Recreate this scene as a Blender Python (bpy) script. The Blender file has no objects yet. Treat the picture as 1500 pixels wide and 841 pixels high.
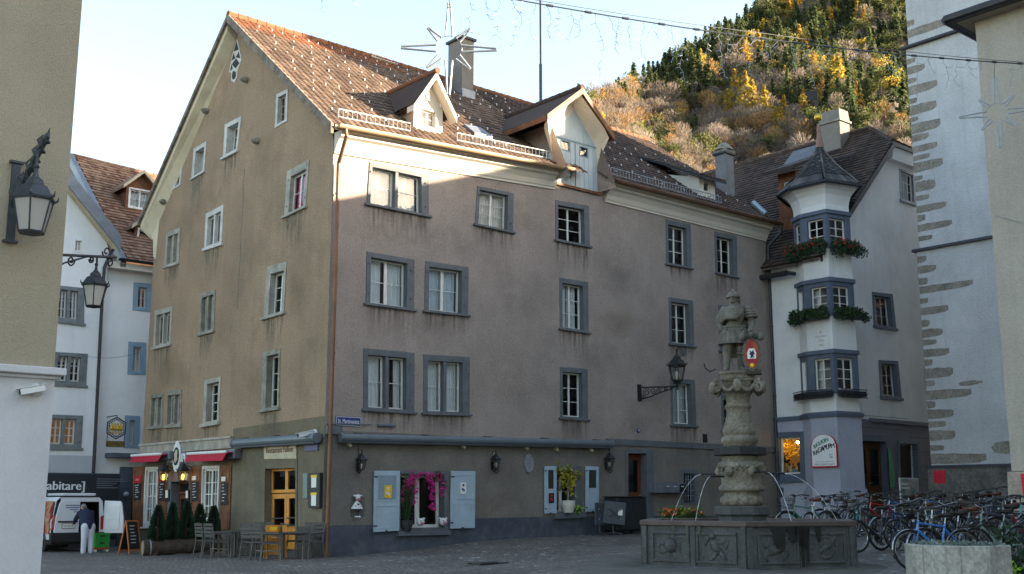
# Old town square: a gabled townhouse, a carved fountain, bicycles, a church and a wooded hill.  Everything is built in metres.
NAVE_RISE=4.7; NAVE_HIP=2.0
SUN_AZ=93.0; SUN_EL=15.5; SUN_STR=5.0; SKY_STR=.12; SKY_AIR=1.0; SKY_DUST=1.6; SKY_OZ=.9; EXPO=2.52
HAZE=0
import bpy, bmesh, math, random
import numpy as np
from mathutils import Vector, Matrix
from mathutils.geometry import delaunay_2d_cdt
random.seed(7); RNG=np.random.default_rng(7)
scene=bpy.context.scene; COL=scene.collection
V=Vector
# ------------------------------------------------------------------ camera model
F=1647.0; PITCH=math.atan((733-420.5)/F); CZ=1.65
def ray(u,v):
    xc=(u-750)/F; yc=-(v-420.5)/F
    return V((xc, math.cos(PITCH)-yc*math.sin(PITCH), math.sin(PITCH)+yc*math.cos(PITCH)))
CAM=V((0,0,CZ))
def atz(u,v,z): r=ray(u,v); return CAM+r*((z-CZ)/r.z)
def aty(u,v,Y): r=ray(u,v); return CAM+r*(Y/r.y)
_r=ray(2703,733); D1=V((_r.x,_r.y,0)).normalized(); D2=V((-D1.y,D1.x,0)); UP=V((0,0,1))
C0=atz(470,817,0.0)
HM=Matrix(((D1.x,D2.x,0,C0.x),(D1.y,D2.y,0,C0.y),(0,0,1,0),(0,0,0,1)))   # street frame: x along the front, y into the block
HI=HM.inverted()
def L(x,y,z): return HM@V((x,y,z))
def loc(p): return HI@p
class Plane:
    """a wall plane: o origin, a horizontal direction, n outward normal (world)"""
    def __init__(s,o,a,n): s.o=V(o); s.a=V(a).normalized(); s.n=V(n).normalized(); s.holes=[]
    def W(s,a,z,d=0.0): p=s.o+s.a*a+s.n*d; return V((p.x,p.y,z))
    def px(s,u,v,d=0.0):
        r=ray(u,v); o=s.o+s.n*d; t=(o-CAM).dot(s.n)/r.dot(s.n); p=CAM+r*t
        return ((p-s.o).dot(s.a), p.z)
    def frame(s,a,z,d=0.0):
        p=s.W(a,z,d); return Matrix(((s.a.x,0,s.n.x,p.x),(s.a.y,0,s.n.y,p.y),(0,1,0,p.z),(0,0,0,1)))
def PX(x,n=-1): return Plane(L(x,0,0),D2,D1*n)       # plane at street-x, running along D2
def PY(y,n=-1): return Plane(L(0,y,0),D1,D2*n)       # plane at street-y, running along D1
# ------------------------------------------------------------------ ground height
GP=[(-5.6,33.8,0),(.7,39.2,.42),(4.7,42.7,.5),(11.1,48.2,.6),(-10,38.9,-.12),(-14.6,38.2,-.12),(-14.3,44,-.15),(-17,46,-.2),(-9,34,-.05),(-6,14,.15),(5,23.5,.22),
    (9,26.5,.58),(13,25,.7),(9,20.5,.45),(13,31,.9),(9.5,32,.8),(8,13,.4),(5,14,.38),(0,0,0),(20,35,1.0),(0,30,.12),(-3,26,.02),(2,34,.28),(7,30,.6),(5,38,.45),(-30,20,0),(30,10,.4),(0,-20,0),(0,70,.5),(-30,50,-.2)]
def gz(x,y):
    sw=0;s=0
    for a,b,z in GP:
        w=1/((x-a)**2+(y-b)**2+4.0)**1.5; sw+=w; s+=w*z
    return s/sw
def ground(p): return V((p.x,p.y,gz(p.x,p.y)))
def gpx(u,v):                                   # pixel -> point on the ground
    z=0.2
    for _ in range(6):
        p=atz(u,v,z); z=gz(p.x,p.y)
    return V((p.x,p.y,z))
def gY(u,Y): p=aty(u,760,Y); return ground(p)
# ------------------------------------------------------------------ materials
MATS={}
def _n(nt,t,**k):
    n=nt.nodes.new(t)
    for a,b in k.items(): setattr(n,a,b)
    return n
def mat(name,col,rough=.8,var=.12,scale=2.0,bump=0.0,bscale=40,metal=0.0,spec=.4,streak=0.0,col2=None,ramp=(.35,.65),detail=6,fine=0.0,finescale=60,emit=None,estr=0,coat=0,stain=None,stain_amt=.35,stain_scale=.35):
    if name in MATS: return MATS[name]
    m=bpy.data.materials.new(name); m.use_nodes=True; nt=m.node_tree; lk=nt.links.new
    b=nt.nodes['Principled BSDF']
    b.inputs['Roughness'].default_value=rough; b.inputs['Metallic'].default_value=metal
    b.inputs['Specular IOR Level'].default_value=spec
    if coat: b.inputs['Coat Weight'].default_value=coat; b.inputs['Coat Roughness'].default_value=.1
    tc=_n(nt,'ShaderNodeTexCoord')
    c=tuple(col); c1=tuple(x*(1-var) for x in c)+(1,); c2=(tuple(col2) if col2 else tuple(min(1,x*(1+var)) for x in c))+(1,)
    no=_n(nt,'ShaderNodeTexNoise'); no.inputs['Scale'].default_value=scale; no.inputs['Detail'].default_value=detail; no.inputs['Roughness'].default_value=.62
    lk(tc.outputs['Object'],no.inputs['Vector'])
    rp=_n(nt,'ShaderNodeValToRGB'); rp.color_ramp.elements[0].position=ramp[0]; rp.color_ramp.elements[1].position=ramp[1]
    rp.color_ramp.elements[0].color=c1; rp.color_ramp.elements[1].color=c2
    lk(no.outputs['Fac'],rp.inputs['Fac']); out=rp.outputs['Color']
    def mixin(out,fac,colr,mode='MIX',amt=1.0):
        mx=_n(nt,'ShaderNodeMix',data_type='RGBA',blend_type=mode)
        mu=_n(nt,'ShaderNodeMath',operation='MULTIPLY'); mu.inputs[1].default_value=amt; lk(fac,mu.inputs[0]); lk(mu.outputs[0],mx.inputs['Factor'])
        lk(out,mx.inputs['A']); mx.inputs['B'].default_value=colr; return mx.outputs['Result']
    if streak:
        mp=_n(nt,'ShaderNodeMapping'); mp.inputs['Scale'].default_value=(3.5,3.5,.22); lk(tc.outputs['Object'],mp.inputs['Vector'])
        n2=_n(nt,'ShaderNodeTexNoise'); n2.inputs['Scale'].default_value=1.0; n2.inputs['Detail'].default_value=5; lk(mp.outputs[0],n2.inputs['Vector'])
        r2=_n(nt,'ShaderNodeValToRGB'); r2.color_ramp.elements[0].position=.5; r2.color_ramp.elements[1].position=.75; lk(n2.outputs['Fac'],r2.inputs['Fac'])
        out=mixin(out,r2.outputs['Color'],tuple(x*.45 for x in c)+(1,),amt=streak)
    if stain:
        n4=_n(nt,'ShaderNodeTexNoise'); n4.inputs['Scale'].default_value=stain_scale; n4.inputs['Detail'].default_value=8; n4.inputs['Roughness'].default_value=.7; lk(tc.outputs['Object'],n4.inputs['Vector'])
        r4=_n(nt,'ShaderNodeValToRGB'); r4.color_ramp.elements[0].position=.48; r4.color_ramp.elements[1].position=.68; lk(n4.outputs['Fac'],r4.inputs['Fac'])
        out=mixin(out,r4.outputs['Color'],tuple(stain)+(1,),amt=stain_amt)
    if fine:
        n3=_n(nt,'ShaderNodeTexNoise'); n3.inputs['Scale'].default_value=finescale; n3.inputs['Detail'].default_value=3; lk(tc.outputs['Object'],n3.inputs['Vector'])
        r3=_n(nt,'ShaderNodeValToRGB'); r3.color_ramp.elements[0].position=.3; r3.color_ramp.elements[1].position=.7; lk(n3.outputs['Fac'],r3.inputs['Fac'])
        mx=_n(nt,'ShaderNodeMix',data_type='RGBA',blend_type='OVERLAY'); mx.inputs['Factor'].default_value=fine; lk(out,mx.inputs['A']); lk(r3.outputs['Color'],mx.inputs['B']); out=mx.outputs['Result']
    lk(out,b.inputs['Base Color'])
    if bump:
        nb=_n(nt,'ShaderNodeTexNoise'); nb.inputs['Scale'].default_value=bscale; nb.inputs['Detail'].default_value=4; lk(tc.outputs['Object'],nb.inputs['Vector'])
        bp=_n(nt,'ShaderNodeBump'); bp.inputs['Strength'].default_value=bump; bp.inputs['Distance'].default_value=.03; lk(nb.outputs['Fac'],bp.inputs['Height']); lk(bp.outputs[0],b.inputs['Normal'])
    if emit:
        b.inputs['Emission Color'].default_value=tuple(emit)+(1,); b.inputs['Emission Strength'].default_value=estr
    MATS[name]=m; return m
def glass_mat(name,tint=(1,1,1),refl=1.0):
    m=bpy.data.materials.new(name); m.use_nodes=True; nt=m.node_tree; lk=nt.links.new; nt.nodes.remove(nt.nodes['Principled BSDF'])
    o=nt.nodes['Material Output']; t=_n(nt,'ShaderNodeBsdfTransparent'); t.inputs[0].default_value=tint+(1,)
    g=_n(nt,'ShaderNodeBsdfGlossy'); g.inputs['Roughness'].default_value=.015
    no=_n(nt,'ShaderNodeTexNoise'); no.inputs['Scale'].default_value=1.7; tc=_n(nt,'ShaderNodeTexCoord'); lk(tc.outputs['Object'],no.inputs['Vector'])
    bp=_n(nt,'ShaderNodeBump'); bp.inputs['Strength'].default_value=.06; bp.inputs['Distance'].default_value=.1; lk(no.outputs['Fac'],bp.inputs['Height']); lk(bp.outputs[0],g.inputs['Normal'])
    f=_n(nt,'ShaderNodeFresnel'); f.inputs['IOR'].default_value=1.5
    mu=_n(nt,'ShaderNodeMath',operation='MULTIPLY_ADD'); mu.inputs[1].default_value=1.5*refl; mu.inputs[2].default_value=.03; mu.use_clamp=True; lk(f.outputs[0],mu.inputs[0])
    x=_n(nt,'ShaderNodeMixShader'); lk(mu.outputs[0],x.inputs[0]); lk(t.outputs[0],x.inputs[1]); lk(g.outputs[0],x.inputs[2]); lk(x.outputs[0],o.inputs['Surface'])
    MATS[name]=m; return m
def tile_mat(name,cols,rough=.85,bump=.4,moss=None):
    m=bpy.data.materials.new(name); m.use_nodes=True; nt=m.node_tree; lk=nt.links.new; b=nt.nodes['Principled BSDF']; b.inputs['Roughness'].default_value=rough; b.inputs['Specular IOR Level'].default_value=.25
    at=_n(nt,'ShaderNodeAttribute',attribute_name='rnd'); tc=_n(nt,'ShaderNodeTexCoord')
    no=_n(nt,'ShaderNodeTexNoise'); no.inputs['Scale'].default_value=.6; no.inputs['Detail'].default_value=5; lk(tc.outputs['Object'],no.inputs['Vector'])
    ad=_n(nt,'ShaderNodeMath',operation='MULTIPLY_ADD'); ad.inputs[1].default_value=.55; lk(at.outputs['Fac'],ad.inputs[0])
    sb=_n(nt,'ShaderNodeMath',operation='MULTIPLY_ADD'); sb.inputs[1].default_value=.9; sb.inputs[2].default_value=-.22; lk(no.outputs['Fac'],sb.inputs[0]); lk(sb.outputs[0],ad.inputs[2])
    rp=_n(nt,'ShaderNodeValToRGB'); el=rp.color_ramp.elements
    while len(el)<len(cols): el.new(.5)
    for i,c in enumerate(cols): el[i].position=i/(len(cols)-1); el[i].color=tuple(c)+(1,)
    lk(ad.outputs[0],rp.inputs['Fac']); n2=_n(nt,'ShaderNodeTexNoise'); n2.inputs['Scale'].default_value=14; n2.inputs['Detail'].default_value=4; lk(tc.outputs['Object'],n2.inputs['Vector'])
    mx=_n(nt,'ShaderNodeMix',data_type='RGBA',blend_type='OVERLAY'); mx.inputs['Factor'].default_value=.45; lk(rp.outputs['Color'],mx.inputs['A']); lk(n2.outputs['Fac'],mx.inputs['B']); lk(mx.outputs['Result'],b.inputs['Base Color'])
    bp=_n(nt,'ShaderNodeBump'); bp.inputs['Strength'].default_value=bump; bp.inputs['Distance'].default_value=.02; lk(n2.outputs['Fac'],bp.inputs['Height']); lk(bp.outputs[0],b.inputs['Normal'])
    MATS[name]=m; return m
# ------------------------------------------------------------------ mesh builder
class MB:
    def __init__(s,M=None): s.v=[]; s.f=[]; s.mi=[]; s.m=0; s.M=M; s.rnd=None
    def add(s,vs,fs,M=None):
        b=len(s.v)
        for p in vs:
            p=V(p)
            if M is not None: p=M@p
            if s.M is not None: p=s.M@p
            s.v.append(p)
        for f in fs: s.f.append([i+b for i in f]); s.mi.append(s.m)
        return s
    def box(s,x0,x1,y0,y1,z0,z1,M=None):
        return s.add([(x0,y0,z0),(x1,y0,z0),(x1,y1,z0),(x0,y1,z0),(x0,y0,z1),(x1,y0,z1),(x1,y1,z1),(x0,y1,z1)],
            [(3,2,1,0),(4,5,6,7),(0,1,5,4),(1,2,6,5),(2,3,7,6),(3,0,4,7)],M)
    def hexa(s,b,t):    # bottom quad, top quad (same winding)
        return s.add(list(b)+list(t),[(3,2,1,0),(4,5,6,7),(0,1,5,4),(1,2,6,5),(2,3,7,6),(3,0,4,7)])
    def quad(s,a,b,c,d): return s.add([a,b,c,d],[(0,1,2,3)])
    def prism(s,pts,h,M=None,z0=0.0):   # polygon in xy extruded along z
        n=len(pts); vs=[(x,y,z0) for x,y in pts]+[(x,y,z0+h) for x,y in pts]
        fs=[tuple(range(n-1,-1,-1)),tuple(range(n,2*n))]+[(i,(i+1)%n,n+(i+1)%n,n+i) for i in range(n)]
        return s.add(vs,fs,M)
    def tube(s,pts,r,n=6,M=None,cap=True,closed=False):
        pts=[V(p) for p in pts]; k=len(pts); rs=r if isinstance(r,(list,tuple)) else [r]*k
        vs=[];fs=[]; prev=None
        for i,p in enumerate(pts):
            if closed: t=(pts[(i+1)%k]-pts[i-1])
            else: t=(pts[min(i+1,k-1)]-pts[max(i-1,0)])
            if t.length<1e-9: t=V((0,0,1))
            t.normalize()
            if prev is None: a=t.orthogonal().normalized()
            else:
                a=prev-t*prev.dot(t)
                a=a.normalized() if a.length>1e-6 else t.orthogonal().normalized()
            prev=a; b=t.cross(a)
            for j in range(n):
                w=2*math.pi*j/n; vs.append(p+(a*math.cos(w)+b*math.sin(w))*rs[i])
        for i in range(k if closed else k-1):
            i2=(i+1)%k
            for j in range(n): fs.append((i*n+j,i*n+(j+1)%n,i2*n+(j+1)%n,i2*n+j))
        if cap and not closed: fs.append(tuple(range(n-1,-1,-1))); fs.append(tuple((k-1)*n+j for j in range(n)))
        return s.add(vs,fs,M)
    def lathe(s,prof,n=24,M=None,ph=0.0,cap=True):
        k=len(prof); vs=[(r*math.cos(2*math.pi*j/n+ph),r*math.sin(2*math.pi*j/n+ph),z) for r,z in prof for j in range(n)]
        fs=[(i*n+j,i*n+(j+1)%n,(i+1)*n+(j+1)%n,(i+1)*n+j) for i in range(k-1) for j in range(n)]
        if cap: fs.append(tuple(range(n-1,-1,-1))); fs.append(tuple((k-1)*n+j for j in range(n)))
        return s.add(vs,fs,M)
    def ball(s,c,r,n=10,m=6,M=None,sc=(1,1,1)):
        vs=[];fs=[]
        for i in range(m+1):
            th=math.pi*i/m
            for j in range(n):
                w=2*math.pi*j/n; vs.append((c[0]+r*sc[0]*math.sin(th)*math.cos(w),c[1]+r*sc[1]*math.sin(th)*math.sin(w),c[2]+r*sc[2]*math.cos(th)))
        for i in range(m):
            for j in range(n): fs.append((i*n+j,(i+1)*n+j,(i+1)*n+(j+1)%n,i*n+(j+1)%n))
        return s.add(vs,fs,M)
    def leaf(s,p,d,up,l,w):
        d=V(d).normalized(); sd=d.cross(V(up))
        if sd.length<1e-4: sd=d.orthogonal()
        sd.normalize(); p=V(p)
        return s.add([p,p+d*l*.5+sd*w*.5,p+d*l,p+d*l*.5-sd*w*.5],[(0,1,2,3)])
    def text(s,string,M,size,align='CENTER',h=0.0,squash=1.0,shear=0.0):
        vs,fs=text_mesh(string,align,shear); return s.add([(x*size*squash,y*size,h) for x,y in vs],fs,M)
    def build(s,name,mats,parent=None,smooth=False,bevel=0.0,label=None,kind=None,subsurf=0,auto=None):
        me=bpy.data.meshes.new(name); me.from_pydata(s.v,[],s.f)
        mats=mats if isinstance(mats,(list,tuple)) else [mats]
        for m in mats: me.materials.append(m)
        if len(mats)>1: me.polygons.foreach_set('material_index',s.mi)
        if smooth: me.polygons.foreach_set('use_smooth',[True]*len(me.polygons))
        if auto is not None:
            bm=bmesh.new(); bm.from_mesh(me); bmesh.ops.remove_doubles(bm,verts=bm.verts,dist=1e-5)
            for e in bm.edges:
                if len(e.link_faces)==2 and e.calc_face_angle(0)>math.radians(auto): e.smooth=False
            for f in bm.faces: f.smooth=True
            bm.to_mesh(me); bm.free()
        if s.rnd is not None:
            a=me.attributes.new('rnd','FLOAT','FACE'); a.data.foreach_set('value',s.rnd)
        me.update()
        o=bpy.data.objects.new(name,me); COL.objects.link(o)
        if parent is not None: attach(o,parent)
        if bevel:
            bv=o.modifiers.new('bevel','BEVEL'); bv.width=bevel; bv.segments=2; bv.limit_method='ANGLE'
        if label: o['label']=label
        if kind: o['kind']=kind
        return o
_tc={}
def text_mesh(string,align='CENTER',shear=0.0):
    k=(string,align,shear)
    if k in _tc: return _tc[k]
    cu=bpy.data.curves.new('t','FONT'); cu.body=string; cu.align_x=align; cu.align_y='CENTER'; cu.size=1.0; cu.shear=shear; cu.resolution_u=3
    ob=bpy.data.objects.new('t',cu); COL.objects.link(ob); bpy.context.view_layer.update()
    dg=bpy.context.evaluated_depsgraph_get(); me=bpy.data.meshes.new_from_object(ob.evaluated_get(dg))
    vs=[(v.co.x,v.co.y) for v in me.vertices]; fs=[tuple(p.vertices) for p in me.polygons]
    bpy.data.objects.remove(ob); bpy.data.curves.remove(cu); bpy.data.meshes.remove(me)
    _tc[k]=(vs,fs); return vs,fs
BASE={}
def attach(o,parent):
    o.parent=parent
    if parent.name in BASE: o.matrix_parent_inverse=Matrix.Translation(-BASE[parent.name])
def tag(o,label,cat,group=None,kind=None):
    o['label']=label; o['category']=cat
    if group: o['group']=group
    if kind: o['kind']=kind
    return o
def thing(name,label,cat,base=(0,0,0),group=None):
    o=bpy.data.objects.new(name,None); COL.objects.link(o); o.location=base; o.empty_display_size=.2
    if V(base).length>0: BASE[o.name]=V(base)
    tag(o,label,cat,group); return o
def struct(o): o['kind']='structure'; return o
def copy_tree(root,locn,rotz=0.0,label=None,scale=1.0,group=None,tilt=0.0,mats=None):
    kids={}
    for o in COL.objects:
        if o.parent: kids.setdefault(o.parent,[]).append(o)
    def rec(o,p):
        c=o.copy(); COL.objects.link(c)
        if p is not None: c.parent=p
        if mats and c.type=='MESH':
            for i,sl in enumerate(c.material_slots):
                m0=sl.material
                if m0 and m0.name in mats: sl.link='OBJECT'; sl.material=mats[m0.name]
        for ch in kids.get(o,[]): rec(ch,c)
        return c
    r=rec(root,None); r.location=locn; r.rotation_euler=(tilt,0,rotz); r.scale=(scale,)*3
    if label: r['label']=label
    if group: r['group']=group
    return r
# ------------------------------------------------------------------ wall pieces
def inpoly(p,poly):
    x,y=p; c=False; n=len(poly)
    for i in range(n):
        x1,y1=poly[i]; x2,y2=poly[i-1]
        if (y1>y)!=(y2>y) and x<(x2-x1)*(y-y1)/(y2-y1)+x1: c=not c
    return c
def sheet(PL,outline,holes,d=0.0,mb=None,thick=0.0):
    mb=mb or MB(); pts=[];ed=[]
    for poly in [outline]+holes:
        b=len(pts); n=len(poly); pts+=[V((p[0],p[1])) for p in poly]; ed+=[(b+i,b+(i+1)%n) for i in range(n)]
    vs,es,fs,_,_,_=delaunay_2d_cdt(pts,ed,[],0,1e-5)
    keep=[]
    for f in fs:
        c=((vs[f[0]].x+vs[f[1]].x+vs[f[2]].x)/3,(vs[f[0]].y+vs[f[1]].y+vs[f[2]].y)/3)
        if inpoly(c,outline) and not any(inpoly(c,h) for h in holes): keep.append(f)
    us=sorted({i for f in keep for i in f}); ix={k:j for j,k in enumerate(us)}
    mb.add([PL.W(vs[k].x,vs[k].y,d) for k in us],[[ix[i] for i in f] for f in keep])
    if thick:
        for poly in [outline]+holes:
            n=len(poly)
            for i in range(n):
                a=poly[i];b=poly[(i+1)%n]; mb.quad(PL.W(a[0],a[1],d),PL.W(b[0],b[1],d),PL.W(b[0],b[1],d-thick),PL.W(a[0],a[1],d-thick))
    return mb
class Quad:
    def __init__(s,PL,TL,TR,BR,BL):
        s.PL=PL; s.c=[V(BL),V(BR),V(TR),V(TL)]; s.w=((s.c[1]-s.c[0]).length+(s.c[2]-s.c[3]).length)/2; s.h=((s.c[3]-s.c[0]).length+(s.c[2]-s.c[1]).length)/2
    def az(s,a,b):
        p=(s.c[0]*(1-a)+s.c[1]*a)*(1-b)+(s.c[3]*(1-a)+s.c[2]*a)*b; return (p.x,p.y)
    def P(s,a,b,d): x,z=s.az(a,b); return s.PL.W(x,z,d)
    def bar(s,mb,a0,a1,b0,b1,df,db):
        mb.hexa([s.P(a0,b0,db),s.P(a1,b0,db),s.P(a1,b0,df),s.P(a0,b0,df)],[s.P(a0,b1,db),s.P(a1,b1,db),s.P(a1,b1,df),s.P(a0,b1,df)])
    def ring(s,mb,o,i,df,db):   # o,i=(a0,a1,b0,b1)
        s.bar(mb,o[0],i[0],o[2],o[3],df,db); s.bar(mb,i[1],o[1],o[2],o[3],df,db)
        s.bar(mb,i[0],i[1],o[2],i[2],df,db); s.bar(mb,i[0],i[1],i[3],o[3],df,db)
    def hole(s,i): return [s.az(i[0],i[2]),s.az(i[1],i[2]),s.az(i[1],i[3]),s.az(i[0],i[3])]
def qpx(PL,q,d=0.0): return Quad(PL,*[PL.px(u,v,d) for u,v in q])
def window(parent,Q,fw=(.14,.14,.14,.06),smat=None,sash=None,cols=2,rows=3,proud=.03,depth=.17,mullion=False,sill=(.08,.07,.07),curtain=None,name='window',label=None,sw=.055,bars=.022,half=None,glass=None,sillmat=None,hinges=False,back=None,post=.075,skew=0):
    """surround > sash, glass, sill, curtain.  All in quad coordinates."""
    smat=smat or MATS['stone_grey']; sash=sash or MATS['sash_white']; w,h=Q.w,Q.h
    i=(fw[0]/w,1-fw[1]/w,fw[3]/h,1-fw[2]/h); Q.PL.holes.append(Q.hole(i))
    mb=MB(); Q.ring(mb,(0,1,0,1),i,proud,-.012)
    for (a0,a1,b0,b1) in ((i[0]-.02/w,i[0],i[2],i[3]),(i[1],i[1]+.02/w,i[2],i[3]),(i[0],i[1],i[2]-.02/h,i[2]),(i[0],i[1],i[3],i[3]+.02/h)):
        Q.bar(mb,a0,a1,b0,b1,-.0125,-depth-.08)
    if mullion:
        mc=(i[0]+i[1])/2; Q.bar(mb,mc-.06/w,mc+.06/w,i[2],i[3],proud-.02,-depth-.02)
    if hinges:
        for a in (fw[0]*.5/w,1-fw[1]*.5/w):
            for b in (.2,.78): Q.bar(mb,a-.018/w,a+.018/w,b-.035/h,b+.02/h,proud+.035,proud)
    o=mb.build(name,smat,parent,bevel=.008,label=label)
    # sashes
    sb=MB(); gb=MB(); cells=[]
    if mullion: mc=(i[0]+i[1])/2; cells=[(i[0],mc-.06/w),(mc+.06/w,i[1])]
    else: cells=[(i[0],i[1])]
    for (a0,a1) in cells:
        s_=(a0+sw/w,a1-sw/w,i[2]+sw/h,i[3]-sw/h); Q.ring(sb,(a0,a1,i[2],i[3]),s_,-depth+.045,-depth-.02)
        n=cols if not mullion else max(1,cols//2)
        for k in range(1,n):
            a=s_[0]+(s_[1]-s_[0])*k/n; wd=post/2 if (k*2==n) else bars/2; Q.bar(sb,a-wd/w,a+wd/w,s_[2],s_[3],-depth+.04,-depth-.01)
        for k in range(1,rows):
            b=s_[2]+(s_[3]-s_[2])*k/rows; Q.bar(sb,s_[0],s_[1],b-bars/2/h,b+bars/2/h,-depth+.03,-depth-.005)
        gb.quad(Q.P(s_[0],s_[2],-depth+.012),Q.P(s_[1],s_[2],-depth+.012),Q.P(s_[1],s_[3],-depth+.012),Q.P(s_[0],s_[3],-depth+.012))
    so=sb.build('sash',sash,o,bevel=.005); gb.build('glass',glass or MATS['glass'],o)
    if sill:
        sl=MB(); Q.bar(sl,-sill[0]/w,1+sill[0]/w,-sill[1]/h,0.0,proud+sill[2],-.01); sl.build('sill',sillmat or smat,o,bevel=.01)
    if curtain:
        cb=MB(); cm=MATS[curtain[0]]; b0=curtain[1] if len(curtain)>1 else 0; gaps=curtain[2] if len(curtain)>2 else [(0,1)]
        b1=curtain[3] if len(curtain)>3 else 1
        for (g0,g1) in gaps:
            n=max(8,int((g1-g0)*w*22)); N=[]
            for k in range(n+1):
                t=g0+(g1-g0)*k/n; a=i[0]+(i[1]-i[0])*t; d=-depth-.13+.022*math.sin(k*1.9)+.012*math.sin(k*.7)
                N.append((Q.P(a,i[2]+(i[3]-i[2])*b0,d),Q.P(a,i[2]+(i[3]-i[2])*b1,d)))
            for k in range(n): cb.quad(N[k][0],N[k+1][0],N[k+1][1],N[k][1])
        cb.build('curtain',cm,o,smooth=True)
    bk=MB(); e=.25
    bk.quad(Q.P(i[0]-e,i[2]-e,-1.3),Q.P(i[1]+e,i[2]-e,-1.3),Q.P(i[1]+e,i[3]+e,-1.3),Q.P(i[0]-e,i[3]+e,-1.3))
    bk.build('room_wall',back or MATS['room_dark'],o)
    return o
def tiles(name,P00,P10,P11,P01,mats,parent,tw=.24,th=.34,h=.05,keep=None,seed=1,flat=False,lift=.045,label=None):
    """real overlapping roof tiles on a bilinear patch: eave-left, eave-right, ridge-right, ridge-left"""
    rn=random.Random(seed); P00,P10,P11,P01=map(V,(P00,P10,P11,P01))
    W=(P10-P00).length; H=((P01-P00).length+(P11-P10).length)/2; nc=max(1,round(W/tw)); nr=max(1,round(H/th))
    nrm=(P10-P00).cross(P01-P00).normalized()
    mb=MB(); rnd=[]
    prof=[(0,.0),(.25,.75),(.5,1.0),(.75,.75),(1,.0)] if not flat else [(0,.1),(.05,.2),(.5,.25),(.95,.2),(1,.1)]
    def P(a,b): return (P00*(1-a)+P10*a)*(1-b)+(P01*(1-a)+P11*a)*b
    for r in range(nr):
        off=.5 if (flat and r%2) else 0
        for c in range(nc):
            a0=(c+off)/nc; a1=(c+1+off)/nc
            if a1>1.0001: a1=1.0
            b0=r/nr; b1=min(1,(r+1.12)/nr)
            if a1-a0<.2/nc: continue
            if keep and not keep(P((a0+a1)/2,(b0+b1)/2)): continue
            j=rn.uniform(-.008,.008); rr=rn.random(); vs=[]
            for (x,z) in prof: vs.append(P(a0+(a1-a0)*x,b0)+nrm*(h*z+lift+j))
            for (x,z) in prof: vs.append(P(a0+(a1-a0)*x,b1)+nrm*(h*z+.004))
            for (x,z) in prof: vs.append(P(a0+(a1-a0)*x,b0)+nrm*(h*z+j-.005))
            fs=[(k,k+1,k+6,k+5) for k in range(4)]+[(10+k,11+k,k+1,k) for k in range(4)]
            mb.add(vs,fs); rnd+=[rr]*8
    # under-sheet
    u=len(mb.v); mb.add([P00-nrm*.03,P10-nrm*.03,P11-nrm*.03,P01-nrm*.03],[] if keep else [(0,1,2,3)]); rnd+=[] if keep else [.3]
    mb.rnd=rnd
    return mb.build(name,mats,parent,label=label)
def ridge_caps(mb,A,B,r=.14,step=.38):
    A,B=V(A),V(B); n=max(1,int((B-A).length/step))
    for k in range(n):
        a=A+(B-A)*k/n; b=A+(B-A)*(k+1.1)/n; mb.tube([a,b],[r,r*.86],8)
# ------------------------------------------------------------------ shared materials
glass_mat('glass',refl=.55); glass_mat('lamp_glass',(.85,.85,.83),.35)
def frosted():
    m=bpy.data.materials.new('frosted_glass'); m.use_nodes=True; nt=m.node_tree; b=nt.nodes['Principled BSDF']; b.inputs['Base Color'].default_value=(.72,.7,.66,1); b.inputs['Roughness'].default_value=.25; t=_n(nt,'ShaderNodeBsdfTranslucent'); t.inputs[0].default_value=(.8,.78,.73,1); x=_n(nt,'ShaderNodeMixShader'); x.inputs[0].default_value=.55; lk=nt.links.new; lk(b.outputs[0],x.inputs[1]); lk(t.outputs[0],x.inputs[2]); lk(x.outputs[0],nt.nodes['Material Output'].inputs['Surface']); MATS['frosted_glass']=m
frosted()
mat('room_dark',(.03,.028,.026),.9)
mat('room_warm',(.12,.06,.02),.9,.5,3,emit=(1,.45,.1),estr=.022)
mat('stone_grey',(.1,.11,.12),.75,.15,3,.12,30,fine=.15,stain=(.2,.2,.19),stain_amt=.25)
mat('stone_blue',(.085,.108,.15),.7,.12,3,.1,30,stain=(.16,.18,.2),stain_amt=.3)
mat('stone_light',(.33,.31,.26),.85,.22,2.5,.2,30,streak=.35,stain=(.13,.125,.1),stain_amt=.5,stain_scale=1.2)
mat('stone_pale',(.5,.49,.46),.85,.15,3,.15,30,stain=(.25,.24,.21),stain_amt=.4)
mat('stone_worn',(.24,.225,.18),.9,.28,4,.25,30,streak=.4,stain=(.09,.085,.07),stain_amt=.5,stain_scale=1.5)
mat('sash_white',(.62,.61,.57),.5,.07,5)
mat('sash_old',(.34,.31,.26),.7,.2,5,stain=(.2,.18,.15),stain_amt=.4,stain_scale=3)
mat('curtain_white',(.62,.68,.7),.9,.06,4); mat('curtain_blue',(.5,.6,.66),.9,.06,4); mat('curtain_pink',(.6,.05,.17),.9,.15,2); mat('curtain_lilac',(.5,.28,.38),.9,.1,2)
mat('blind',(.72,.7,.65),.8,.05,3); mat('curtain_dark',(.12,.1,.09),.9,.1,3)
mat('plaster_gable',(.3,.208,.135),.95,.17,.9,0.7,26,streak=.2,fine=.2,finescale=24,stain=(.13,.105,.065),stain_amt=.6,stain_scale=.45)
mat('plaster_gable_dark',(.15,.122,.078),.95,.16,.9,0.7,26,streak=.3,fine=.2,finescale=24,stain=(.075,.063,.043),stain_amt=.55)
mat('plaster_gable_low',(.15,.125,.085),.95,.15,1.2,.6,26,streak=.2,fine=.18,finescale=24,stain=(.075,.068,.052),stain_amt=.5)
mat('plaster_front',(.287,.236,.206),.95,.12,.7,0.6,24,streak=.12,fine=.15,finescale=20,stain=(.205,.17,.15),stain_amt=.6,stain_scale=.4)
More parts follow.
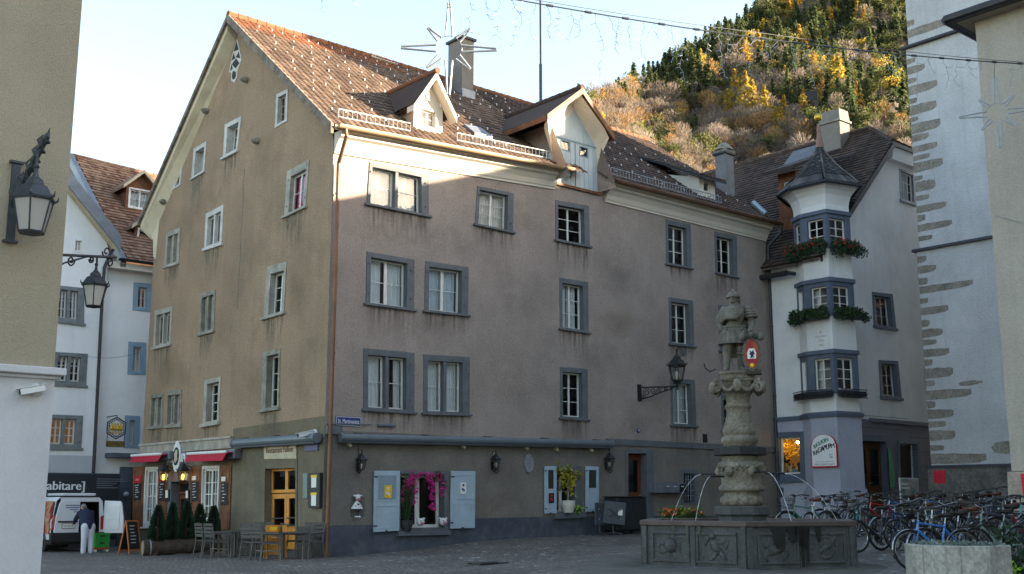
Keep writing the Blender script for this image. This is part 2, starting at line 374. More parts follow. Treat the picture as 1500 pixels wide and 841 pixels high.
mat('plaster_front_low',(.172,.152,.13),.95,.14,1,.6,24,streak=.2,fine=.15,finescale=20,stain=(.105,.108,.102),stain_amt=.5)
mat('plinth_blue',(.058,.066,.085),.75,.2,2,.35,14,fine=.15,stain=(.13,.14,.15),stain_amt=.5,stain_scale=2.5)
mat('white_cornice',(.6,.55,.47),.85,.05,1,.1,20,stain=(.42,.38,.31),stain_amt=.35)
mat('white_trim',(.68,.68,.67),.85,.04,1,.1,20,stain=(.52,.52,.51),stain_amt=.3)
mat('soffit_cream',(.58,.5,.36),.85,.1,1,.1,20,streak=.3,stain=(.33,.25,.15),stain_amt=.5)
mat('board_old',(.16,.125,.1),.9,.4,5,.3,20,streak=.6,stain=(.33,.29,.25),stain_amt=.5,stain_scale=2)
mat('copper',(.17,.085,.05),.5,.2,2,metal=.35,streak=.3,stain=(.12,.06,.035),stain_amt=.5,stain_scale=1)
mat('gutter_tan',(.4,.27,.16),.5,.12,2,metal=.3)
mat('gutter_dark',(.035,.037,.042),.5,.2,3,metal=.4)
mat('gutter_grey',(.17,.19,.22),.5,.15,3,metal=.4)
mat('lead',(.2,.22,.25),.5,.2,2,metal=.5)
mat('iron_black',(.018,.02,.023),.5,.2,6,metal=.3); mat('iron_grey',(.05,.058,.068),.5,.2,6,metal=.3)
mat('rail_white',(.55,.55,.53),.5,.08,6,metal=.2); mat('rail_grey',(.26,.28,.3),.5,.1,6,metal=.3)
mat('awning_grey',(.12,.145,.165),.45,.1,2,metal=.25); mat('awning_red',(.42,.005,.03),.75,.06,3); mat('white_paint',(.68,.68,.66),.5,.05,4)
mat('wood_brown',(.17,.062,.022),.6,.35,4,.2,25,streak=.5); mat('wood_orange',(.6,.24,.03),.45,.2,3,.08,25,streak=.35); mat('wood_red',(.14,.035,.015),.5,.3,4,.15,25,streak=.4)
mat('shutter_blue',(.33,.42,.48),.65,.08,3,.1,30,stain=(.22,.28,.33),stain_amt=.3,stain_scale=2); mat('shutter_panel',(.2,.27,.32),.65,.1,3,.1,30); mat('loft_blue',(.42,.48,.5),.75,.08,3,.15,30,streak=.3,stain=(.3,.35,.37),stain_amt=.3,stain_scale=1.5)
mat('chalk_black',(.012,.014,.018),.7,.3,5); mat('paper',(.7,.68,.62),.8,.05,5); mat('text_white',(.75,.75,.75),.6,.02,5); mat('text_black',(.01,.01,.012),.6,.1,5)
mat('sign_blue',(.02,.035,.16),.4,.1,5); mat('sign_cream',(.46,.4,.28),.85,.12,3,.1,30); mat('text_maroon',(.09,.018,.015),.8,.1,5); mat('yellow',(.75,.45,.02),.5,.1,5); mat('red',(.5,.012,.02),.5,.1,5); mat('green_paint',(.0,.2,.085),.6,.15,3)
mat('camera_white',(.6,.6,.6),.4,.05,5); mat('lamp_lit',(.9,.6,.2),.4,.1,5,emit=(1,.5,.09),estr=2.2)
tile_mat('tile_main',[(.05,.032,.024),(.085,.055,.04),(.125,.083,.06),(.17,.115,.083),(.165,.12,.09)])
tile_mat('tile_old',[(.03,.02,.016),(.05,.032,.026),(.075,.048,.037),(.1,.064,.048),(.09,.068,.055)])
tile_mat('tile_rust',[(.12,.05,.03),(.19,.078,.04),(.25,.11,.06)])
tile_mat('tile_orange',[(.07,.035,.026),(.15,.075,.05),(.23,.13,.085),(.3,.19,.13),(.13,.095,.08)])
tile_mat('tile_dark',[(.022,.016,.015),(.038,.028,.025),(.055,.04,.035),(.08,.056,.047),(.11,.075,.06)])
tile_mat('slate',[(.025,.023,.025),(.038,.035,.037),(.06,.056,.055),(.2,.19,.18)],rough=.7)
ST=MATS['stone_grey']
# ================================================================== the corner townhouse
HW,HD=22.08,13.45
PF=PY(0); PG=PX(0)
def drip_mat(name,col,amt,sc=(5,5,.5)):
    m=bpy.data.materials.new(name); m.use_nodes=True; nt=m.node_tree; lk=nt.links.new; b=nt.nodes['Principled BSDF']; b.inputs['Base Color'].default_value=col+(1,); b.inputs['Roughness'].default_value=.95
    at=_n(nt,'ShaderNodeAttribute',attribute_name='fade'); tc=_n(nt,'ShaderNodeTexCoord'); mp=_n(nt,'ShaderNodeMapping'); mp.inputs['Scale'].default_value=sc; lk(tc.outputs['Object'],mp.inputs['Vector']); no=_n(nt,'ShaderNodeTexNoise'); no.inputs['Scale'].default_value=1.6; no.inputs['Detail'].default_value=5; lk(mp.outputs[0],no.inputs['Vector'])
    rp=_n(nt,'ShaderNodeValToRGB'); rp.color_ramp.elements[0].position=.38; rp.color_ramp.elements[1].position=.68; lk(no.outputs['Fac'],rp.inputs['Fac']); mu=_n(nt,'ShaderNodeMath',operation='MULTIPLY'); lk(rp.outputs['Color'],mu.inputs[0]); lk(at.outputs['Fac'],mu.inputs[1]); m2=_n(nt,'ShaderNodeMath',operation='MULTIPLY'); m2.inputs[1].default_value=amt; lk(mu.outputs[0],m2.inputs[0]); lk(m2.outputs[0],b.inputs['Alpha']); MATS[name]=m
drip_mat('drip_dark',(.11,.09,.075),.7); drip_mat('drip_pale',(.42,.37,.28),.6)
def drip(Q,par,m_,h=1.0,ext=.08):
    mb=MB(); w=Q.w; nx,nz=8,5; fade=[]
    for j in range(nz+1):
        for i in range(nx+1):
            a=-ext/w+(1+2*ext/w)*i/nx; mb.v.append(Q.P(a,-.07/Q.h-h/Q.h*j/nz,.0045)); fade.append((1-j/nz)**1.3*(0 if i in (0,nx) else 1))
    for j in range(nz):
        for i in range(nx): k=j*(nx+1)+i; mb.f.append([k,k+1,k+nx+2,k+nx+1]); mb.mi.append(0)
    o=mb.build('drip_stain',MATS[m_],par); a=o.data.attributes.new('fade','FLOAT','POINT'); a.data.foreach_set('value',fade)
house=thing('townhouse','big brown plastered corner townhouse with a tall gable end and a brown tiled roof','house',L(0,0,0))
EZ0=PF.px(483,181,.55)[1]; EZ1=PF.px(820,244,.55)[1]; 
def ez(x): return EZ0+(EZ1-EZ0)*(x+.2)/10.0 if x<10 else EZ1
RY,RZ=6.95,19.2
ROOF=lambda x,y: ez(x)+(RZ-ez(x))*(y+.55)/(RY+.55)
# ---- windows on the front -------------------------------------------------------------
W3=dict(fw=(.12,.27,.14,.05))
def FW(q,**k):
    Q=qpx(PF,q); o=window(house,Q,**k); drip(Q,o,'drip_dark',random.uniform(.7,1.5)); return o
Bs=dict(smat=ST)
lace=('curtain_white',0,[(0,.47),(.53,1)])
FW([(541,238),(627,256.5),(628,316),(537,298)],fw=(.12,.3,.13,.03),cols=2,rows=2,mullion=True,curtain=('blind',0),depth=.2,hinges=True)
FW([(699,272.5),(752,283.5),(751,340),(695.5,328)],fw=(.13,.27,.12,.03),cols=2,rows=3,curtain=('blind',0),depth=.2,hinges=True)
FW([(813.4,293),(862.2,301.8),(863.5,361),(813.4,351)],fw=(.13,.27,.18,.04),cols=2,rows=3,depth=.22)
FW([(975,321.5),(1011,329),(1012.5,392.6),(975.6,386)],fw=(.12,.27,.2,.05),cols=2,rows=3,depth=.22)
FW([(1046,339),(1078.4,345.7),(1079.7,406),(1048.4,399.5)],fw=(.12,.28,.2,.05),cols=2,rows=3,depth=.22)
FW([(537,368.4),(606.6,380.5),(606,453.5),(535.5,444)],fw=(.16,.29,.17,.03),cols=2,rows=2,curtain=('curtain_white',0,[(0,.43),(.55,1)]),depth=.22,post=.11,hinges=True)
FW([(622.7,382.5),(686,391.5),(685,461.5),(621.4,454.5)],fw=(.17,.29,.17,.03),cols=2,rows=2,curtain=('curtain_blue',0,[(0,.5),(.5,1)]),depth=.22,post=.11,hinges=True)
FW([(819.3,407),(861,413.4),(861.7,487),(820,480.5)],fw=(.12,.27,.18,.05),cols=2,rows=3,curtain=('curtain_white',0,[(0,.48),(.5,.93)]),depth=.22)
FW([(979.4,435.5),(1014.2,440.5),(1016.5,507.4),(980.8,503)],fw=(.12,.27,.18,.05),cols=2,rows=3,curtain=('curtain_white',0,[(.0,.2)],.5),depth=.22)
FW([(1052,446.3),(1084,451.5),(1085.5,517.5),(1053.7,513)],fw=(.12,.27,.18,.05),cols=2,rows=3,depth=.22)
FW([(532,510),(606.6,516.7),(606.5,604),(532,599)],fw=(.17,.32,.2,.06),cols=2,rows=2,mullion=True,curtain=('curtain_white',.0,[(0,.45),(.82,1)]),depth=.22,hinges=True)
FW([(620,519),(687.6,523.3),(687.3,606.7),(619.6,604.6)],fw=(.17,.3,.2,.06),cols=2,rows=2,mullion=True,curtain=('curtain_white',.0),depth=.22,hinges=True)
FW([(820,537.4),(860,540.5),(860.7,614.2),(820.3,611.6)],fw=(.12,.27,.18,.05),cols=2,rows=3,depth=.22)
FW([(982,554.4),(1017,556.5),(1019.5,624),(982.7,622)],fw=(.12,.27,.18,.05),cols=2,rows=3,curtain=('curtain_blue',0,[(.35,1)]),depth=.22)
FW([(1056,576),(1088,578),(1089,631),(1057.3,630)],fw=(.12,.27,.18,.05),cols=2,rows=3,depth=.22)
# ---- windows on the gable end ----------------------------------------------------------
SL=MATS['stone_light']; SP=MATS['stone_pale']; SWN=MATS['stone_worn']
def GW(q,**k):
    # quad given left-to-right as seen: left is deeper (larger y)
    Q=qpx(PG,q); o=window(house,Q,**k)
    if k.get('sill') and 'name' not in k: drip(Q,o,'drip_pale',random.uniform(.5,.9)); drip(Q,o,'drip_dark',random.uniform(.9,1.5),-.02)
    return o
d0=dict(depth=.3)
GW([(405.8,138.4),(422.6,130.2),(421.2,177.7),(403.2,188)],smat=SP,fw=(.15,.12,.14,.1),cols=2,rows=3,depth=.14,sash=MATS['sash_old'],sill=None)
GW([(330.2,182.7),(354.1,170.5),(348.3,220.5),(327.4,231.2)],smat=SP,fw=(.22,.14,.17,.08),cols=2,rows=3,depth=.3,sill=(.1,.08,.06))
GW([(284.5,218.3),(303.1,206.9),(299.9,250.8),(281,262.2)],smat=SP,fw=(.2,.14,.17,.06),cols=2,rows=3,depth=.3,sill=(.05,.06,.04))
GW([(257,244.4),(267.4,237.2),(265,271),(254.2,278.3)],smat=SP,fw=(.14,.12,.14,.06),cols=2,rows=3,depth=.25,sill=None)
GW([(421.5,251.3),(453.8,233.7),(448.6,302),(417,317)],smat=SL,fw=(.28,.16,.26,.05),cols=2,rows=2,depth=.16,curtain=('curtain_pink',0,[(0,.62)]),sill=(.08,.08,.07),hinges=True)
pane2=dict(cols=2,rows=1,mullion=True,sash=MATS['sash_old'],sw=.09)
GW([(302.4,313.5),(328.2,299.5),(325.4,356),(299.8,364.5)],smat=SP,fw=(.18,.18,.2,.05),depth=.12,sill=(.08,.1,.06),curtain=('curtain_white',0),**pane2)
GW([(244.6,341.2),(264.8,333),(262.5,384.5),(241.3,390.8)],smat=SL,fw=(.18,.18,.2,.06),depth=.16,sill=(.05,.08,.05),curtain=('curtain_dark',0),**pane2)
GW([(392,391),(420.4,383.3),(417,457.2),(386.8,466)],smat=SL,fw=(.3,.14,.28,.06),cols=2,rows=3,depth=.22,curtain=('curtain_white',0,[(.5,1)]),sill=(.08,.08,.08))
GW([(294,431.4),(316.1,424),(314,483.5),(291.9,489.5)],smat=SWN,fw=(.16,.16,.16,.05),depth=.16,sill=(.06,.09,.06),curtain=('curtain_dark',0),**pane2)
GW([(227.6,455.6),(253.5,448.3),(250.6,503.5),(225.2,509.4)],smat=SL,fw=(.18,.18,.2,.06),depth=.16,sill=(.06,.09,.06),curtain=('curtain_dark',0),**pane2)
GW([(386,516.5),(411,510.2),(409.5,597),(382.8,601.5)],smat=SWN,fw=(.3,.1,.16,.06),cols=2,rows=3,depth=.24,sill=(.06,.08,.08))
GW([(300.3,557.5),(324.2,551.6),(321.4,617.3),(298,621.6)],smat=SL,fw=(.22,.12,.16,.06),cols=2,rows=4,depth=.24,sill=(.08,.12,.1))
GW([(221.5,578),(239.7,575.4),(238.3,624.6),(219,626.2)],smat=SWN,fw=(.12,.06,.16,.06),depth=.16,sill=(.1,.08,.08),curtain=('curtain_dark',0),**pane2)
GW([(246,573.6),(266.8,570.8),(265.6,622.8),(244.2,624.2)],smat=SWN,fw=(.06,.12,.16,.06),depth=.16,sill=(.1,.08,.08),curtain=('curtain_dark',0),**pane2)
# ---- ground-floor openings on the front -------------------------------------------------
qA=qpx(PF,[(583,689.5),(655,691),(655.5,777),(583,778.5)]); 
window(house,qA,fw=(.08,.14,.1,.09),smat=ST,cols=2,rows=1,depth=.32,sill=(.06,.14,.1),sw=.1,post=.17,name='shop_window',glass=MATS['glass'])
qB=qpx(PF,[(813.5,681),(851.5,682.5),(851.5,750),(813.5,751.5)])
window(house,qB,fw=(.07,.36,.2,.03),smat=ST,cols=2,rows=2,depth=.3,sill=(.1,.2,.12),sw=.06,name='shop_window',post=.12)
qC=qpx(PF,[(997,687.5),(1021,688.2),(1021,738),(997,738)])
wB=window(house,qC,fw=(.16,.12,.16,.06),smat=ST,cols=1,rows=1,depth=.25,sill=None,sash=MATS['iron_black'],name='barred_window')
gr=MB(); 
for k in range(1,4): qC.bar(gr,.2+.6*k/4-.012,.2+.6*k/4+.012,.08,.86,-.02,-.045)
for k in range(1,5): qC.bar(gr,.2,.84,.08+.78*k/5-.008,.08+.78*k/5+.008,-.021,-.043)
gr.build('window_grille',MATS['rail_grey'],wB)
def door(PL,q,parent,surround,fr=(.25,.25,.22),depth=.35,leafmat=None,leaves=1,transom=.0,glassed=False,name='door',zb=None,recess_mat=None):
    Q=q; w,h=Q.w,Q.h; i=(fr[0]/w,1-fr[1]/w,0,1-fr[2]/h); PL.holes.append(Q.hole(i))
    mb=MB(); Q.bar(mb,0,i[0],0,1,.035,-.012); Q.bar(mb,i[1],1,0,1,.035,-.012); Q.bar(mb,i[0],i[1],i[3],1,.035,-.012)
    for (a0,a1,b0,b1) in ((i[0]-.03/w,i[0],0,i[3]),(i[1],i[1]+.03/w,0,i[3]),(i[0],i[1],i[3],i[3]+.03/h)): Q.bar(mb,a0,a1,b0,b1,-.0125,-depth-.1)
    s=mb.build('door_frame',surround,parent,bevel=.012)
    top=i[3]-transom/h
    for k in range(leaves):
        a0=i[0]+(i[1]-i[0])*k/leaves+.004; a1=i[0]+(i[1]-i[0])*(k+1)/leaves-.004
        lf=MB(); st=.13/w; g0,g1=(.42,.9) if glassed else (.5,.92)
        Q.ring(lf,(a0,a1,0.005,top-.01),(a0+st,a1-st,top*g0,top*g1),-depth,-depth-.06)
        Q.bar(lf,a0+st,a1-st,top*.06,top*(g0-.06),-depth+.012,-depth-.001)
        o=lf.build(name,leafmat,parent,bevel=.008)
        gb=MB(); gb.quad(Q.P(a0+st,top*g0,-depth-.03),Q.P(a1-st,top*g0,-depth-.03),Q.P(a1-st,top*g1,-depth-.03),Q.P(a0+st,top*g1,-depth-.03)); gb.build('glass',MATS['glass'],o)
        hb=MB(); ha=a1-.06/w if k==0 else a0+.06/w; p=Q.P(ha,top*.48,-depth+.05); hb.tube([Q.P(ha,top*.46,-depth),Q.P(ha,top*.46,-depth+.06),Q.P(ha-.1/w*(1 if k==0 else -1),top*.46,-depth+.06)],.014); hb.build('handle',MATS['rail_grey'],o)
        if glassed:
            rb=MB()
            for b in (.43,.56): rb.tube([Q.P(a0+st*.6,top*b,-depth+.04),Q.P(a1-st*.6,top*b,-depth+.04)],.022)
            rb.build('push_bar',MATS['iron_grey'],o)
    if transom:
        tb=MB(); n=2 if leaves==2 else 1
        for k in range(n):
            a0=i[0]+(i[1]-i[0])*k/n; a1=i[0]+(i[1]-i[0])*(k+1)/n
            Q.ring(tb,(a0,a1,top,i[3]),(a0+.08/w,a1-.08/w,top+.1/h,i[3]-.07/h),-depth+.01,-depth-.05)
        t=tb.build('transom_window',leafmat,parent,bevel=.006); gb=MB(); gb.quad(*[Q.P(a,b,-depth-.025) for a,b in ((i[0],top),(i[1],top),(i[1],i[3]),(i[0],i[3]))]); gb.build('glass',MATS['glass'],t)
    bk=MB(); bk.quad(*[Q.P(a,b,-depth-.9) for a,b in ((-.2,-.2),(1.2,-.2),(1.2,1.2),(-.2,1.2))]); bk.build('hall_wall',MATS['room_dark'],parent)
    return s
door(PF,qpx(PF,[(915.4,658),(956.3,658.6),(957,778),(915.4,778)]),house,ST,fr=(.16,.36,.16),depth=.3,leafmat=MATS['wood_red'],name='house_door')
# gable ground floor: entrance with orange double door, bar door, two tall bar windows
door(PG,qpx(PG,[(387.2,673),(436.4,671.5),(435.5,806),(385.5,808)]),house,MATS['plaster_gable_low'],fr=(.1,.1,.3),depth=.22,leafmat=MATS['wood_orange'],leaves=2,transom=.75,glassed=True,name='restaurant_door')
door(PG,qpx(PG,[(246.8,688),(279,686.5),(278,806),(245,808)]),house,ST,fr=(.3,.06,.45),depth=.28,leafmat=MATS['wood_red'],transom=.45,name='bar_door')
TW=dict(smat=MATS['sash_white'],fw=(.1,.1,.1,.12),cols=4,rows=4,depth=.1,sw=.08,bars=.035,post=.11,sill=(.05,.06,.06),name='tall_window')
GW([(213.6,684.3),(232.4,683.6),(229.4,771),(209.2,772)],curtain=('curtain_white',0,[(0,.12),(.8,1)]),**TW)
GW([(296,682.7),(322.3,682),(319.3,765),(294,768)],curtain=('curtain_white',0,[(0,.12),(.8,1)]),**TW)
# ---- wall sheets ------------------------------------------------------------------------
BF=PF.px(896.7,650)[1]; ZB=3.72          # band height
gtop=lambda y: 0
lowF=[(0,-1),(HW,-1),(HW,ZB),(0,ZB)]
corn=13.12
upF=[(0,ZB),(HW,ZB),(HW,corn+.35),(12.15,corn+.35),(12.15,EZ1+.1),(9.2,EZ1+.1),(9.2,corn+.2),(0,corn-.1)]
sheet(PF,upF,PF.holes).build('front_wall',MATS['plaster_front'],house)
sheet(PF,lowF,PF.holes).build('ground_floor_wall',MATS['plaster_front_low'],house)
zpl=lambda u,v: PF.px(u,v)
plh=[(0,-1)]+[(HW,-1)]+[PF.px(u,v) for u,v in ((940,755),(780,757.5),(694,759.5),(575,768),(493,769.5))]+[(0,PF.px(474,771)[1])]
plh[2:2]=[(HW,PF.px(940,755)[1]-.12)]
sheet(PF,plh,PF.holes,.012,thick=.012).build('plinth',MATS['plinth_blue'],house)
bd=MB()
for x0,x1 in ((11.9,HW),): bd.hexa([PF.W(x0,ZB-.06,-.01),PF.W(x1,ZB-.06,-.01),PF.W(x1,ZB-.06,.05),PF.W(x0,ZB-.06,.05)],[PF.W(x0,ZB+.16,-.01),PF.W(x1,ZB+.16,-.01),PF.W(x1,ZB+.16,.05),PF.W(x0,ZB+.16,.05)])
bd.build('string_course',MATS['stone_grey'],house)
# gable outline (street depth y, z)
def roofz(y): return ROOF(0,y) if y<RY else RZ-(y-RY)*(RZ-12.85)/(14.2-RY)
gz_=[(0,ZB),(0,12.55)]; gl=[]
gable=[(0,ZB),(0,12.75),(.15,13.25),(RY,RZ-.28),(13.0,roofz(13.0)-.25),(13.35,12.9),(13.45,12.3),(13.45,ZB)]
mbw=sheet(PG,gable,PG.holes); mbw.build('gable_wall',MATS['plaster_gable'],house)
YB=PG.px(341,648)[0]
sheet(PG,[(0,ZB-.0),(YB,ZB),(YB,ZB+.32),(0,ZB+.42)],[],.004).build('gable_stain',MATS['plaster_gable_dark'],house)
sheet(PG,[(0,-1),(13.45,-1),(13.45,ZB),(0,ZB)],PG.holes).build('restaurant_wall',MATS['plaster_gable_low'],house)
sheet(PG,[(0,-1),(YB+.2,-1),(YB+.2,.55),(0,.95)],PG.holes,.006).build('gable_plinth',mat('plinth_dark',(.055,.052,.045),.85,.3,2,.4,14),house)
cb=MB(); P=lambda a,z,d: PG.W(a,z,d)
cb.hexa([P(YB,ZB-.33,-.01),P(13.55,ZB-.33,-.01),P(13.55,ZB-.33,.05),P(YB,ZB-.33,.05)],[P(YB,ZB,-.01),P(13.55,ZB,-.01),P(13.55,ZB,.05),P(YB,ZB,.05)])
cb.hexa([P(YB,ZB-.02+.02,-.01),P(13.6,ZB+.0,-.01),P(13.6,ZB+.0,.11),P(YB,ZB+.0,.11)],[P(YB,ZB+.07,-.01),P(13.6,ZB+.07,-.01),P(13.6,ZB+.07,.09),P(YB,ZB+.07,.09)])
cb.build('cornice_band',MATS['stone_light'],house)
bk=MB(); bk.quad(L(0,13.45,-1),L(HW,13.45,-1),L(HW,13.45,13.2),L(0,13.45,13.2)); bk.quad(L(HW,0,-1),L(HW,13.45,-1),L(HW,13.45,13.2),L(HW,0,13.4)); bk.add([L(HW,-.2,13.2),L(HW,13.45,13),L(HW,RY,RZ-.1)],[(0,1,2)])
bk.build('rear_wall',MATS['plaster_front'],house)
# corner strip of front plaster beside the down pipe is the front wall itself
# ---- trefoil vent, put-log stones, tile blocks -------------------------------------------
vb=MB(); 
def ringpoly(pts,w,d0,d1):
    c=[sum(p[0] for p in pts)/len(pts),sum(p[1] for p in pts)/len(pts)]; n=len(pts)
    q=[(c[0]+(p[0]-c[0])*w,c[1]+(p[1]-c[1])*w) for p in pts]
    for i in range(n):
        j=(i+1)%n; vb.hexa([PG.W(*pts[i],d0),PG.W(*pts[j],d0),PG.W(*pts[j],d1),PG.W(*pts[i],d1)],[PG.W(*q[i],d0),PG.W(*q[j],d0),PG.W(*q[j],d1),PG.W(*q[i],d1)])
pt=lambda u,v: PG.px(190+u/2.803,v/2.803)
vents=[[pt(440,168),(pt(449,205)),pt(428,212)],[pt(449,212),pt(456,240),pt(437,236)],[pt(428,218),pt(436,240),pt(419,250)],[pt(438,240),pt(452,260),pt(436,282),pt(421,264)],
   [pt(430,290),pt(437,298),pt(438,312),pt(431,326),pt(424,328),pt(421,314),pt(423,298)],[pt(420,262),pt(425,282),pt(413,294)]]
vf=[pt(442,158),pt(452,205),pt(460,246),pt(444,290),pt(442,318),pt(430,340),pt(418,330),pt(418,300),pt(409,296),pt(418,246),pt(428,204)]
sheet(PG,vf,[],.012,thick=.012).build('gable_vent',SP,house)
vm=MB()
for p in vents: sheet(PG,p,[],.016,mb=vm)
vm.build('vent_opening',MATS['room_dark'],house)
for (u,v) in ((362,118),(304,163),(378,207),(243,296)):
    a,z=PG.px(u,v); m=MB(); m.ball((0,0,0),.17,9,6,PG.frame(a,z,.05),(.8,.7,1.3))
    for q in range(len(m.v)): m.v[q]=m.v[q]+V((random.uniform(-.02,.02),)*3)
    m.build('stone_corbel',MATS['stone_worn'],house,smooth=True)
for (u,v) in ((265.5,216),(256.5,237),(249,255.5)):
    a,z=PG.px(u,v); m=MB(); m.box(-.14,.14,-.11,.11,-.02,.1,PG.frame(a,z)); m.build('tile_block',mat('tile_red',(.25,.06,.035),.8,.2,4),house,bevel=.01)
# ---- roof -------------------------------------------------------------------------------
XL=-.45; XR=HW+.15
dorm1=dict(x0=PF.px(606.4,150,-.35)[0],x1=PF.px(648.5,150,-.35)[0])
D2x0,D2x1=PF.px(808,230)[0],PF.px(874,235)[0]
def keep_front(p):
    q=loc(p); x,y=q.x,q.y
    if dorm1['x0']<x<dorm1['x1'] and .35<y<1.9: return False
    if D2x0-.1<x<D2x1+.1 and y<3.0: return False
    return True
ey=-.55
def keep_r(p):
    return keep_front(p) and p.z<RZ-.75 or loc(p).x>7
def keep_t(p): return keep_front(p) and not keep_r(p)
def fr(x): return L(x,ey,ez(x))
roof=tiles('roof',fr(XL),fr(10.6),L(10.6,RY,RZ),L(XL,RY,RZ),MATS['tile_main'],house,tw=.26,th=.36,h=.055,keep=keep_r,seed=3)
roof2=tiles('roof',fr(10.6),fr(XR),L(XR,RY,RZ),L(10.6,RY,RZ),MATS['tile_old'],house,tw=.26,th=.36,h=.055,keep=keep_front,seed=5)
tiles('ridge_tiles_field',fr(XL),fr(10.6),L(10.6,RY,RZ),L(XL,RY,RZ),MATS['tile_rust'],roof,tw=.26,th=.36,h=.055,keep=keep_t,seed=3)
BY,BZ=14.1,12.72
tiles('rear_roof',L(XR,BY,BZ),L(XL,BY,BZ),L(XL,RY,RZ),L(XR,RY,RZ),MATS['tile_old'],house,tw=.4,th=.5,h=.05)
rc=MB(); ridge_caps(rc,L(XL,RY,RZ+.05),L(XR,RY,RZ+.05)); rc.rnd=[random.random() for _ in rc.f]; rc.build('ridge_cap',MATS['tile_rust'],roof)
us=MB()   # boarding under the tiles so the attic is closed (left free where the dormers stand)
for x0,x1,ya in ((XL+.1,dorm1['x0'],ey),(dorm1['x0'],dorm1['x1'],1.9),(dorm1['x1'],D2x0,ey),(D2x0,D2x1,3.0),(D2x1,XR-.05,ey)):
    f=lambda x,y: L(x,y,ROOF(x,y)-.09); us.quad(f(x0,ya),f(x1,ya),f(x1,RY),f(x0,RY))
us.build('roof_boarding',MATS['board_old'],house)
# verge boards and the cream soffit under the rear slope verge
vg=MB()
def verge(A,B,th,wd):
    vg.hexa([A+V((0,0,-th)),B+V((0,0,-th)),B+D1*wd+V((0,0,-th)),A+D1*wd+V((0,0,-th))],[A,B,B+D1*wd,A+D1*wd])
verge(L(XL-.03,ey-.05,ez(XL)+.05),L(XL-.03,RY,RZ+.06),.34,.1); verge(L(XL-.03,RY,RZ+.06),L(XL-.03,BY+.05,BZ+.05),.2,.1)
vg.build('verge_board',MATS['board_old'],house)
sf=MB(); a=.02
sf.hexa([L(XL+.08,RY+.15,RZ-.52),L(XL+.08,BY-.1,BZ-.3),L(.02,BY-.35,BZ-.75),L(.02,RY+.15,RZ-.85)],[L(XL+.08,RY+.15,RZ-.2),L(XL+.08,BY,BZ-.06),L(.02,BY,BZ-.06),L(.02,RY+.15,RZ-.2)])
sf.build('verge_soffit',MATS['soffit_cream'],house)
kn=MB(); 
kn.prism([(0,0),(.0,-.55),(-.12,-.8),(-.3,-.9),(-.75,-.35),(-.75,.05)],.5,Matrix(((0,0,D1.x,0),(0,0,D1.y,0),(0,1,0,0),(0,0,0,1)))) if False else None
pk=[(13.0,BZ+.45),(14.05,BZ-.12),(13.95,BZ-.45),(13.55,BZ-.75),(13.42,BZ-1.5),(13.2,BZ-1.6)]
sheet(PG,pk,[],.03,thick=.4).build('eave_bracket',MATS['soffit_cream'],house)
# ---- front cornice (cove profile), gutters ----------------------------------------------
def cornice(x0,x1,zt0,zt1,name,mat_,ret=True):
    mb=MB(); prof=[(0,-.62),(.05,-.62),(.06,-.56),(.1,-.52),(.17,-.36),(.3,-.2),(.42,-.14),(.43,-.03),(.49,-.03),(.5,.05),(0,.05)]
    n=len(prof); vs=[L(x0,-d-.002,zt0+z) for d,z in prof]+[L(x1,-d-.002,zt1+z) for d,z in prof]
    mb.add(vs,[(i,(i+1)%n,n+(i+1)%n,n+i) for i in range(n)]+[tuple(range(n-1,-1,-1)),tuple(range(n,2*n))]); return mb.build(name,mat_,house)
cornice(.02,9.42,EZ0-.1,EZ1-.1,'cornice',MATS['white_cornice']); cornice(12.05,HW-.02,EZ1-.1,EZ1-.14,'cornice',MATS['white_cornice'])
def gutter(A,B,r,mat_,name='gutter',par=None):
    mb=MB(); A=V(A);B=V(B); n=7
    ax=(B-A).normalized(); out=V((ax.y,-ax.x,0))
    ps=[(math.cos(math.pi*k/(n-1)),-math.sin(math.pi*k/(n-1))) for k in range(n)]
    for s_ in (1,.86):
        vs=[A+out*(r*s_*c)+UP*(r*s_*z) for c,z in ps]+[B+out*(r*s_*c)+UP*(r*s_*z) for c,z in ps]
        mb.add(vs,[(k,k+1,n+k+1,n+k) for k in range(n-1)])
    mb.tube([A+out*r,B+out*r],.018); mb.add([A+out*(r*c)+UP*(r*z) for c,z in ps],[tuple(range(n))]); mb.add([B+out*(r*c)+UP*(r*z) for c,z in ps],[tuple(range(n))])
    return mb.build(name,mat_,par or house)
gutter(L(-.25,-.68,EZ0-.02),L(9.75,-.68,EZ1-.02),.1,MATS['gutter_tan']); gutter(L(11.95,-.68,EZ1-.02),L(HW+.3,-.68,EZ1-.04),.1,MATS['copper'])
fb=MB()
fb.hexa([L(-.3,-.56,EZ0-.14),L(9.6,-.56,EZ1-.14),L(9.6,-.51,EZ1-.14),L(-.3,-.51,EZ0-.14)],[L(-.3,-.56,EZ0+.03),L(9.6,-.56,EZ1+.03),L(9.6,-.51,EZ1+.03),L(-.3,-.51,EZ0+.03)])
fb.hexa([L(11.95,-.56,EZ1-.16),L(HW+.2,-.56,EZ1-.16),L(HW+.2,-.51,EZ1-.16),L(11.95,-.51,EZ1-.16)],[L(11.95,-.56,EZ1+.03),L(HW+.2,-.56,EZ1+.03),L(HW+.2,-.51,EZ1+.03),L(11.95,-.51,EZ1+.03)])
fb.build('fascia',MATS['soffit_cream'],house)
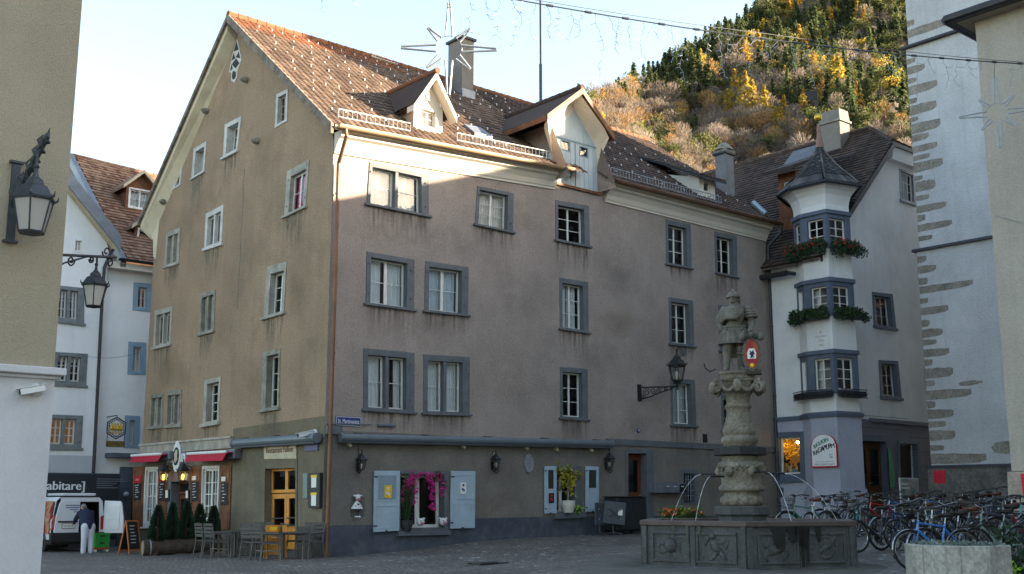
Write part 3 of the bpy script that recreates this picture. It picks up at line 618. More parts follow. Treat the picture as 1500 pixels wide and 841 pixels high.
# down pipes
dp=MB(); xa=PF.px(494,300,.14)[0]
dp.tube([L(-.05+.05,-.68,EZ0-.1),L(.05,-.66,EZ0-.3),L(xa,-.16,EZ0-1.05),L(xa,-.15,EZ0-1.2),L(xa,-.14,8),L(xa-.01,-.14,3),L(xa-.01,-.14,gz(*L(xa,-.14,0).xy)-.05)],.062,10)
for z in (11,8.5,6,3.3,1.2): dp.tube([L(xa,-.14,z),L(xa,-.14,z+.05)],.075,10)
dp.build('down_pipe',MATS['copper'],house,smooth=False)
dq=MB(); xb=HW-.05
dq.tube([L(HW+.25,-.68,EZ1-.12),L(HW+.22,-.64,EZ1-.45),L(xb,-.18,EZ1-1.0),L(xb,-.14,EZ1-1.2),L(xb,-.14,6),L(xb,-.14,.3)],.075,8)
for z in (12,9,6,3): dq.tube([L(xb,-.14,z),L(xb,-.14,z+.06)],.09,8)
dq.build('down_pipe',MATS['gutter_dark'],house)
# ---- snow guards and hooks --------------------------------------------------------------
def snow_rail(x0,x1,dy,mat_,y0=-.12,hh=.3):
    mb=MB(); n=int((x1-x0)/.17)
    def B(x,t): return L(x,y0+.05,ROOF(x,y0)+.08+t)
    for t in (.04,hh): mb.tube([B(x0,t),B(x1,t)],.018,5)
    for k in range(n+1): x=x0+(x1-x0)*k/n; mb.tube([B(x,.04),B(x,hh)],.011,4)
    for k in range(0,n+1,6): x=x0+(x1-x0)*k/n; mb.tube([B(x,0),B(x,hh*.9)],.02,4); mb.tube([B(x,hh*.9),L(x,y0+.4,ROOF(x,y0+.4)+.07)],.014,4)
    return mb.build('snow_guard',mat_,house)
snow_rail(.1,PF.px(607,170)[0]-.2,0,MATS['rail_white']); snow_rail(PF.px(668,205)[0],D2x0-.15,0,MATS['rail_white']); snow_rail(PF.px(893,255)[0],PF.px(1050,290)[0]+.2,0,MATS['rail_grey'])
hk=MB(); rn=random.Random(4)
for r,y in enumerate((.35,.95,1.6,2.3,3.0,3.7,4.4,5.1,5.8,6.4)):
    x=.15+(.37 if r%2 else 0)
    while x<12.5:
        jx=x+rn.uniform(-.06,.06)
        if not (D2x0-1.6+y*.2<jx<D2x1+1 and y<4.4) and not (dorm1['x0']-.7<jx<dorm1['x1']+.7 and y<2.7):
            c=L(jx,y,ROOF(jx,y)+.115); hk.tube([c+V((0,0,-.05)),c+V((0,0,.03)),c+(D2)*.05+V((0,0,.05))],.021,5)
        x+=.74 if r%3 else .52
for k in range(7):           # slanted rows on the right roof
    xs=13.0+k*1.35
    for j in range(12):
        y=.3+j*.52; x=xs+.06*y
        if j>10-k*.3: continue
        c=L(x+.12*(j%2),y,ROOF(x,y)+.11); hk.tube([c+V((0,0,-.05)),c+V((0,0,.03)),c+D2*.05+V((0,0,.05))],.021,5)
hk.build('snow_hook',MATS['rail_white'],roof,kind='stuff')
# ---- dormer window ----------------------------------------------------------------------
def dormer_small():
    PD=PY(.35); q=lambda u,v: PD.px(u,v)
    x0=q(606.4,165)[0]; x1=q(648.5,170)[0]; xm=(x0+x1)/2+.02; ze=q(606,146)[1]; za=q(633,118)[1]; zb=ROOF(x0,.35)-.1
    d=MB(); Y=lambda z: (z-ez(5))/(RZ-ez(5))*(RY+.55)-.55
    qd=qpx(PD,[(614,154),(641,163),(641,191),(613.5,184.5)])
    pass
    front=[(x0,zb),(x1,zb),(x1,ze),(xm,za),(x0,ze)]
    o=sheet(PD,front,[qd.hole((.02,.98,.02,.98))],0).build('dormer',MATS['white_cornice'],house)
    window(o,qd,smat=MATS['white_cornice'],fw=(.1,.1,.1,.04),cols=2,rows=2,depth=.12,sill=None,curtain=('curtain_white',0,[(0,.6)]),name='dormer_window')
    for x in (x0,x1):
        d.add([L(x,.35,zb),L(x,.35,ze),L(x,Y(ze)+.2,ze)],[(0,1,2)])
    d.build('dormer_cheek',mat('dormer_side',(.36,.27,.21),.85,.1,2),o)
    ov=.28; xl=x0-.3; xr=x1+.3; sl=(za-ze)/(xm-x0); zl=ze-.3*sl; yr=Y(za+.12)
    t1=tiles('dormer_roof',L(xl,.35-ov-.1,zl+.08),L(xl,Y(zl)+.0,zl+.08),L(xm,yr,za+.15),L(xm,.35-ov-.1,za+.15),MATS['tile_old'],o,tw=.24,th=.3,seed=8)
    # orientation: eave runs into the roof; build the mirror for the other side
    t2=tiles('dormer_roof',L(xr,Y(zl)+.0,zl+.08),L(xr,.35-ov-.1,zl+.08),L(xm,.35-ov-.1,za+.15),L(xm,yr,za+.15),MATS['tile_old'],o,tw=.24,th=.3,seed=9)
    v=MB()
    for xe in (xl,xr):
        A=L(xe,.35-ov-.14,zl+.06); B=L(xm,.35-ov-.14,za+.15)
        v.hexa([A+V((0,0,-.2)),B+V((0,0,-.22)),B+D2*(ov+.12)+V((0,0,-.22)),A+D2*(ov+.12)+V((0,0,-.2))],[A,B,B+D2*(ov+.12),A+D2*(ov+.12)])
    v.build('dormer_bargeboard',MATS['white_cornice'],o)
    c=MB(); c.box(-.07,.07,-.28,.3,0,.06,PD.frame(xm-.08,ze+.38,.005)); c.box(-.1,.1,-.12,.12,0,.05,PD.frame(xm+.55,ze+.1,.005)); c.build('dormer_ornament',MATS['white_paint'],o)
    r=MB(); ridge_caps(r,L(xm,.35-ov-.2,za+.2),L(xm,yr,za+.2),.11); r.rnd=[.5]*len(r.f); r.build('ridge_cap',MATS['tile_rust'],o)
dormer_small()
def dormer_loft():
    x0,x1=D2x0,D2x1; q=lambda u,v: PF.px(u,v); zb=q(809,268)[1]; zb2=q(873,280)[1]; zb=(zb+zb2)/2
    xm=q(841,160)[0]; zt=q(841,161)[1]; zsh=q(809,215)[1]
    pan=[(x0,zb),(x1,zb),(x1,zsh),(x1-.12,zsh+.5),(xm,zt),(x0+.12,zsh+.55),(x0,zsh)]
    holes=[]
    hq=[qpx(PF,[(430/4.674+730-9.5+8,400/4.674+120),(833.5,408/4.674+121.5),(833.5,222.5),(821,218)]),qpx(PF,[(848.5,214.5),(860,217.5),(860,231.5),(848.5,228)])]
    hh=[h.hole((0,1,0,1)) for h in hq]
    o=sheet(PF,pan,hh,.03,thick=.05).build('loft_dormer',MATS['loft_blue'],house)
    gl=MB(); bk=MB(); fr_=MB()
    for h in hq:
        gl.quad(*[h.P(a,b,.0) for a,b in ((0,0),(1,0),(1,1),(0,1))]); h.ring(fr_,(-.06,1.06,-.05,1.05),(.05,.95,.05,.95),.045,-.01); bk.quad(*[h.P(a,b,-.6) for a,b in ((-1,-1),(2,-1),(2,2),(-1,2))])
    gl.build('glass',MATS['glass'],o); fr_.build('pane_frame',MATS['shutter_panel'],o); bk.build('room_wall',MATS['room_dark'],o)
    pl=MB(); n=10                                   # boards: battens and the door gap
    for k in range(1,n):
        x=x0+(x1-x0)*k/n; pl.box(-.006,.006,0,(zt-zb)*(.62),0,.004,PF.frame(x,zb+.02,.0305))
    pl.box(-.012,.012,0,(zsh+.35-zb),0,.03,PF.frame((x0+x1)/2,zb+.02,.031)); pl.box(x0-(x0+x1)/2+.05,(x1-x0)/2-.05,-.03,.03,0,.025,PF.frame((x0+x1)/2,zsh+.42,.031))
    pl.build('door_batten',MATS['shutter_panel'],o)
    sil=MB(); sil.box(x0-.1,x1+.15,-.09,.03,zb-.1,zb,HM); sil.build('loft_sill',MATS['wood_brown'],o)
    # cheeks
    Y=lambda z: (z-ez(11))/(RZ-ez(11))*(RY+.55)-.55
    zc=zsh+.5; ck=MB()
    for x in (x0-.02,x1+.02): ck.add([L(x,-.0,zb),L(x,-.0,zc+.4),L(x,Y(zc)+.6,zc+.4),L(x,Y(zb)+.1,zb)],[(0,1,2,3)])
    ck.build('dormer_cheek',MATS['plaster_front'],o)
    # roof of the dormer
    za=PY(-.7).px(852,131)[1]; xa=PY(-.7).px(852,131)[0]; xl,zl=PY(-.7).px(803,166); xr,zr=PY(-.7).px(894,202)
    zl=zr=(zl+zr)/2; xa=(xl+xr)/2 if abs((xl+xr)/2-xa)>.6 else xa
    yv=-.72; 
    tiles('dormer_roof',L(xl-.1,yv,zl),L(xl-.1,Y(zl)+.2,zl),L(xa,Y(za)+.3,za),L(xa,yv,za),MATS['tile_old'],o,tw=.25,th=.34,seed=11)
    tiles('dormer_roof',L(xr+.1,Y(zr)+.2,zr),L(xr+.1,yv,zr),L(xa,yv,za),L(xa,Y(za)+.3,za),MATS['tile_old'],o,tw=.25,th=.34,seed=12)
    v=MB()
    for xe,ze_ in ((xl-.12,zl),(xr+.12,zr)):
        A=L(xe,yv-.06,ze_+.03); B=L(xa,yv-.06,za+.05); v.hexa([A+V((0,0,-.2)),B+V((0,0,-.24)),B+D2*.06+V((0,0,-.24)),A+D2*.06+V((0,0,-.2))],[A,B,B+D2*.06,A+D2*.06])
        e=L(xe,Y(ze_)+.2,ze_+.0); A2=A; v.hexa([A+V((0,0,-.2)),e+V((0,0,-.2)),e+D1*.05+V((0,0,-.2)),A+D1*.05+V((0,0,-.2))],[A,e,e+D1*.05,A+D1*.05])
    v.build('dormer_bargeboard',MATS['wood_brown'],o)
    # plastered cove between the boards and the overhanging roof
    cv=MB(); 
    def arc(xs,zs,xt,zt_): return None
    inn=[(x0,zb+1.0),(x0,zsh),(x0+.12,zsh+.55),(xm,zt),(x1-.12,zsh+.5),(x1,zsh),(x1,zb+1.0)]
    out=[(x0-.02,zb+1.0),(xl+.02,zl-.12),(xl+.25,zl+.2),(xa,za-.2),(xr-.25,zr+.2),(xr-.02,zr-.12),(x1+.02,zb+1.2)]
    N=6
    rows=[]
    for j in range(N+1):
        t=j/N; dd=(1-math.cos(t*math.pi/2)); ss=math.sin(t*math.pi/2)
        rows.append([L(a[0]+(b[0]-a[0])*ss,-.03-(.62)*dd if 0<i<6 else -.03,a[1]+(b[1]-a[1])*ss) for i,(a,b) in enumerate(zip(inn,out))])
    for j in range(N):
        for i in range(6): cv.quad(rows[j][i],rows[j][i+1],rows[j+1][i+1],rows[j+1][i])
    cv.build('cove',MATS['white_cornice'],o,smooth=True)
    r=MB(); ridge_caps(r,L(xa,yv-.05,za+.07),L(xa,Y(za)+.3,za+.07),.12); r.rnd=[.4]*len(r.f); r.build('ridge_cap',MATS['tile_old'],o)
    s=MB(); s.box(x0-.14,x0,-.05,.02,zb-.05,zsh-.3,HM); s.build('corner_board',MATS['loft_blue'],o)
dormer_loft()
def shed_dormer():
    PD=PY(.2); x0=PD.px(985,262)[0]; x1,zt=PD.px(1046,266); zb=ROOF(x1,.3); zt=zt-.1
    Y=lambda z: (z-EZ1)/(RZ-EZ1)*(RY+.55)-.55
    qd=qpx(PD,[(1029,264),(1041,266),(1041,284),(1029,281)])
    xs=PD.px(1024,270)[0]; xe=PD.px(1047,270)[0]
    o=sheet(PD,[(xs,zb-.25),(xe,zb-.25),(xe,zt+.1),(xs,zt+.1)],[qd.hole((0,1,0,1))]).build('dormer',MATS['white_cornice'],house)
    window(o,qd,smat=MATS['white_cornice'],fw=(.05,.05,.05,.05),cols=1,rows=1,depth=.1,sill=None,name='dormer_window')
    c=MB()
    for x in (xs,xe): c.add([L(x,.2,zb-.25),L(x,.2,zt+.1),L(x,Y(zt)+1.2,zt+.75),L(x,Y(zt)+.6,zt+.3)],[(0,1,2,3)])
    c.build('dormer_cheek',MATS['white_cornice'],o)
    tiles('dormer_roof',L(xs-.25,-.15,zt+.05),L(xe+.3,-.15,zt+.05),L(xe+.3,3.4,zt+1.75),L(xs-.25,3.4,zt+1.75),MATS['tile_old'],o,seed=15)
    b=MB(); b.hexa([L(xs-.25,-.2,zt-.05),L(xe+.3,-.2,zt-.05),L(xe+.3,3.3,zt+1.62),L(xs-.25,3.3,zt+1.62)],[L(xs-.25,-.2,zt+.05),L(xe+.3,-.2,zt+.05),L(xe+.3,3.3,zt+1.72),L(xs-.25,3.3,zt+1.72)]); b.build('dormer_eave',MATS['gutter_dark'],o)
shed_dormer()
# ---- chimney, aerial mast, skylights ----------------------------------------------------
def chimney(x,y,w,d,zb,zt,mats,cap,name='chimney',parent=None,taper=1.0):
    mb=MB(); mb.hexa([L(x-w/2,y-d/2,zb),L(x+w/2,y-d/2,zb),L(x+w/2,y+d/2,zb),L(x-w/2,y+d/2,zb)],[L(x-w/2*taper,y-d/2*taper,zt),L(x+w/2*taper,y-d/2*taper,zt),L(x+w/2*taper,y+d/2*taper,zt),L(x-w/2*taper,y+d/2*taper,zt)])
    o=mb.build(name,mats,parent or house,bevel=.02); c=MB(); c.box(x-w/2-.08,x+w/2+.08,y-d/2-.08,y+d/2+.08,zt+.001,zt+.1,HM); c.build('chimney_cap',cap,o); return o
mat('chimney_plaster',(.17,.155,.14),.9,.12,2,.3,20,stain=(.22,.2,.18),stain_amt=.4)
PC=PY(5.0); cx=(PC.px(668,100)[0]+PC.px(697,100)[0])/2
ch=chimney(cx+.2,5.6,.62,.95,17,PC.px(682,58)[1]+.1,MATS['chimney_plaster'],MATS['gutter_dark'],parent=roof)
fl=MB(); fl.box(cx+.2-.34,cx+.2+.34,5.05,6.15,17,ROOF(cx,5.05)+.42,HM); fl.build('chimney_flashing',MATS['lead'],ch)
hd=MB(); hd.lathe([(.12,0),(.2,.02),(.22,.12),(.1,.16),(.1,.22)],12,Matrix.Translation(L(cx+.12,5.6,PC.px(682,58)[1]+.2))); hd.build('chimney_cowl',MATS['gutter_dark'],ch)
PM=PY(RY); mx,mz=PM.px(790,150); mb=MB(); mb.tube([L(mx,RY-.1,RZ-.5),L(mx,RY-.1,PM.px(790,95)[1])],.075,8); mb.tube([L(mx,RY-.1,PM.px(790,96)[1]),L(mx,RY-.1,PM.px(790,-45)[1])],.045,8); mb.build('aerial_mast',MATS['iron_grey'],roof)
CY2,_z=PX(21.6).px(1062,262); hz=PX(21.6).px(1062,228)[1]
c2=chimney(21.6,CY2,.6,.6,13,hz,mat('chimney_grey',(.2,.2,.205),.9,.15,2,.3,20,streak=.4,stain=(.12,.12,.125),stain_amt=.4),MATS['gutter_dark'],parent=roof2)
hm=MB(); hm.box(21.6-.34,21.6+.34,CY2-.34,CY2+.34,hz+.101,hz+.24,HM); hm.lathe([(.46,.24),(.4,.3),(.26,.5),(.17,.58)],8,Matrix.Translation(L(21.6,CY2,hz)),ph=.39); hm.build('chimney_cowl',MATS['stone_worn'],c2)
def skylight(x,y,w,h,name='skylight'):
    mb=MB(); nrm=(L(0,RY,RZ)-L(0,ey,ez(5))).cross(-D1).normalized()
    A=[L(x,y,ROOF(x,y)),L(x+w,y,ROOF(x+w,y)),L(x+w,y+h,ROOF(x+w,y+h)),L(x,y+h,ROOF(x,y+h))]
    mb.hexa([p for p in A],[p+V((0,0,.17)) for p in A]); mb.build(name,MATS['lead'],roof)
skylight(PY(.9).px(692,192)[0],.75,.8,.65)
hb=MB(); xh,zh=PY(RY+.3).px(553,78); hb.hexa([L(xh-.6,RY-.2,RZ),L(xh+.7,RY-.2,RZ),L(xh+.7,RY+1,RZ-.6),L(xh-.6,RY+1,RZ-.6)],[L(xh-.4,RY+.1,RZ+.32),L(xh+.7,RY+.1,RZ+.22),L(xh+.7,RY+1,RZ+.1),L(xh-.4,RY+1,RZ+.1)]); hb.build('roof_hatch',MATS['white_cornice'],roof)

# a crack and some patched plaster
def patch(PL,u,v,w,h,m_,seed,par=house):
    a,z=PL.px(u,v); r=random.Random(seed); mb=MB(); n=7; fade=[]; ph=[r.uniform(0,6.3) for _ in range(4)]
    for j in range(n+1):
        for i in range(n+1):
            x=2*i/n-1; y=2*j/n-1; d=max(abs(x),abs(y)); rr=math.hypot(x,y) or 1; k=d/rr if rr>0 else 1
            wob=1+.12*math.sin(3*math.atan2(y,x)+ph[0])+.08*math.sin(5*math.atan2(y,x)+ph[1]); mb.v.append(PL.W(a+x*k*w/2*wob,z+y*k*h/2*wob,.0035+.0004*(seed%5))); fade.append(max(0,1-d)**.6)
    for j in range(n):
        for i in range(n): q=j*(n+1)+i; mb.f.append([q,q+1,q+n+2,q+n+1]); mb.mi.append(0)
    o=mb.build('plaster_patch',MATS[m_],par); at=o.data.attributes.new('fade','FLOAT','POINT'); at.data.foreach_set('value',fade)
drip_mat('patch_warm',(.35,.265,.2),.45,(.5,.5,.6)); drip_mat('patch_cool',(.2,.17,.16),.22,(.5,.5,.5)); drip_mat('patch_gable',(.34,.25,.16),.45,(.5,.5,.5)); drip_mat('patch_umber',(.18,.135,.085),.3,(.5,.5,.4))
for k,(u,v,w,h,c) in enumerate(((640,490,2.6,1.1,'patch_warm'),(760,420,2.4,2.2,'patch_cool'),(880,530,3,2.4,'patch_cool'),(900,400,3.4,2,'patch_cool'),(740,560,2.4,1.8,'patch_warm'),(900,480,3,1.4,'patch_warm'),(1040,420,1.6,3,'patch_cool'),(930,620,3,1,'patch_cool'),(650,350,2.4,1.2,'patch_cool'),(560,340,3,.9,'patch_warm'),(770,320,2,1.4,'patch_warm'),(1100,520,1.2,3.4,'patch_cool'),(800,680,3,1.2,'patch_cool'),(720,735,2.5,.9,'patch_warm'))): patch(PF,u,v,w,h,c,k+1)
for k,(u,v,w,h,c) in enumerate(((330,150,3,2.4,'patch_gable'),(270,330,3,2,'patch_gable'),(360,400,3.2,3,'patch_umber'),(330,480,3,1.6,'patch_gable'),(250,540,2.4,1.8,'patch_umber'),(440,420,2,4,'patch_umber'),(440,560,1.8,2.6,'patch_umber'),(360,560,3,2.2,'patch_umber'),(300,300,2,1.4,'patch_umber'),(390,230,2.4,2.2,'patch_gable'))): patch(PG,u,v,w,h,c,k+30)
ck=MB(); rk=random.Random(2); pts=[]
for k in range(26):
    f=k/25; pts.append(PG.W(*PG.px(358-10*f+rk.uniform(-.7,.7),248+205*f),.001))
ck.tube(pts,.012,4); ck.build('wall_crack',MATS['board_old'],house)
# ---- shutters, awnings and the like on the townhouse --------------------------------------
def shutter(Q,panel_top=None,name='shutter',body=None,pane=None,d0=.05,d1=.1):
    body=body or MATS['shutter_blue']; w,h=Q.w,Q.h; m=MB()
    fx=.11/w; Q.bar(m,0,1,0,1,d1,d0)
    o=m.build(name,body,house,bevel=.01)
    p=MB()
    for (b0,b1) in ((.05,.43),(.5,.94)): Q.ring(p,(fx*.9,1-fx*.9,b0,b1),(fx*1.25,1-fx*1.25,b0+.02,b1-.02),d1+.012,d1+.001)
    p.build('shutter_moulding',body,o)
    if pane:
        g=MB(); Q.bar(g,fx*1.4,1-fx*1.4,.52,.93,d1+.006,d1+.001); g.build('shutter_panel',pane,o)
    hh=MB()
    for b in (.1,.9): Q.bar(hh,-.01,.14,b-.012,b+.012,d1+.012,d1+.001)
    Q.bar(hh,.45,.52,-.02,.02,d1+.03,d1+.0)
    hh.build('shutter_hinge',MATS['iron_grey'],o)
    return o
S1=qpx(PF,[(546,689.7),(583.5,689.7),(582.3,777.5),(544.5,779.7)]); S2=qpx(PF,[(658.5,690),(694,690.3),(693,773.4),(657,774.4)])
shutter(S1,pane=MATS['shutter_panel']); shutter(S2)
S3=qpx(PF,[(795.5,683),(812.5,683),(812.7,752),(795.3,752.4)]); S4=qpx(PF,[(855.5,683),(874.5,683.7),(874.7,749),(855.3,750)])
shutter(S3,pane=MATS['room_dark']); shutter(S4,pane=MATS['room_dark'])
def wood_panel(q):
    Q=qpx(PG,q,.05); m=MB(); Q.bar(m,0,1,0,1,.05,0.004); o=m.build('folding_shutter',MATS['wood_brown'],house,bevel=.012)
    p=MB()
    for b0,b1 in ((.03,.3),(.34,.62),(.66,.97)): Q.ring(p,(.1,.9,b0,b1),(.2,.8,b0+.03,b1-.03),.065,.051)
    p.build('shutter_moulding',MATS['wood_brown'],o); return Q
PN=[wood_panel(q) for q in ([(195,684),(211,682),(208.5,774),(193.5,776)],[(232,682.5),(245,681),(243,771),(230,772)],[(279.5,683),(295,681),(293,771),(278,773)],[(323,682),(338.5,681),(335,775.5),(320.5,776)])]
def slate_board(Q,b0,b1,nm,red=None,lab=None):
    m=MB(); Q.bar(m,.18,.82,b0,b1,.085,.066); o=m.build('menu_slate',MATS['chalk_black']); tag(o,lab,'menu board',group='slate menu boards on the bar shutters')
    t=MB(); rn=random.Random(nm)
    for k in range(6):
        b=b1-(b1-b0)*(k+.7)/7; a=.26+rn.random()*.1; Q.bar(t,a,a+.15+rn.random()*.25,b-.004,b+.004,.088,.0855)
    t.build('chalk_line',MATS['text_white'],o)
    if red is MATS['gutter_grey']:
        r=MB(); Q.bar(r,.22,.6,b1+.02,b1+.09,.09,.0655); r.build('brand_plate',MATS['paper'],o)
    elif red:
        r=MB(); Q.bar(r,.18,.82,b1+.01,b1+.12,.09,.0655); r.build('brand_plate',red,o)
        r=MB(); w=Q.PL; c=Q.az(.5,b1+.065); r.text('Calanda' if red is MATS['red'] else 'e',Q.PL.frame(c[0],c[1],.092)@Matrix.Scale(-1,4,(1,0,0)),.1); r.build('plate_lettering',MATS['text_white'],o)
slate_board(PN[0],.46,.72,1,MATS['red'],'slate menu board under a red plate on the leftmost brown shutter')
slate_board(PN[1],.42,.72,2,MATS['red'],'slate menu board under a red plate just left of the bar door')
slate_board(PN[2],.42,.74,3,MATS['gutter_grey'],'slate menu board under a grey plate just right of the bar door')
slate_board(PN[3],.38,.73,4,MATS['gutter_grey'],'slate menu board under a grey plate on the rightmost brown shutter')
# awning cassettes
def cassette(PL,p0,p1,r,m,nm='awning',par=house,d=.22):
    (a0,z0),(a1,z1)=PL.px(*p0,d),PL.px(*p1,d); A=PL.W(a0,z0,d); B=PL.W(a1,z1,d); mb=MB(); prof=[]
    mb.tube([A,B],r,12); n=PL.n
    mb.hexa([A-n*d+V((0,0,.02)),B-n*d+V((0,0,.02)),B+V((0,0,-.02)),A+V((0,0,-.02))],[A-n*d+V((0,0,r*.9)),B-n*d+V((0,0,r*.9)),B+V((0,0,r*.95)),A+V((0,0,r*.95))])
    mb.tube([A+n*.02+V((0,0,-r*.9)),B+n*.02+V((0,0,-r*.9))],.045,8)
    o=mb.build(nm,m,par); e=MB(); dr=(B-A).normalized()
    for P_ in (A,B): e.tube([P_-dr*.05,P_+dr*.05],r*1.12,12)
    e.build('awning_end_cap',m,o)
    k=MB(); nb=max(2,int((B-A).length/2.6))
    for i in range(nb+1):
        c=A+(B-A)*((i+.25)/(nb+.5)); k.hexa([c-n*d+dr*-.09+V((0,0,r*.96)),c-n*d+dr*.09+V((0,0,r*.96)),c+dr*.09+V((0,0,r*.96)),c-dr*.09+V((0,0,r*.96))],[c-n*d-dr*.09+V((0,0,r*1.3)),c-n*d+dr*.09+V((0,0,r*1.3)),c+dr*.09+V((0,0,r*1.15)),c-dr*.09+V((0,0,r*1.15))])
    k.build('awning_bracket',MATS['iron_black'],o); return o
cassette(PF,(500,641),(895,650.5),.13,MATS['awning_grey'])
cassette(PG,(343,649.5),(463,641.5),.14,MATS['awning_grey'])
ct=MB(); ct.hexa([PF.W(.02,3.6,.0),PF.W(.55,3.6,.0),PF.W(.55,3.6,.12),PF.W(.02,3.6,.12)],[PF.W(.02,3.84,.0),PF.W(.55,3.84,.0),PF.W(.55,3.84,.12),PF.W(.02,3.84,.12)]); ct.build('corner_band',MATS['stone_grey'],house)
ct=MB(); ct.tube([PF.W(.02,3.9,.05),PF.W(1.6,3.95,.05)],.02,6); ct.tube([PF.W(1.85,3.95,.06),PF.W(2.5,3.95,.06)],.05,6); ct.build('cable_conduit',MATS['gutter_grey'],house)
def red_awning(q,gear):
    Q=qpx(PG,q,.55); m=MB(); T=[PG.W(*Q.az(a,1),.55) for a in (0,1)]; Bm=[PG.W(*Q.az(a,0),.62) for a in (0,1)]
    m.hexa([Bm[0],Bm[1],Bm[1]-PG.n*.02,Bm[0]-PG.n*.02],[T[0],T[1],T[1]-PG.n*.02,T[0]-PG.n*.02])
    top=[PG.W(Q.az(0,1)[0],Q.az(0,1)[1]+.06,.03),PG.W(Q.az(1,1)[0],Q.az(1,1)[1]+.06,.03)]
    m.hexa([T[0],T[1],top[1],top[0]],[T[0]+V((0,0,.03)),T[1]+V((0,0,.03)),top[1]+V((0,0,.03)),top[0]+V((0,0,.03))])
    o=m.build('red_awning',MATS['awning_red'],house)
    b=MB(); b.tube([T[0]+V((0,0,.05)),T[1]+V((0,0,.05))],.05,8); b.build('awning_front_rail',MATS['white_paint'],o)
    b=MB(); g0=PG.px(gear[0],gear[2],.3); g1=PG.px(gear[1],gear[2],.3); b.box(min(g0[0],g1[0]),max(g0[0],g1[0])-.12,0,.3,g0[1]-.12,g0[1]+.2,Matrix(((PG.a.x,PG.n.x,0,PG.o.x),(PG.a.y,PG.n.y,0,PG.o.y),(0,0,1,0),(0,0,0,1)))); b.build('awning_housing',MATS['gutter_grey'],o,bevel=.03)
red_awning([(192.4,669.5),(236,667),(233.5,676),(193,677.5)],(236,247,669)); red_awning([(274.5,667),(331.4,664),(328,675),(273.2,676.5)],(331.5,342.5,667))
# ================================================================== things fixed on the townhouse
FLIP=Matrix.Scale(-1,4,(1,0,0))
def tf(PL,a,z,d): # text frame facing outward for either plane orientation
    M_=PL.frame(a,z,d); return M_ if PL.a.cross(UP).dot(PL.n)>0 else M_@FLIP
# street name plate
a,z=PF.px(510,617.5); w=.42
m=MB(); m.box(-.46,.46,-.15,.15,0,.025,PF.frame(a,z,.005)); o=m.build('street_sign',MATS['sign_blue'],bevel=.01); tag(o,'small blue street name plate lettered St. Martinsplatz beside the down pipe','sign')
t=MB(); t.text('St. Martinsplatz',tf(PF,a,z,.033),.17,squash=.72); t.build('sign_lettering',MATS['text_white'],o)
t=MB(); 
for s_ in (-1,1): t.box(-.44,.44,s_*.128-.006,s_*.128+.006,0,.001,PF.frame(a,z,.032)); t.box(s_*.435-.006,s_*.435+.006,-.128,.128,0,.001,PF.frame(a,z,.0325))
t.build('sign_border',MATS['text_white'],o)
a,z=PF.px(935,631); m=MB(); m.lathe([(.09,0),(.09,.02),(.075,.03)],14,PF.frame(a,z,.004)); o=m.build('house_number_plate',MATS['sign_blue']); tag(o,'tiny round blue house number plate on the brown wall under the lantern','sign'); t=MB(); t.text('9',tf(PF,a,z,.036),.14); t.build('sign_lettering',MATS['text_white'],o)
a,z=PG.px(456,653,.03); m=MB(); m.box(-.38,.38,-.15,.15,0,.03,PG.frame(a,z,.01)); o=m.build('street_sign',MATS['sign_blue']); tag(o,'dark blue street plate on the gable wall tucked under the awning end','sign')
# restaurant name board
q=qpx(PG,[(388,652),(435.3,649.4),(435.7,672),(388.8,672.8)]); m=MB(); q.bar(m,0,1,0,1,.05,.004); o=m.build('restaurant_sign',MATS['sign_cream'],bevel=.01); tag(o,'cream board lettered Restaurant Falken in dark gothic script above the orange doors','sign')
a,z=q.az(.5,.6); t=MB(); MM=tf(PG,a,z,.053); sz=q.w*.128
for dx in (-.006,.0,.006): t.text('Restaurant Falken',MM@Matrix.Translation((dx,0,dx*.02+.001)),sz,squash=.92,shear=.0)
t.build('sign_lettering',MATS['text_maroon'],o)
# bar sign with an oval crest
q=qpx(PG,[(246.6,665),(274,663),(274,677),(247,679)]); m=MB(); q.bar(m,-.05,1.05,-.15,1.15,.05,.004); o=m.build('bar_sign',MATS['stone_grey'],bevel=.015); tag(o,'white bar sign with an oval lion crest and black numerals over the bar door','sign')
m=MB(); q.bar(m,0,.98,.08,.92,.065,.051); m.build('sign_panel',MATS['white_paint'],o)
t=MB(); 
for s_,a_ in (('Wein',.2),('St',.86)):
    c=q.az(a_,.5); t.text(s_,tf(PG,c[0],c[1],.067),.3,squash=.8)
t.build('sign_lettering',MATS['text_black'],o)
c=PG.px(262.7,668.7); fm=tf(PG,c[0],c[1],.07); m=MB(); pts=[(math.cos(k*math.pi/12)*.3*(1 if abs(math.sin(k*math.pi/12))<.75 else .9),math.sin(k*math.pi/12)*.56) for k in range(24)]; m.prism(pts,.05,fm); m.build('crest_plate',MATS['white_paint'],o)
m=MB(); m.prism([(math.cos(k*math.pi/12)*.24,math.sin(k*math.pi/12)*.33) for k in range(24)],.012,fm@Matrix.Translation((0,0,.051))); m.build('crest_ring',MATS['text_black'],o)
m=MB()
m.prism([(-.1,-.2),(.02,-.24),(.06,-.1),(.12,-.18),(.16,-.12),(.1,.02),(.14,.14),(.05,.24),(-.06,.22),(-.1,.1),(-.16,.12),(-.12,.0)],.012,fm@Matrix.Translation((0,0,.064))); m.build('crest_lion',MATS['sign_cream'],o)

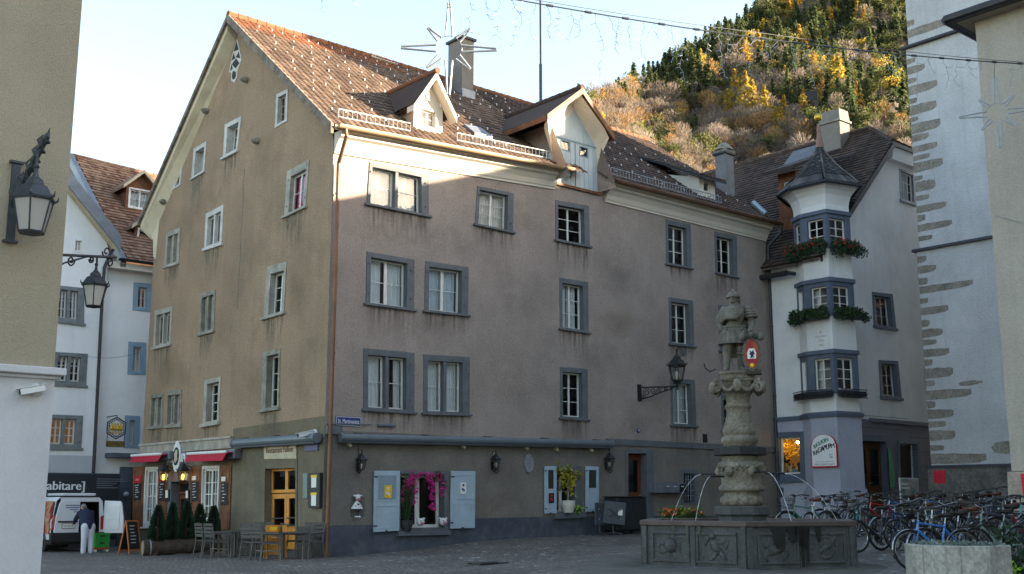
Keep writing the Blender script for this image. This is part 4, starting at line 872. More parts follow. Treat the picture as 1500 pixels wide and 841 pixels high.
# lanterns ------------------------------------------------------------------------------------
def lantern(root,M_,s=1.0,metal=None,glass=None,sides=6,lit=False,name='lantern_head'):
    """hexagonal lantern, top finial at +z, origin at lantern bottom centre; M_ places it"""
    metal=metal or MATS['iron_black']; m=MB(M_); S=s
    R0,R1,h=.19*S,.30*S,.5*S
    ang=[2*math.pi*k/sides+math.pi/sides for k in range(sides)]
    for r,z in ((R0,0),(R1,h)):
        ps=[(r*math.cos(a),r*math.sin(a),z) for a in ang]; m.tube(ps,.018*S,5,closed=True)
    for a in ang: m.tube([(R0*math.cos(a),R0*math.sin(a),0),(R1*math.cos(a),R1*math.sin(a),h)],.014*S,5)
    m.lathe([(.03*S,-.045*S),(R0*.98,-.01*S),(R0*.98,.01*S)],sides,ph=math.pi/sides)
    m.lathe([(R1*1.08,h),(R1*1.1,h+.03*S),(R1*.74,h+.2*S),(R1*.5,h+.24*S),(R1*.46,h+.3*S),(R1*.2,h+.37*S),(.04*S,h+.42*S),(.03*S,h+.5*S),(.05*S,h+.53*S),(.004,h+.62*S)],sides,ph=math.pi/sides)
    for a in ang: m.tube([(R1*1.02*math.cos(a),R1*1.02*math.sin(a),h+.02*S),(R1*1.2*math.cos(a),R1*1.2*math.sin(a),h+.05*S),(R1*1.24*math.cos(a),R1*1.24*math.sin(a),h+.12*S)],[.025*S,.02*S,.004*S],5)
    o=m.build(name,metal,root)
    g=MB(M_); g.lathe([(R0*.97,.012*S),(R1*.96,h-.01*S)],sides,ph=math.pi/sides,cap=False); g.build('lantern_pane',glass or MATS['lamp_glass'],o)
    b=MB(M_); b.lathe([(.035*S,.03*S),(.05*S,.12*S),(.07*S,.22*S),(.05*S,.3*S),(.0,.33*S)],10); b.build('lamp_bulb',MATS['lamp_lit'] if lit else MATS['white_paint'],o,smooth=True)
    return o
def scroll(c,r,ax,az,turns=1.4,start=0,n=22,flip=1):
    c=V(c); return [c+(V(ax)*math.cos(start+flip*turns*2*math.pi*k/n)+V(az)*math.sin(start+flip*turns*2*math.pi*k/n))*r*(1-.75*k/n) for k in range(n+1)]
# ornate bracket lantern on the front
a,z=PF.px(936,577); Bp=PF.W(a,z,.02)
lt=thing('wall_lantern','black six sided street lantern on an ornate scrolled iron bracket on the brown wall','wall lantern',Bp)
Dd=PF.n*.82+PF.a*.57; Dd.normalize()
al,zl=PF.px(972,571,1.0)
reach=1.45; E_=PF.W(a,z,.02)+Dd*reach
m=MB(); m.box(-.09,.09,-.28,.36,0,.05,PF.frame(a,z,.0))
z0=z+.24
m.tube([PF.W(a,z0,.04),V((E_.x,E_.y,z0))],.028,6); m.tube([PF.W(a,z-.2,.04)+Dd*.05,PF.W(a,z-.12,.04)+Dd*.4,PF.W(a,z+.02,.04)+Dd*.75,PF.W(a,z+.14,.04)+Dd*1.15,PF.W(a,z0,.04)+Dd*1.35],.026,6)
for t_,r_,zz,fl_ in ((.26,.15,.05,1),(.52,.13,.1,-1),(.76,.1,.14,1),(.98,.075,.17,-1),(1.2,.06,.16,1),(.12,.09,-.1,-1)):
    c=PF.W(a,z+zz,.04)+Dd*t_; m.tube(scroll(c,r_,Dd,UP,1.5,.5,20,fl_),.017,5)
m.build('bracket',MATS['iron_black'],lt)
lantern(lt,Matrix.Translation(V((E_.x,E_.y,z0+.22))),1.12)
m=MB(); m.lathe([(.05,-.12),(.03,-.02),(.06,.05),(.03,.12),(.05,.2)],8,Matrix.Translation(V((E_.x,E_.y,z0)))); m.lathe([(.05,.18),(.12,.12),(.16,.2)],6,Matrix.Translation(V((E_.x,E_.y,z0)))); m.build('lantern_socket',MATS['iron_black'],lt)
# small coach lamps
def coach_lamp(PL,u,v,lab,s=.55,style=0,cable=0):
    a,z=PL.px(u,v,.1); t=thing('coach_lamp',lab,'wall lamp',PL.W(a,z,.0),'small black coach lamps on the ground floor')
    m=MB(); m.box(-.05,.05,-.14,.12,0,.03,PL.frame(a,z)); c=PL.W(a,z,.2)
    m.tube([PL.W(a,z-.1,.02),PL.W(a,z-.2,.1),PL.W(a,z-.12,.2)],.016,5); 
    if style: m.tube(scroll(PL.W(a+.1,z-.2,.14),.1,PL.a,UP,1.3,0,16),.014,5)
    if cable: m.tube([PL.W(a,z+.1,.02),PL.W(a,z+cable,.02)],.012,4)
    m.build('bracket',MATS['iron_black'],t); lantern(t,Matrix.Translation(c+V((0,0,-.08))),s,sides=6)
    if style: b=MB(); b.ball((0,0,0),.07,8,6,Matrix.Translation(PL.W(a+.03,z+.36,.14))); b.build('sensor',MATS['camera_white'],t)
coach_lamp(PF,526.5,684,'small black coach lamp with a white cable left of the flowered shop window',cable=.75)
coach_lamp(PF,723.5,682,'small black coach lamp with a scrolled arm and white sensor right of the flowered window',style=1,cable=.5)
coach_lamp(PF,890,682,'small black coach lamp beside the vine window near the brown house door',style=1,s=.62)
def lit_lamp(u,v,lab):
    a,z=PG.px(u,v,.35); t=thing('lit_lantern',lab,'wall lamp',PG.W(a,z,0),'lit lanterns over the bar door')
    m=MB(); m.tube([PG.W(a,z+.22,.02),PG.W(a,z+.3,.2),PG.W(a,z+.2,.35)],.02,6); m.build('bracket',MATS['iron_black'],t); lantern(t,Matrix.Translation(PG.W(a,z-.22,.35)),.68,sides=6,lit=True,glass=glass_mat('amber_glass',(1,.82,.5),.3) if 'amber_glass' not in MATS else MATS['amber_glass'])
lit_lamp(239.5,695,'glowing copper lantern left of the bar door'); lit_lamp(268,694.5,'glowing copper lantern right above the bar door')
# menu cabinets
q=qpx(PG,[(451.4,693.2),(468.2,692.3),(467.6,744),(450.9,744)],.12); m=MB(); q.bar(m,0,1,0,1,.12,.004); o=m.build('menu_cabinet',MATS['iron_black'],bevel=.01); tag(o,'black glazed menu cabinet with two white pages right of the orange doors','menu cabinet')
m=MB(); q.bar(m,.3,.72,.58,.9,.126,.121); q.bar(m,.3,.72,.06,.4,.126,.121); m.build('menu_page',MATS['paper'],o); m=MB(); q.bar(m,.26,.78,.86,.94,.13,.1265); q.bar(m,.26,.78,.36,.44,.13,.1265); m.build('menu_heading',MATS['yellow'],o)
q=qpx(PG,[(444,693.6),(450.6,693.4),(450.3,729.5),(444,730)],.03); m=MB(); q.bar(m,0,1,0,1,.04,.004); o=m.build('notice_board',mat('board_green',(.16,.22,.2),.6,.1,4)); tag(o,'narrow pale green board beside the black menu cabinet','notice board')
def noticebox(u0,u1,v0,v1,lab):
    q=qpx(PG,[(u0,v0),(u1,v0-.5),(u1,v1-.5),(u0,v1)],.06); m=MB(); q.bar(m,0,1,0,1,.08,.004); o=m.build('menu_box',MATS['iron_black'],bevel=.01); tag(o,lab,'menu box',group='narrow menu boxes by the bar door'); m=MB(); q.bar(m,.2,.8,.3,.92,.085,.0805); m.build('menu_page',MATS['paper'],o)
noticebox(242,248,717,735,'narrow black menu box left of the bar door'); noticebox(272,277,718,735,'narrow menu box fixed right on the bar door')
# stickers on the shutters
def sticker(Q,a0,a1,b0,b1,m1,m2,lab):
    m=MB(); Q.bar(m,a0,a1,b0,b1,.122,.116); o=m.build('poster',m1); tag(o,lab,'poster'); t=MB(); ca=(a0+a1)/2; cb_=(b0+b1)/2
    for da,db,s in ((0,.25,.3),(-.1,-.1,.32),(.12,-.2,.26)):
        Q.bar(t,ca+(a1-a0)*(da-s/2),ca+(a1-a0)*(da+s/2),cb_+(b1-b0)*(db-.1),cb_+(b1-b0)*(db+.1),.125,.1225)
    t.build('poster_print',m2,o)
sticker(S1,.38,.66,.55,.76,MATS['yellow'],MATS['paper'],'yellow sticker on the left blue shutter of the flowered window')
sticker(S2,.36,.6,.6,.8,MATS['paper'],MATS['sign_blue'],'white printed sheet on the right blue shutter of the flowered window')
sticker(S3,.3,.75,.22,.43,MATS['chalk_black'],MATS['red'],'small black and red sticker on the narrow blue shutter left of the vine window')
# round plaque, vents, sensor boxes
a,z=PF.px(774,679); m=MB(); m.lathe([(.28,0),(.28,.05),(.24,.06),(.22,.03),(0.01,.03)],24,PF.frame(a,z,.003) if False else PF.frame(a,z,.003)@Matrix.Diagonal((.75,1.15,1,1))); o=m.build('wall_plaque',mat('plaque_grey',(.22,.23,.24),.7,.15,6)); tag(o,'oval grey plaque on the wall between the two shop windows','plaque'); t=MB(); t.text('1893',tf(PF,a,z,.036),.16,squash=.8) if False else t.box(-.1,.1,-.01,.01,0,.002,PF.frame(a,z,.036)); t.build('plaque_mark',MATS['gutter_grey'],o)
a,z=PF.px(1032.5,642); m=MB(); m.box(-.13,.13,-.17,.17,-.01,.02,PF.frame(a,z)); 
for k in range(5): m.box(-.11,.11,-.14+k*.065,-.11+k*.065,.02,.035,PF.frame(a,z))
m.build('wall_vent',MATS['iron_black'],house)
a,z=PF.px(999,516); m=MB(); m.box(-.13,.13,-.13,.13,0,.03,PF.frame(a,z)); m.box(-.02,.02,-.1,.1,.03,.14,PF.frame(a,z+.05)); m.build('wall_hook',MATS['stone_grey'],house)
for (u,v) in ((513,650),(680,653),(772,655),(816,657),(867,658)):
    a,z=PF.px(u,v,.12); m=MB(); m.box(-.04,.04,-.06,.06,0,.12,PF.frame(a,z)); m.ball((0,-.05,.13),.06,8,5,PF.frame(a,z)); o=m.build('spotlight',MATS['sign_cream']); tag(o,'small cream spotlight under the grey front awning','spotlight',group='small spotlights under the long grey awning')
# security camera near the corner
def sec_cam(PL,a,z,lab,s=1.0,dirv=None):
    t=thing('security_camera',lab,'camera',PL.W(a,z,0)); m=MB(); m.lathe([(.13*s,0),(.14*s,.04*s),(.1*s,.09*s),(.03*s,.1*s)],16,PL.frame(a,z)); m.build('mount',MATS['camera_white'],t,smooth=False)
    p=PL.W(a,z,.1*s); d=dirv; m=MB(); m.tube([p,p+PL.n*.1*s],.03*s,8); m.build('arm',MATS['camera_white'],t)
    p=p+PL.n*.12*s; m=MB(); X=d.normalized(); Yv=UP.cross(X).normalized(); Z=X.cross(Yv); R=Matrix(((X.x,Yv.x,Z.x,p.x),(X.y,Yv.y,Z.y,p.y),(X.z,Yv.z,Z.z,p.z),(0,0,0,1)))
    m.box(-.1*s,.36*s,-.07*s,.07*s,-.06*s,.06*s,R); m.box(-.12*s,.42*s,-.085*s,.085*s,.061*s,.08*s,R); m.build('camera_body',MATS['camera_white'],t,bevel=.012); m=MB(); m.lathe([(.05*s,0),(.05*s,.02*s)],12,R@Matrix.Translation((.36*s,0,0))@Matrix.Rotation(math.pi/2,4,'Y')); m.build('lens',MATS['chalk_black'],t)
a,z=PG.px(454,635,.2); sec_cam(PG,a,z,'small white camera on the corner above the grey gable awning',1.0,V((-.8,-.5,-.2)))
# mailboxes
a0,z0=PF.px(960,718,.35); a1,_=PF.px(1005,718,.35)
t=thing('mailbox','row of grey metal letterboxes on the wall right of the brown house door','mailbox',PF.W((a0+a1)/2,z0,0)); m=MB(); m.box(a0,a1,0,.36,z0-.1,z0+.28,Matrix(((PF.a.x,PF.n.x,0,PF.o.x),(PF.a.y,PF.n.y,0,PF.o.y),(0,0,1,0),(0,0,0,1)))); m.build('box_body',MATS['gutter_grey'],t,bevel=.012)
w=(a1-a0); 
for k in range(3):
    m=MB(); x=a0+w*(.3+.24*k); m.box(x,x+w*.21,z0-.07,z0+.24,.361,.372,Matrix(((PF.a.x,0,PF.n.x,PF.o.x),(PF.a.y,0,PF.n.y,PF.o.y),(0,1,0,0),(0,0,0,1)))); o=m.build('letter_flap',MATS['gutter_grey'] if k<2 else MATS['iron_black'],t); m=MB(); m.box(x+w*.05,x+w*.13,z0+.13,z0+.16,.373,.377,Matrix(((PF.a.x,0,PF.n.x,PF.o.x),(PF.a.y,0,PF.n.y,PF.o.y),(0,1,0,0),(0,0,0,1)))); m.build('name_tag',MATS['paper'],o)
# cow figurine hanging in the little niche
a,z=PF.px(523,742,.06); Qn=qpx(PF,[(514,728),(533.5,728),(533.5,757),(514,757)]); m=MB(); Qn.bar(m,0,1,0,1,.014,.001); m.build('wall_niche',mat('niche_grey',(.09,.09,.075),.9,.2,6,.3,20),house)
t=thing('cow_figurine','black and white cow figurine hanging in a niche right of the down pipe','figurine',PF.W(a,z,.02)); fmx=PF.frame(a,z+.02,.06)@Matrix.Scale(.76,4)
sk=mat('cow_white',(.6,.6,.58),.6,.0,5,col2=(.6,.6,.58)); 
m=MB(); m.ball((0,.33,.05),.11,10,7,fmx,(1,1.2,.8)); m.ball((-.14,.4,.04),.06,7,5,fmx,(1.3,.6,.5)); m.ball((.14,.4,.04),.06,7,5,fmx,(1.3,.6,.5)); m.build('head',sk,t,smooth=True); m=MB(); m.ball((0,.26,.12),.075,9,6,fmx,(1,.8,.7)); m.build('muzzle',mat('pink',(.5,.16,.18),.6),t,smooth=True)
m=MB(); m.lathe([(.05,.2),(.12,.12),(.26,-.08),(.27,-.12),(.02,-.12)],14,fmx@Matrix.Rotation(-math.pi/2,4,'X')@Matrix.Diagonal((1,.5,1,1))); m.build('body',sk,t)
m=MB()
for x,y in ((-.12,-.02),(.1,-.04),(0,.06),(.19,-.06),(-.2,-.08),(0,-.09)): m.ball((x*.85,y,.1-abs(x)*.25),.045,7,5,fmx,(1.2,.8,.6))
m.build('coat_patch',MATS['chalk_black'],t,smooth=True)
m=MB()
for x in (-.05,.05): m.tube([fmx@V((x,-.12,.03)),fmx@V((x,-.4,.03))],.012,5)
m.build('leg',MATS['chalk_black'],t); m=MB()
for x in (-.07,.07): m.ball((x,-.43,.06),.065,8,5,fmx,(1.2,.7,1.2))
m.build('hoof',sk,t,smooth=True)
# ================================================================== plants on the front
mat('leaf_dark',(.025,.055,.02),.7,.35,9); mat('leaf_mid',(.045,.085,.025),.7,.35,9); mat('leaf_thuja',(.012,.035,.014),.85,.4,7); mat('leaf_yellow',(.3,.27,.03),.7,.3,9); mat('blossom_pink',(.6,.03,.24),.7,.25,12); mat('blossom_red',(.42,.012,.015),.7,.3,12); mat('blossom_orange',(.55,.14,.02),.7,.3,12); mat('bark',(.06,.042,.03),.95,.3,6,.5,20,streak=.3); mat('pot_dark',(.025,.028,.03),.7,.2,6); mat('pot_white',(.55,.5,.45),.6,.08,5); mat('stem',(.05,.05,.02),.8)
def clump(mb,c,r,n,l=.05,w=.03,rn=random,flat=(1,1,1),outward=.7):
    c=V(c)
    for _ in range(n):
        d=V((rn.gauss(0,1),rn.gauss(0,1),rn.gauss(0,1))).normalized(); rr=r*(rn.random()**.45)
        p=c+V((d.x*rr*flat[0],d.y*rr*flat[1],d.z*rr*flat[2])); q=(d*outward+V((rn.uniform(-1,1),rn.uniform(-1,1),rn.uniform(-1,1)))).normalized()
        mb.leaf(p,q,V((rn.uniform(-1,1),rn.uniform(-1,1),rn.uniform(-1,1))),l*rn.uniform(.6,1.3),w*rn.uniform(.7,1.3))
rn=random.Random(21)
# blossom garland round the shop window
def garland():
    base=qA.P(.5,.5,.05); t=thing('blossom_garland','artificial garland of pink blossom draped over the ground floor shop window','garland',base)
    f=MB(); g=MB(); st=MB()
    path=[(.08,.42),(.1,.62),(.16,.8),(.26,.9),(.4,.93),(.52,.93),(.62,.9),(.66,.8)]
    P=lambda a,b,d=.03: qA.P(a,b,d)
    def spray(pts,n,r,dens=1):
        for i in range(len(pts)-1):
            A,B=P(*pts[i]),P(*pts[i+1])
            for k in range(n): clump(f,A+(B-A)*(k/n)+V((rn.gauss(0,r),rn.gauss(0,r),rn.gauss(0,r))),.055,14,.05,.045,rn)
    spray(path,6,.05); spray([(.18,.84),(.24,.7),(.28,.55),(.27,.42)],8,.045); spray([(.26,.88),(.36,.72),(.3,.6)],6,.045); spray([(.62,.9),(.66,.7),(.68,.5),(.69,.34)],8,.04); spray([(.85,.93),(.88,.75),(.84,.58)],6,.045); spray([(.66,.93),(.8,.97),(.9,.9)],5,.05)
    for a,b in ((.1,.85),(.07,.7),(.06,.5),(.1,.3),(.72,.95),(.8,.95),(.66,.88),(.92,.8)): clump(g,P(a,b),.12,40,.08,.045,rn)
    st.tube([P(*p) for p in path],.015,5); st.build('stem',MATS['stem'],t); f.build('blossoms',MATS['blossom_pink'],t); g.build('leaves',MATS['leaf_mid'],t)
garland()
def potted(name,lab,c,pr,ph,pm,build,cat='potted plant'):
    t=thing(name,lab,cat,c); m=MB(); m.lathe([(pr*.7,0),(pr,ph*.6),(pr*1.02,ph),(pr*.88,ph),(pr*.86,ph-.03),(0.01,ph-.03)],16,Matrix.Translation(c)); m.build('pot',pm,t,smooth=False); build(t,c+V((0,0,ph))); return t
def red_pl(t,c):
    l=MB(); b=MB(); s=MB()
    for k in range(9): p=c+V((rn.uniform(-.12,.12),rn.uniform(-.1,.1),rn.uniform(.25,1.1))); clump(b,p,.09,16,.06,.05,rn); clump(l,p-V((0,0,.15)),.14,16,.1,.04,rn); s.tube([c,p],.008,4)
    s.build('stem',MATS['stem'],t); l.build('leaves',MATS['leaf_mid'],t); b.build('blossoms',MATS['blossom_red'],t)
potted('potted_plant','red flowering pot plant behind the glass of the flowered shop window',qA.P(.5,.13,-.75),.13,.22,MATS['pot_dark'],red_pl)
def reeds(t,c):
    l=MB()
    for k in range(60):
        d=V((rn.gauss(0,.1),rn.gauss(0,.06),0)); l.tube([c+d*.3,c+d+V((0,0,rn.uniform(.4,1.0))),c+d*1.6+V((0,0,rn.uniform(.8,1.3)))],[.012,.012,.003],3)
    l.build('leaves',MATS['leaf_dark'],t)
potted('potted_plant','dark pot of tall grassy leaves in the left corner of the flowered window',qA.P(.14,.0,.06)+V((0,0,0)),.2,.34,MATS['pot_dark'],reeds)
def owl(lab,a):
    c=qA.P(a,.085,.12); t=thing('animal_ornament',lab,'ornament',c,'little animal ornaments on the shop sill'); m=MB(); m.ball(c+V((0,0,.12)),.13,10,7,None,(1,.7,.95)); m.ball(c+V((-.1,0,.22)),.04,6,5); m.ball(c+V((.1,0,.22)),.04,6,5); m.build('body',MATS['cow_white'],t,smooth=True); m=MB(); m.ball(c+PF.n*.09+V((0,0,.08)),.06,8,5); m.build('snout',MATS['pink'],t,smooth=True)
    m=MB(); 
    for s in (-1,1): m.ball(c+PF.n*.085+PF.a*.05*s+V((0,0,.16)),.02,6,4)
    m.build('eye',MATS['chalk_black'],t)
owl('white animal ornament with a pink snout at the middle of the shop sill',.4); owl('white animal ornament with a pink snout at the right end of the shop sill',.86)
def vine(t,c):
    l=MB(); s=MB(); g=MB()
    P=lambda a,b: qB.P(a,b,.02)
    for path in ([(.45,.15),(.3,.5),(.25,.8),(.4,.92),(.6,.9)],[(.45,.15),(.5,.6),(.7,.85),(.9,.8)],[(.45,.15),(.55,.45),(.6,.7),(.3,.85)],[(.35,.85),(.1,.95),(.02,.85)]):
        pts=[P(*p) for p in path]; s.tube(pts,.01,4)
        for i in range(1,len(pts)-1):
            for k in range(6): clump(l,pts[i]+(pts[i+1]-pts[i])*(k/6)+V((rn.gauss(0,.06),rn.gauss(0,.04),rn.gauss(0,.08))),.08,7,.13,.09,rn)
    s.build('stem',MATS['stem'],t); l.build('leaves',MATS['leaf_yellow'],t)
potted('potted_plant','yellowing vine climbing from a white pot on the narrow window sill',qB.P(.35,.0,.2),.24,.42,MATS['pot_white'],vine)
c=qB.P(.74,.0,.2); t=thing('potted_plant','small lime green plant beside the white pot on the window sill','potted plant',c); m=MB(); clump(m,c+V((0,0,.12)),.12,60,.1,.07,rn); m.build('leaves',mat('leaf_lime',(.2,.4,.03),.6,.2,6),t); m=MB(); m.lathe([(.07,0),(.09,.1),(.08,.1)],10,Matrix.Translation(c)); m.build('pot',MATS['pot_dark'],t)
# folded tables by the house door
def folded_table(c,dirx,w,h,zb,tilt,lab,sticker_=False):
    t=thing('folded_table',lab,'table',c,'folded bistro tables by the house door'); X=dirx.normalized(); N=X.cross(UP); 
    Rr=Matrix.Rotation(tilt,4,N); X2=Rr@X; Z2=Rr@UP; M_=Matrix(((X2.x,N.x,Z2.x,c.x),(X2.y,N.y,Z2.y,c.y),(X2.z,N.z,Z2.z,c.z+zb),(0,0,0,1)))
    m=MB(M_); m.box(-w/2,w/2,-.02,.02,0,h); m.build('table_top',mat('table_slate',(.05,.058,.07),.5,.15,3),t,bevel=.02)
    f=MB(); ft=c
    f.tube([c-N*.12+V((0,0,.03)),c-N*.12+V((0,0,zb+h*.5))],.03,8); f.tube([c-N*.12+V((0,0,zb+h*.5)),M_@V((0,-.03,h*.5))],.03,8)
    for s in (-1,1): f.tube([c-N*.12+V((0,0,.1)),c-N*.12+X*.38*s+V((0,0,.03))],.022,6); f.tube([c-N*.12+V((0,0,.1)),c-N*.12+N*.35*s+V((0,0,.03))],.022,6)
    for a,b in ((-.28,.7),(.28,.7),(.28,.25),(-.28,.25)): f.tube([M_@V((0,.03,h*.48)),M_@V((a*w,.03,h*b))],.018,5)
    f.build('pedestal',MATS['iron_grey'],t)
    if sticker_: s=MB(M_); s.box(.12,.28,.021,.027,h*.42,h*.66); s.build('sticker',MATS['paper'],t)
    kb=MB()
    for a,b in ((-.28,.7),(.28,.7),(.28,.25),(-.28,.25)): kb.ball(M_@V((a*w,.04,h*b)),.025,7,5)
    kb.build('bolt',MATS['rail_grey'],t)
xd=lambda u,v,d: PF.W(PF.px(u,v,d)[0],0,d)
p=ground(xd(899,775,1.1)); folded_table(p,PF.a*.8+PF.n*.6,.78,.78,.38,-.1,'slate grey folded bistro table with a white sticker in front',True)
p=ground(xd(882,772,.85)); folded_table(p,PF.a,.7,.78,.36,0,'slate grey folded bistro table left behind the one with a sticker')
p=ground(xd(916,770,.6)); t=thing('covered_cart','tall black covered cart standing behind the folded tables','cart',p); m=MB(); MM=Matrix(((D1.x,D2.x,0,p.x),(D1.y,D2.y,0,p.y),(0,0,1,p.z),(0,0,0,1))); m.box(-.75,.75,-.35,.35,.12,1.28,MM); m.build('cart_cover',mat('tarp',(.015,.018,.021),.5,.3,4,.5,5),t,bevel=.05); m=MB(); m.box(-.78,.78,-.38,.38,1.281,1.32,MM); m.build('cart_lid',MATS['iron_black'],t,bevel=.01)
m=MB()
for x in (-.6,.6):
    for y in (-.28,.28): m.lathe([(.07,-.03),(.07,.03)],12,MM@Matrix.Translation((x,y,.07))@Matrix.Rotation(math.pi/2,4,'X'))
m.build('wheel',MATS['iron_black'],t)
# ================================================================== terrace in front of the gable
# log planter with five thuja bushes
A=aty(209.5,803,36.8); B=aty(324,796.5,38.0); R_=.25
t=thing('log_planter','long hollow log planter of dark wood resting on round blocks before the bar','planter',ground((A+B)/2)); m=MB(); 
axis=(B-A).normalized(); ptsL=[A+axis*((B-A).length*k/14) for k in range(15)]; m.tube(ptsL,[R_*(1+.05*math.sin(k*1.7)) for k in range(15)],16); m.build('log',MATS['bark'],t)
m=MB(); m.tube([A-axis*.02,A-axis*.005],R_*.93,16); m.build('log_end',mat('log_end',(.22,.19,.13),.9,.3,8),t); m=MB(); m.tube([A+axis*.18,A+axis*.22],R_*1.07,18); m.build('metal_band',MATS['rail_grey'],t)
for k in (.16,.85):
    c=A+(B-A)*k; m=MB(); g=gz(c.x,c.y); hb_=max(.1,(c.z-R_-g)/2); m.tube([V((c.x,c.y-.2,g+hb_)),V((c.x,c.y+.2,g+hb_))],hb_+.03,12); m.build('support_block',MATS['bark'],t)
def thuja(u,vt,ub,lab,w):
    f=min((abs(750+F*q.x/(q.y*math.cos(PITCH)+(q.z-CZ)*math.sin(PITCH))-u),k) for k in range(61) for q in [A+(B-A)*k/60])[1]/60; c=A+(B-A)*f; z1=aty(u,vt,c.y).z; z0=c.z+R_*.75; H=z1-z0
    t=thing('thuja_bush',lab,'bush',V((c.x,c.y,z0)),'thuja bushes in the log planter'); m=MB(); r=random.Random(int(u))
    for k in range(2100):
        h=r.random()**1.15; rad=w*(1-h**1.5)**.85*(.75+.25*min(1,h*6)) ; th=r.random()*6.283; rr=rad*(.55+.5*r.random()); q=V((c.x+rr*math.cos(th),c.y+rr*math.sin(th),z0+h*H*.97))
        d=V((math.cos(th)*.6,math.sin(th)*.6,1)); m.leaf(q,d+V((r.gauss(0,.3),r.gauss(0,.3),0)),V((math.sin(th),-math.cos(th),.2)),.13*r.uniform(.6,1.2),.05)
    m.build('foliage',MATS['leaf_thuja'],t); m=MB(); m.tube([V((c.x,c.y,z0-.1)),V((c.x,c.y,z0+H*.85))],[.04,.01],6); m.build('stem',MATS['bark'],t)
thuja(230,742.5,0,'leftmost and widest of the five thuja bushes in the log planter',.27); thuja(250.5,738.5,0,'slim second thuja bush from the left in the log planter',.2); thuja(271.5,735.5,0,'tallest thuja bush in the middle of the log planter',.23); thuja(290.5,741,0,'fourth thuja bush from the left, in the log planter',.24); thuja(311,743,0,'rightmost thuja bush in the log planter behind the chairs',.22)
# chairs and tables
mat('chair_metal',(.12,.113,.105),.45,.12,5,metal=.3); mat('chair_slat',(.055,.05,.045),.7,.2,6)
def make_chair():
    t=thing('terrace_chair','grey metal armchair with slatted back','chair')
    def tube(n,pts,r=.016,m=None): b=MB(); b.tube(pts,r,6); return b.build(n,m or MATS['chair_metal'],t)
    for s in (-1,1):
        tube('leg',[(s*.27,-.25,0),(s*.26,-.22,.45),(s*.26,-.2,.66)]); tube('leg',[(s*.27,.28,0),(s*.25,.22,.45),(s*.25,.27,.85),(s*.25,.3,.92)])
        tube('armrest',[(s*.26,-.22,.66),(s*.26,.25,.68)],.022); tube('side_rail',[(s*.26,-.22,.43),(s*.25,.22,.43)])
    b=MB(); b.box(-.25,.25,-.24,.24,.44,.465); b.build('seat',MATS['chair_slat'],t)
    b=MB()
    for k in range(4): z=.56+k*.1; b.box(-.245,.245,.235+k*.012,.255+k*.012,z,z+.075)
    b.build('backrest',MATS['chair_slat'],t)
    tube('stretcher',[(-.26,-.235,.22),(.26,-.235,.22)])
    return t
chair=make_chair(); chair.scale=(1.08,)*3
def make_table():
    t=thing('terrace_table','dark slatted terrace table','table'); b=MB()
    for k in range(7): b.box(-.62,.62,-.4+k*.115,-.4+k*.115+.105,.71,.74)
    b.build('table_top',MATS['chair_slat'],t)
    b=MB(); b.box(-.6,.6,-.38,-.35,.66,.709); b.box(-.6,.6,.35,.38,.66,.709); b.build('table_frame',MATS['chair_metal'],t)
    for x in (-.57,.57):
        for y in (-.35,.35): b=MB(); b.box(x-.025,x+.025,y-.025,y+.025,0,.705); b.build('leg',MATS['chair_metal'],t)
    return t
table=make_table()
RZ0=math.atan2(D1.y,D1.x)
def spot(u,v): return gpx(u,v)
tbl=[(346,811,0),(418,815,0)]
t1=spot(341,815); t2=spot(413,819)
GR='grey armchairs on the restaurant terrace'
def put(src,first,p,rz,lab,grp):
    if first: src.location=p; src.rotation_euler=(0,0,rz); src['label']=lab; src['group']=grp; return src
    return copy_tree(src,p,rz,lab,group=grp,scale=src.scale[0])
C_=math.pi/2
gang=RZ0+math.pi/2      # along the gable wall
kidsrc=chair
put(table,True,t1,gang,'dark terrace table nearer the log planter','terrace tables by the gable'); put(table,False,t2,gang,'dark terrace table before the orange restaurant doors','terrace tables by the gable')
def around(tp,labs,first=False):
    a=V((D2.x,D2.y,0)); n=V((-D1.x,-D1.y,0)); k=0
    for (sa,sn,rot) in ((.32,.72,0),(-.32,.72,0),(.32,-.72,math.pi),(-.32,-.72,math.pi)):
        p=ground(tp+a*sa+n*sn)
        # backrest (+y local) points away from the table
        d=n*(1 if sn>0 else -1); rz=math.atan2(d.y,d.x)-math.pi/2+rn.uniform(-.12,.12)
        put(chair,first and k==0,p,rz,labs[k],GR); k+=1
around(t1,['armchair at the near side of the table by the planter, touching the log end','armchair at the near side of the table by the planter, on the right','armchair against the gable wall at the planter table, on the left','armchair against the gable wall at the planter table, nearer the doors'],True)
around(t2,['armchair with its back to the square before the orange doors, left one','armchair with its back to the square before the orange doors, right one','armchair between the orange doors and their table','armchair by the house corner below the menu cabinet'])
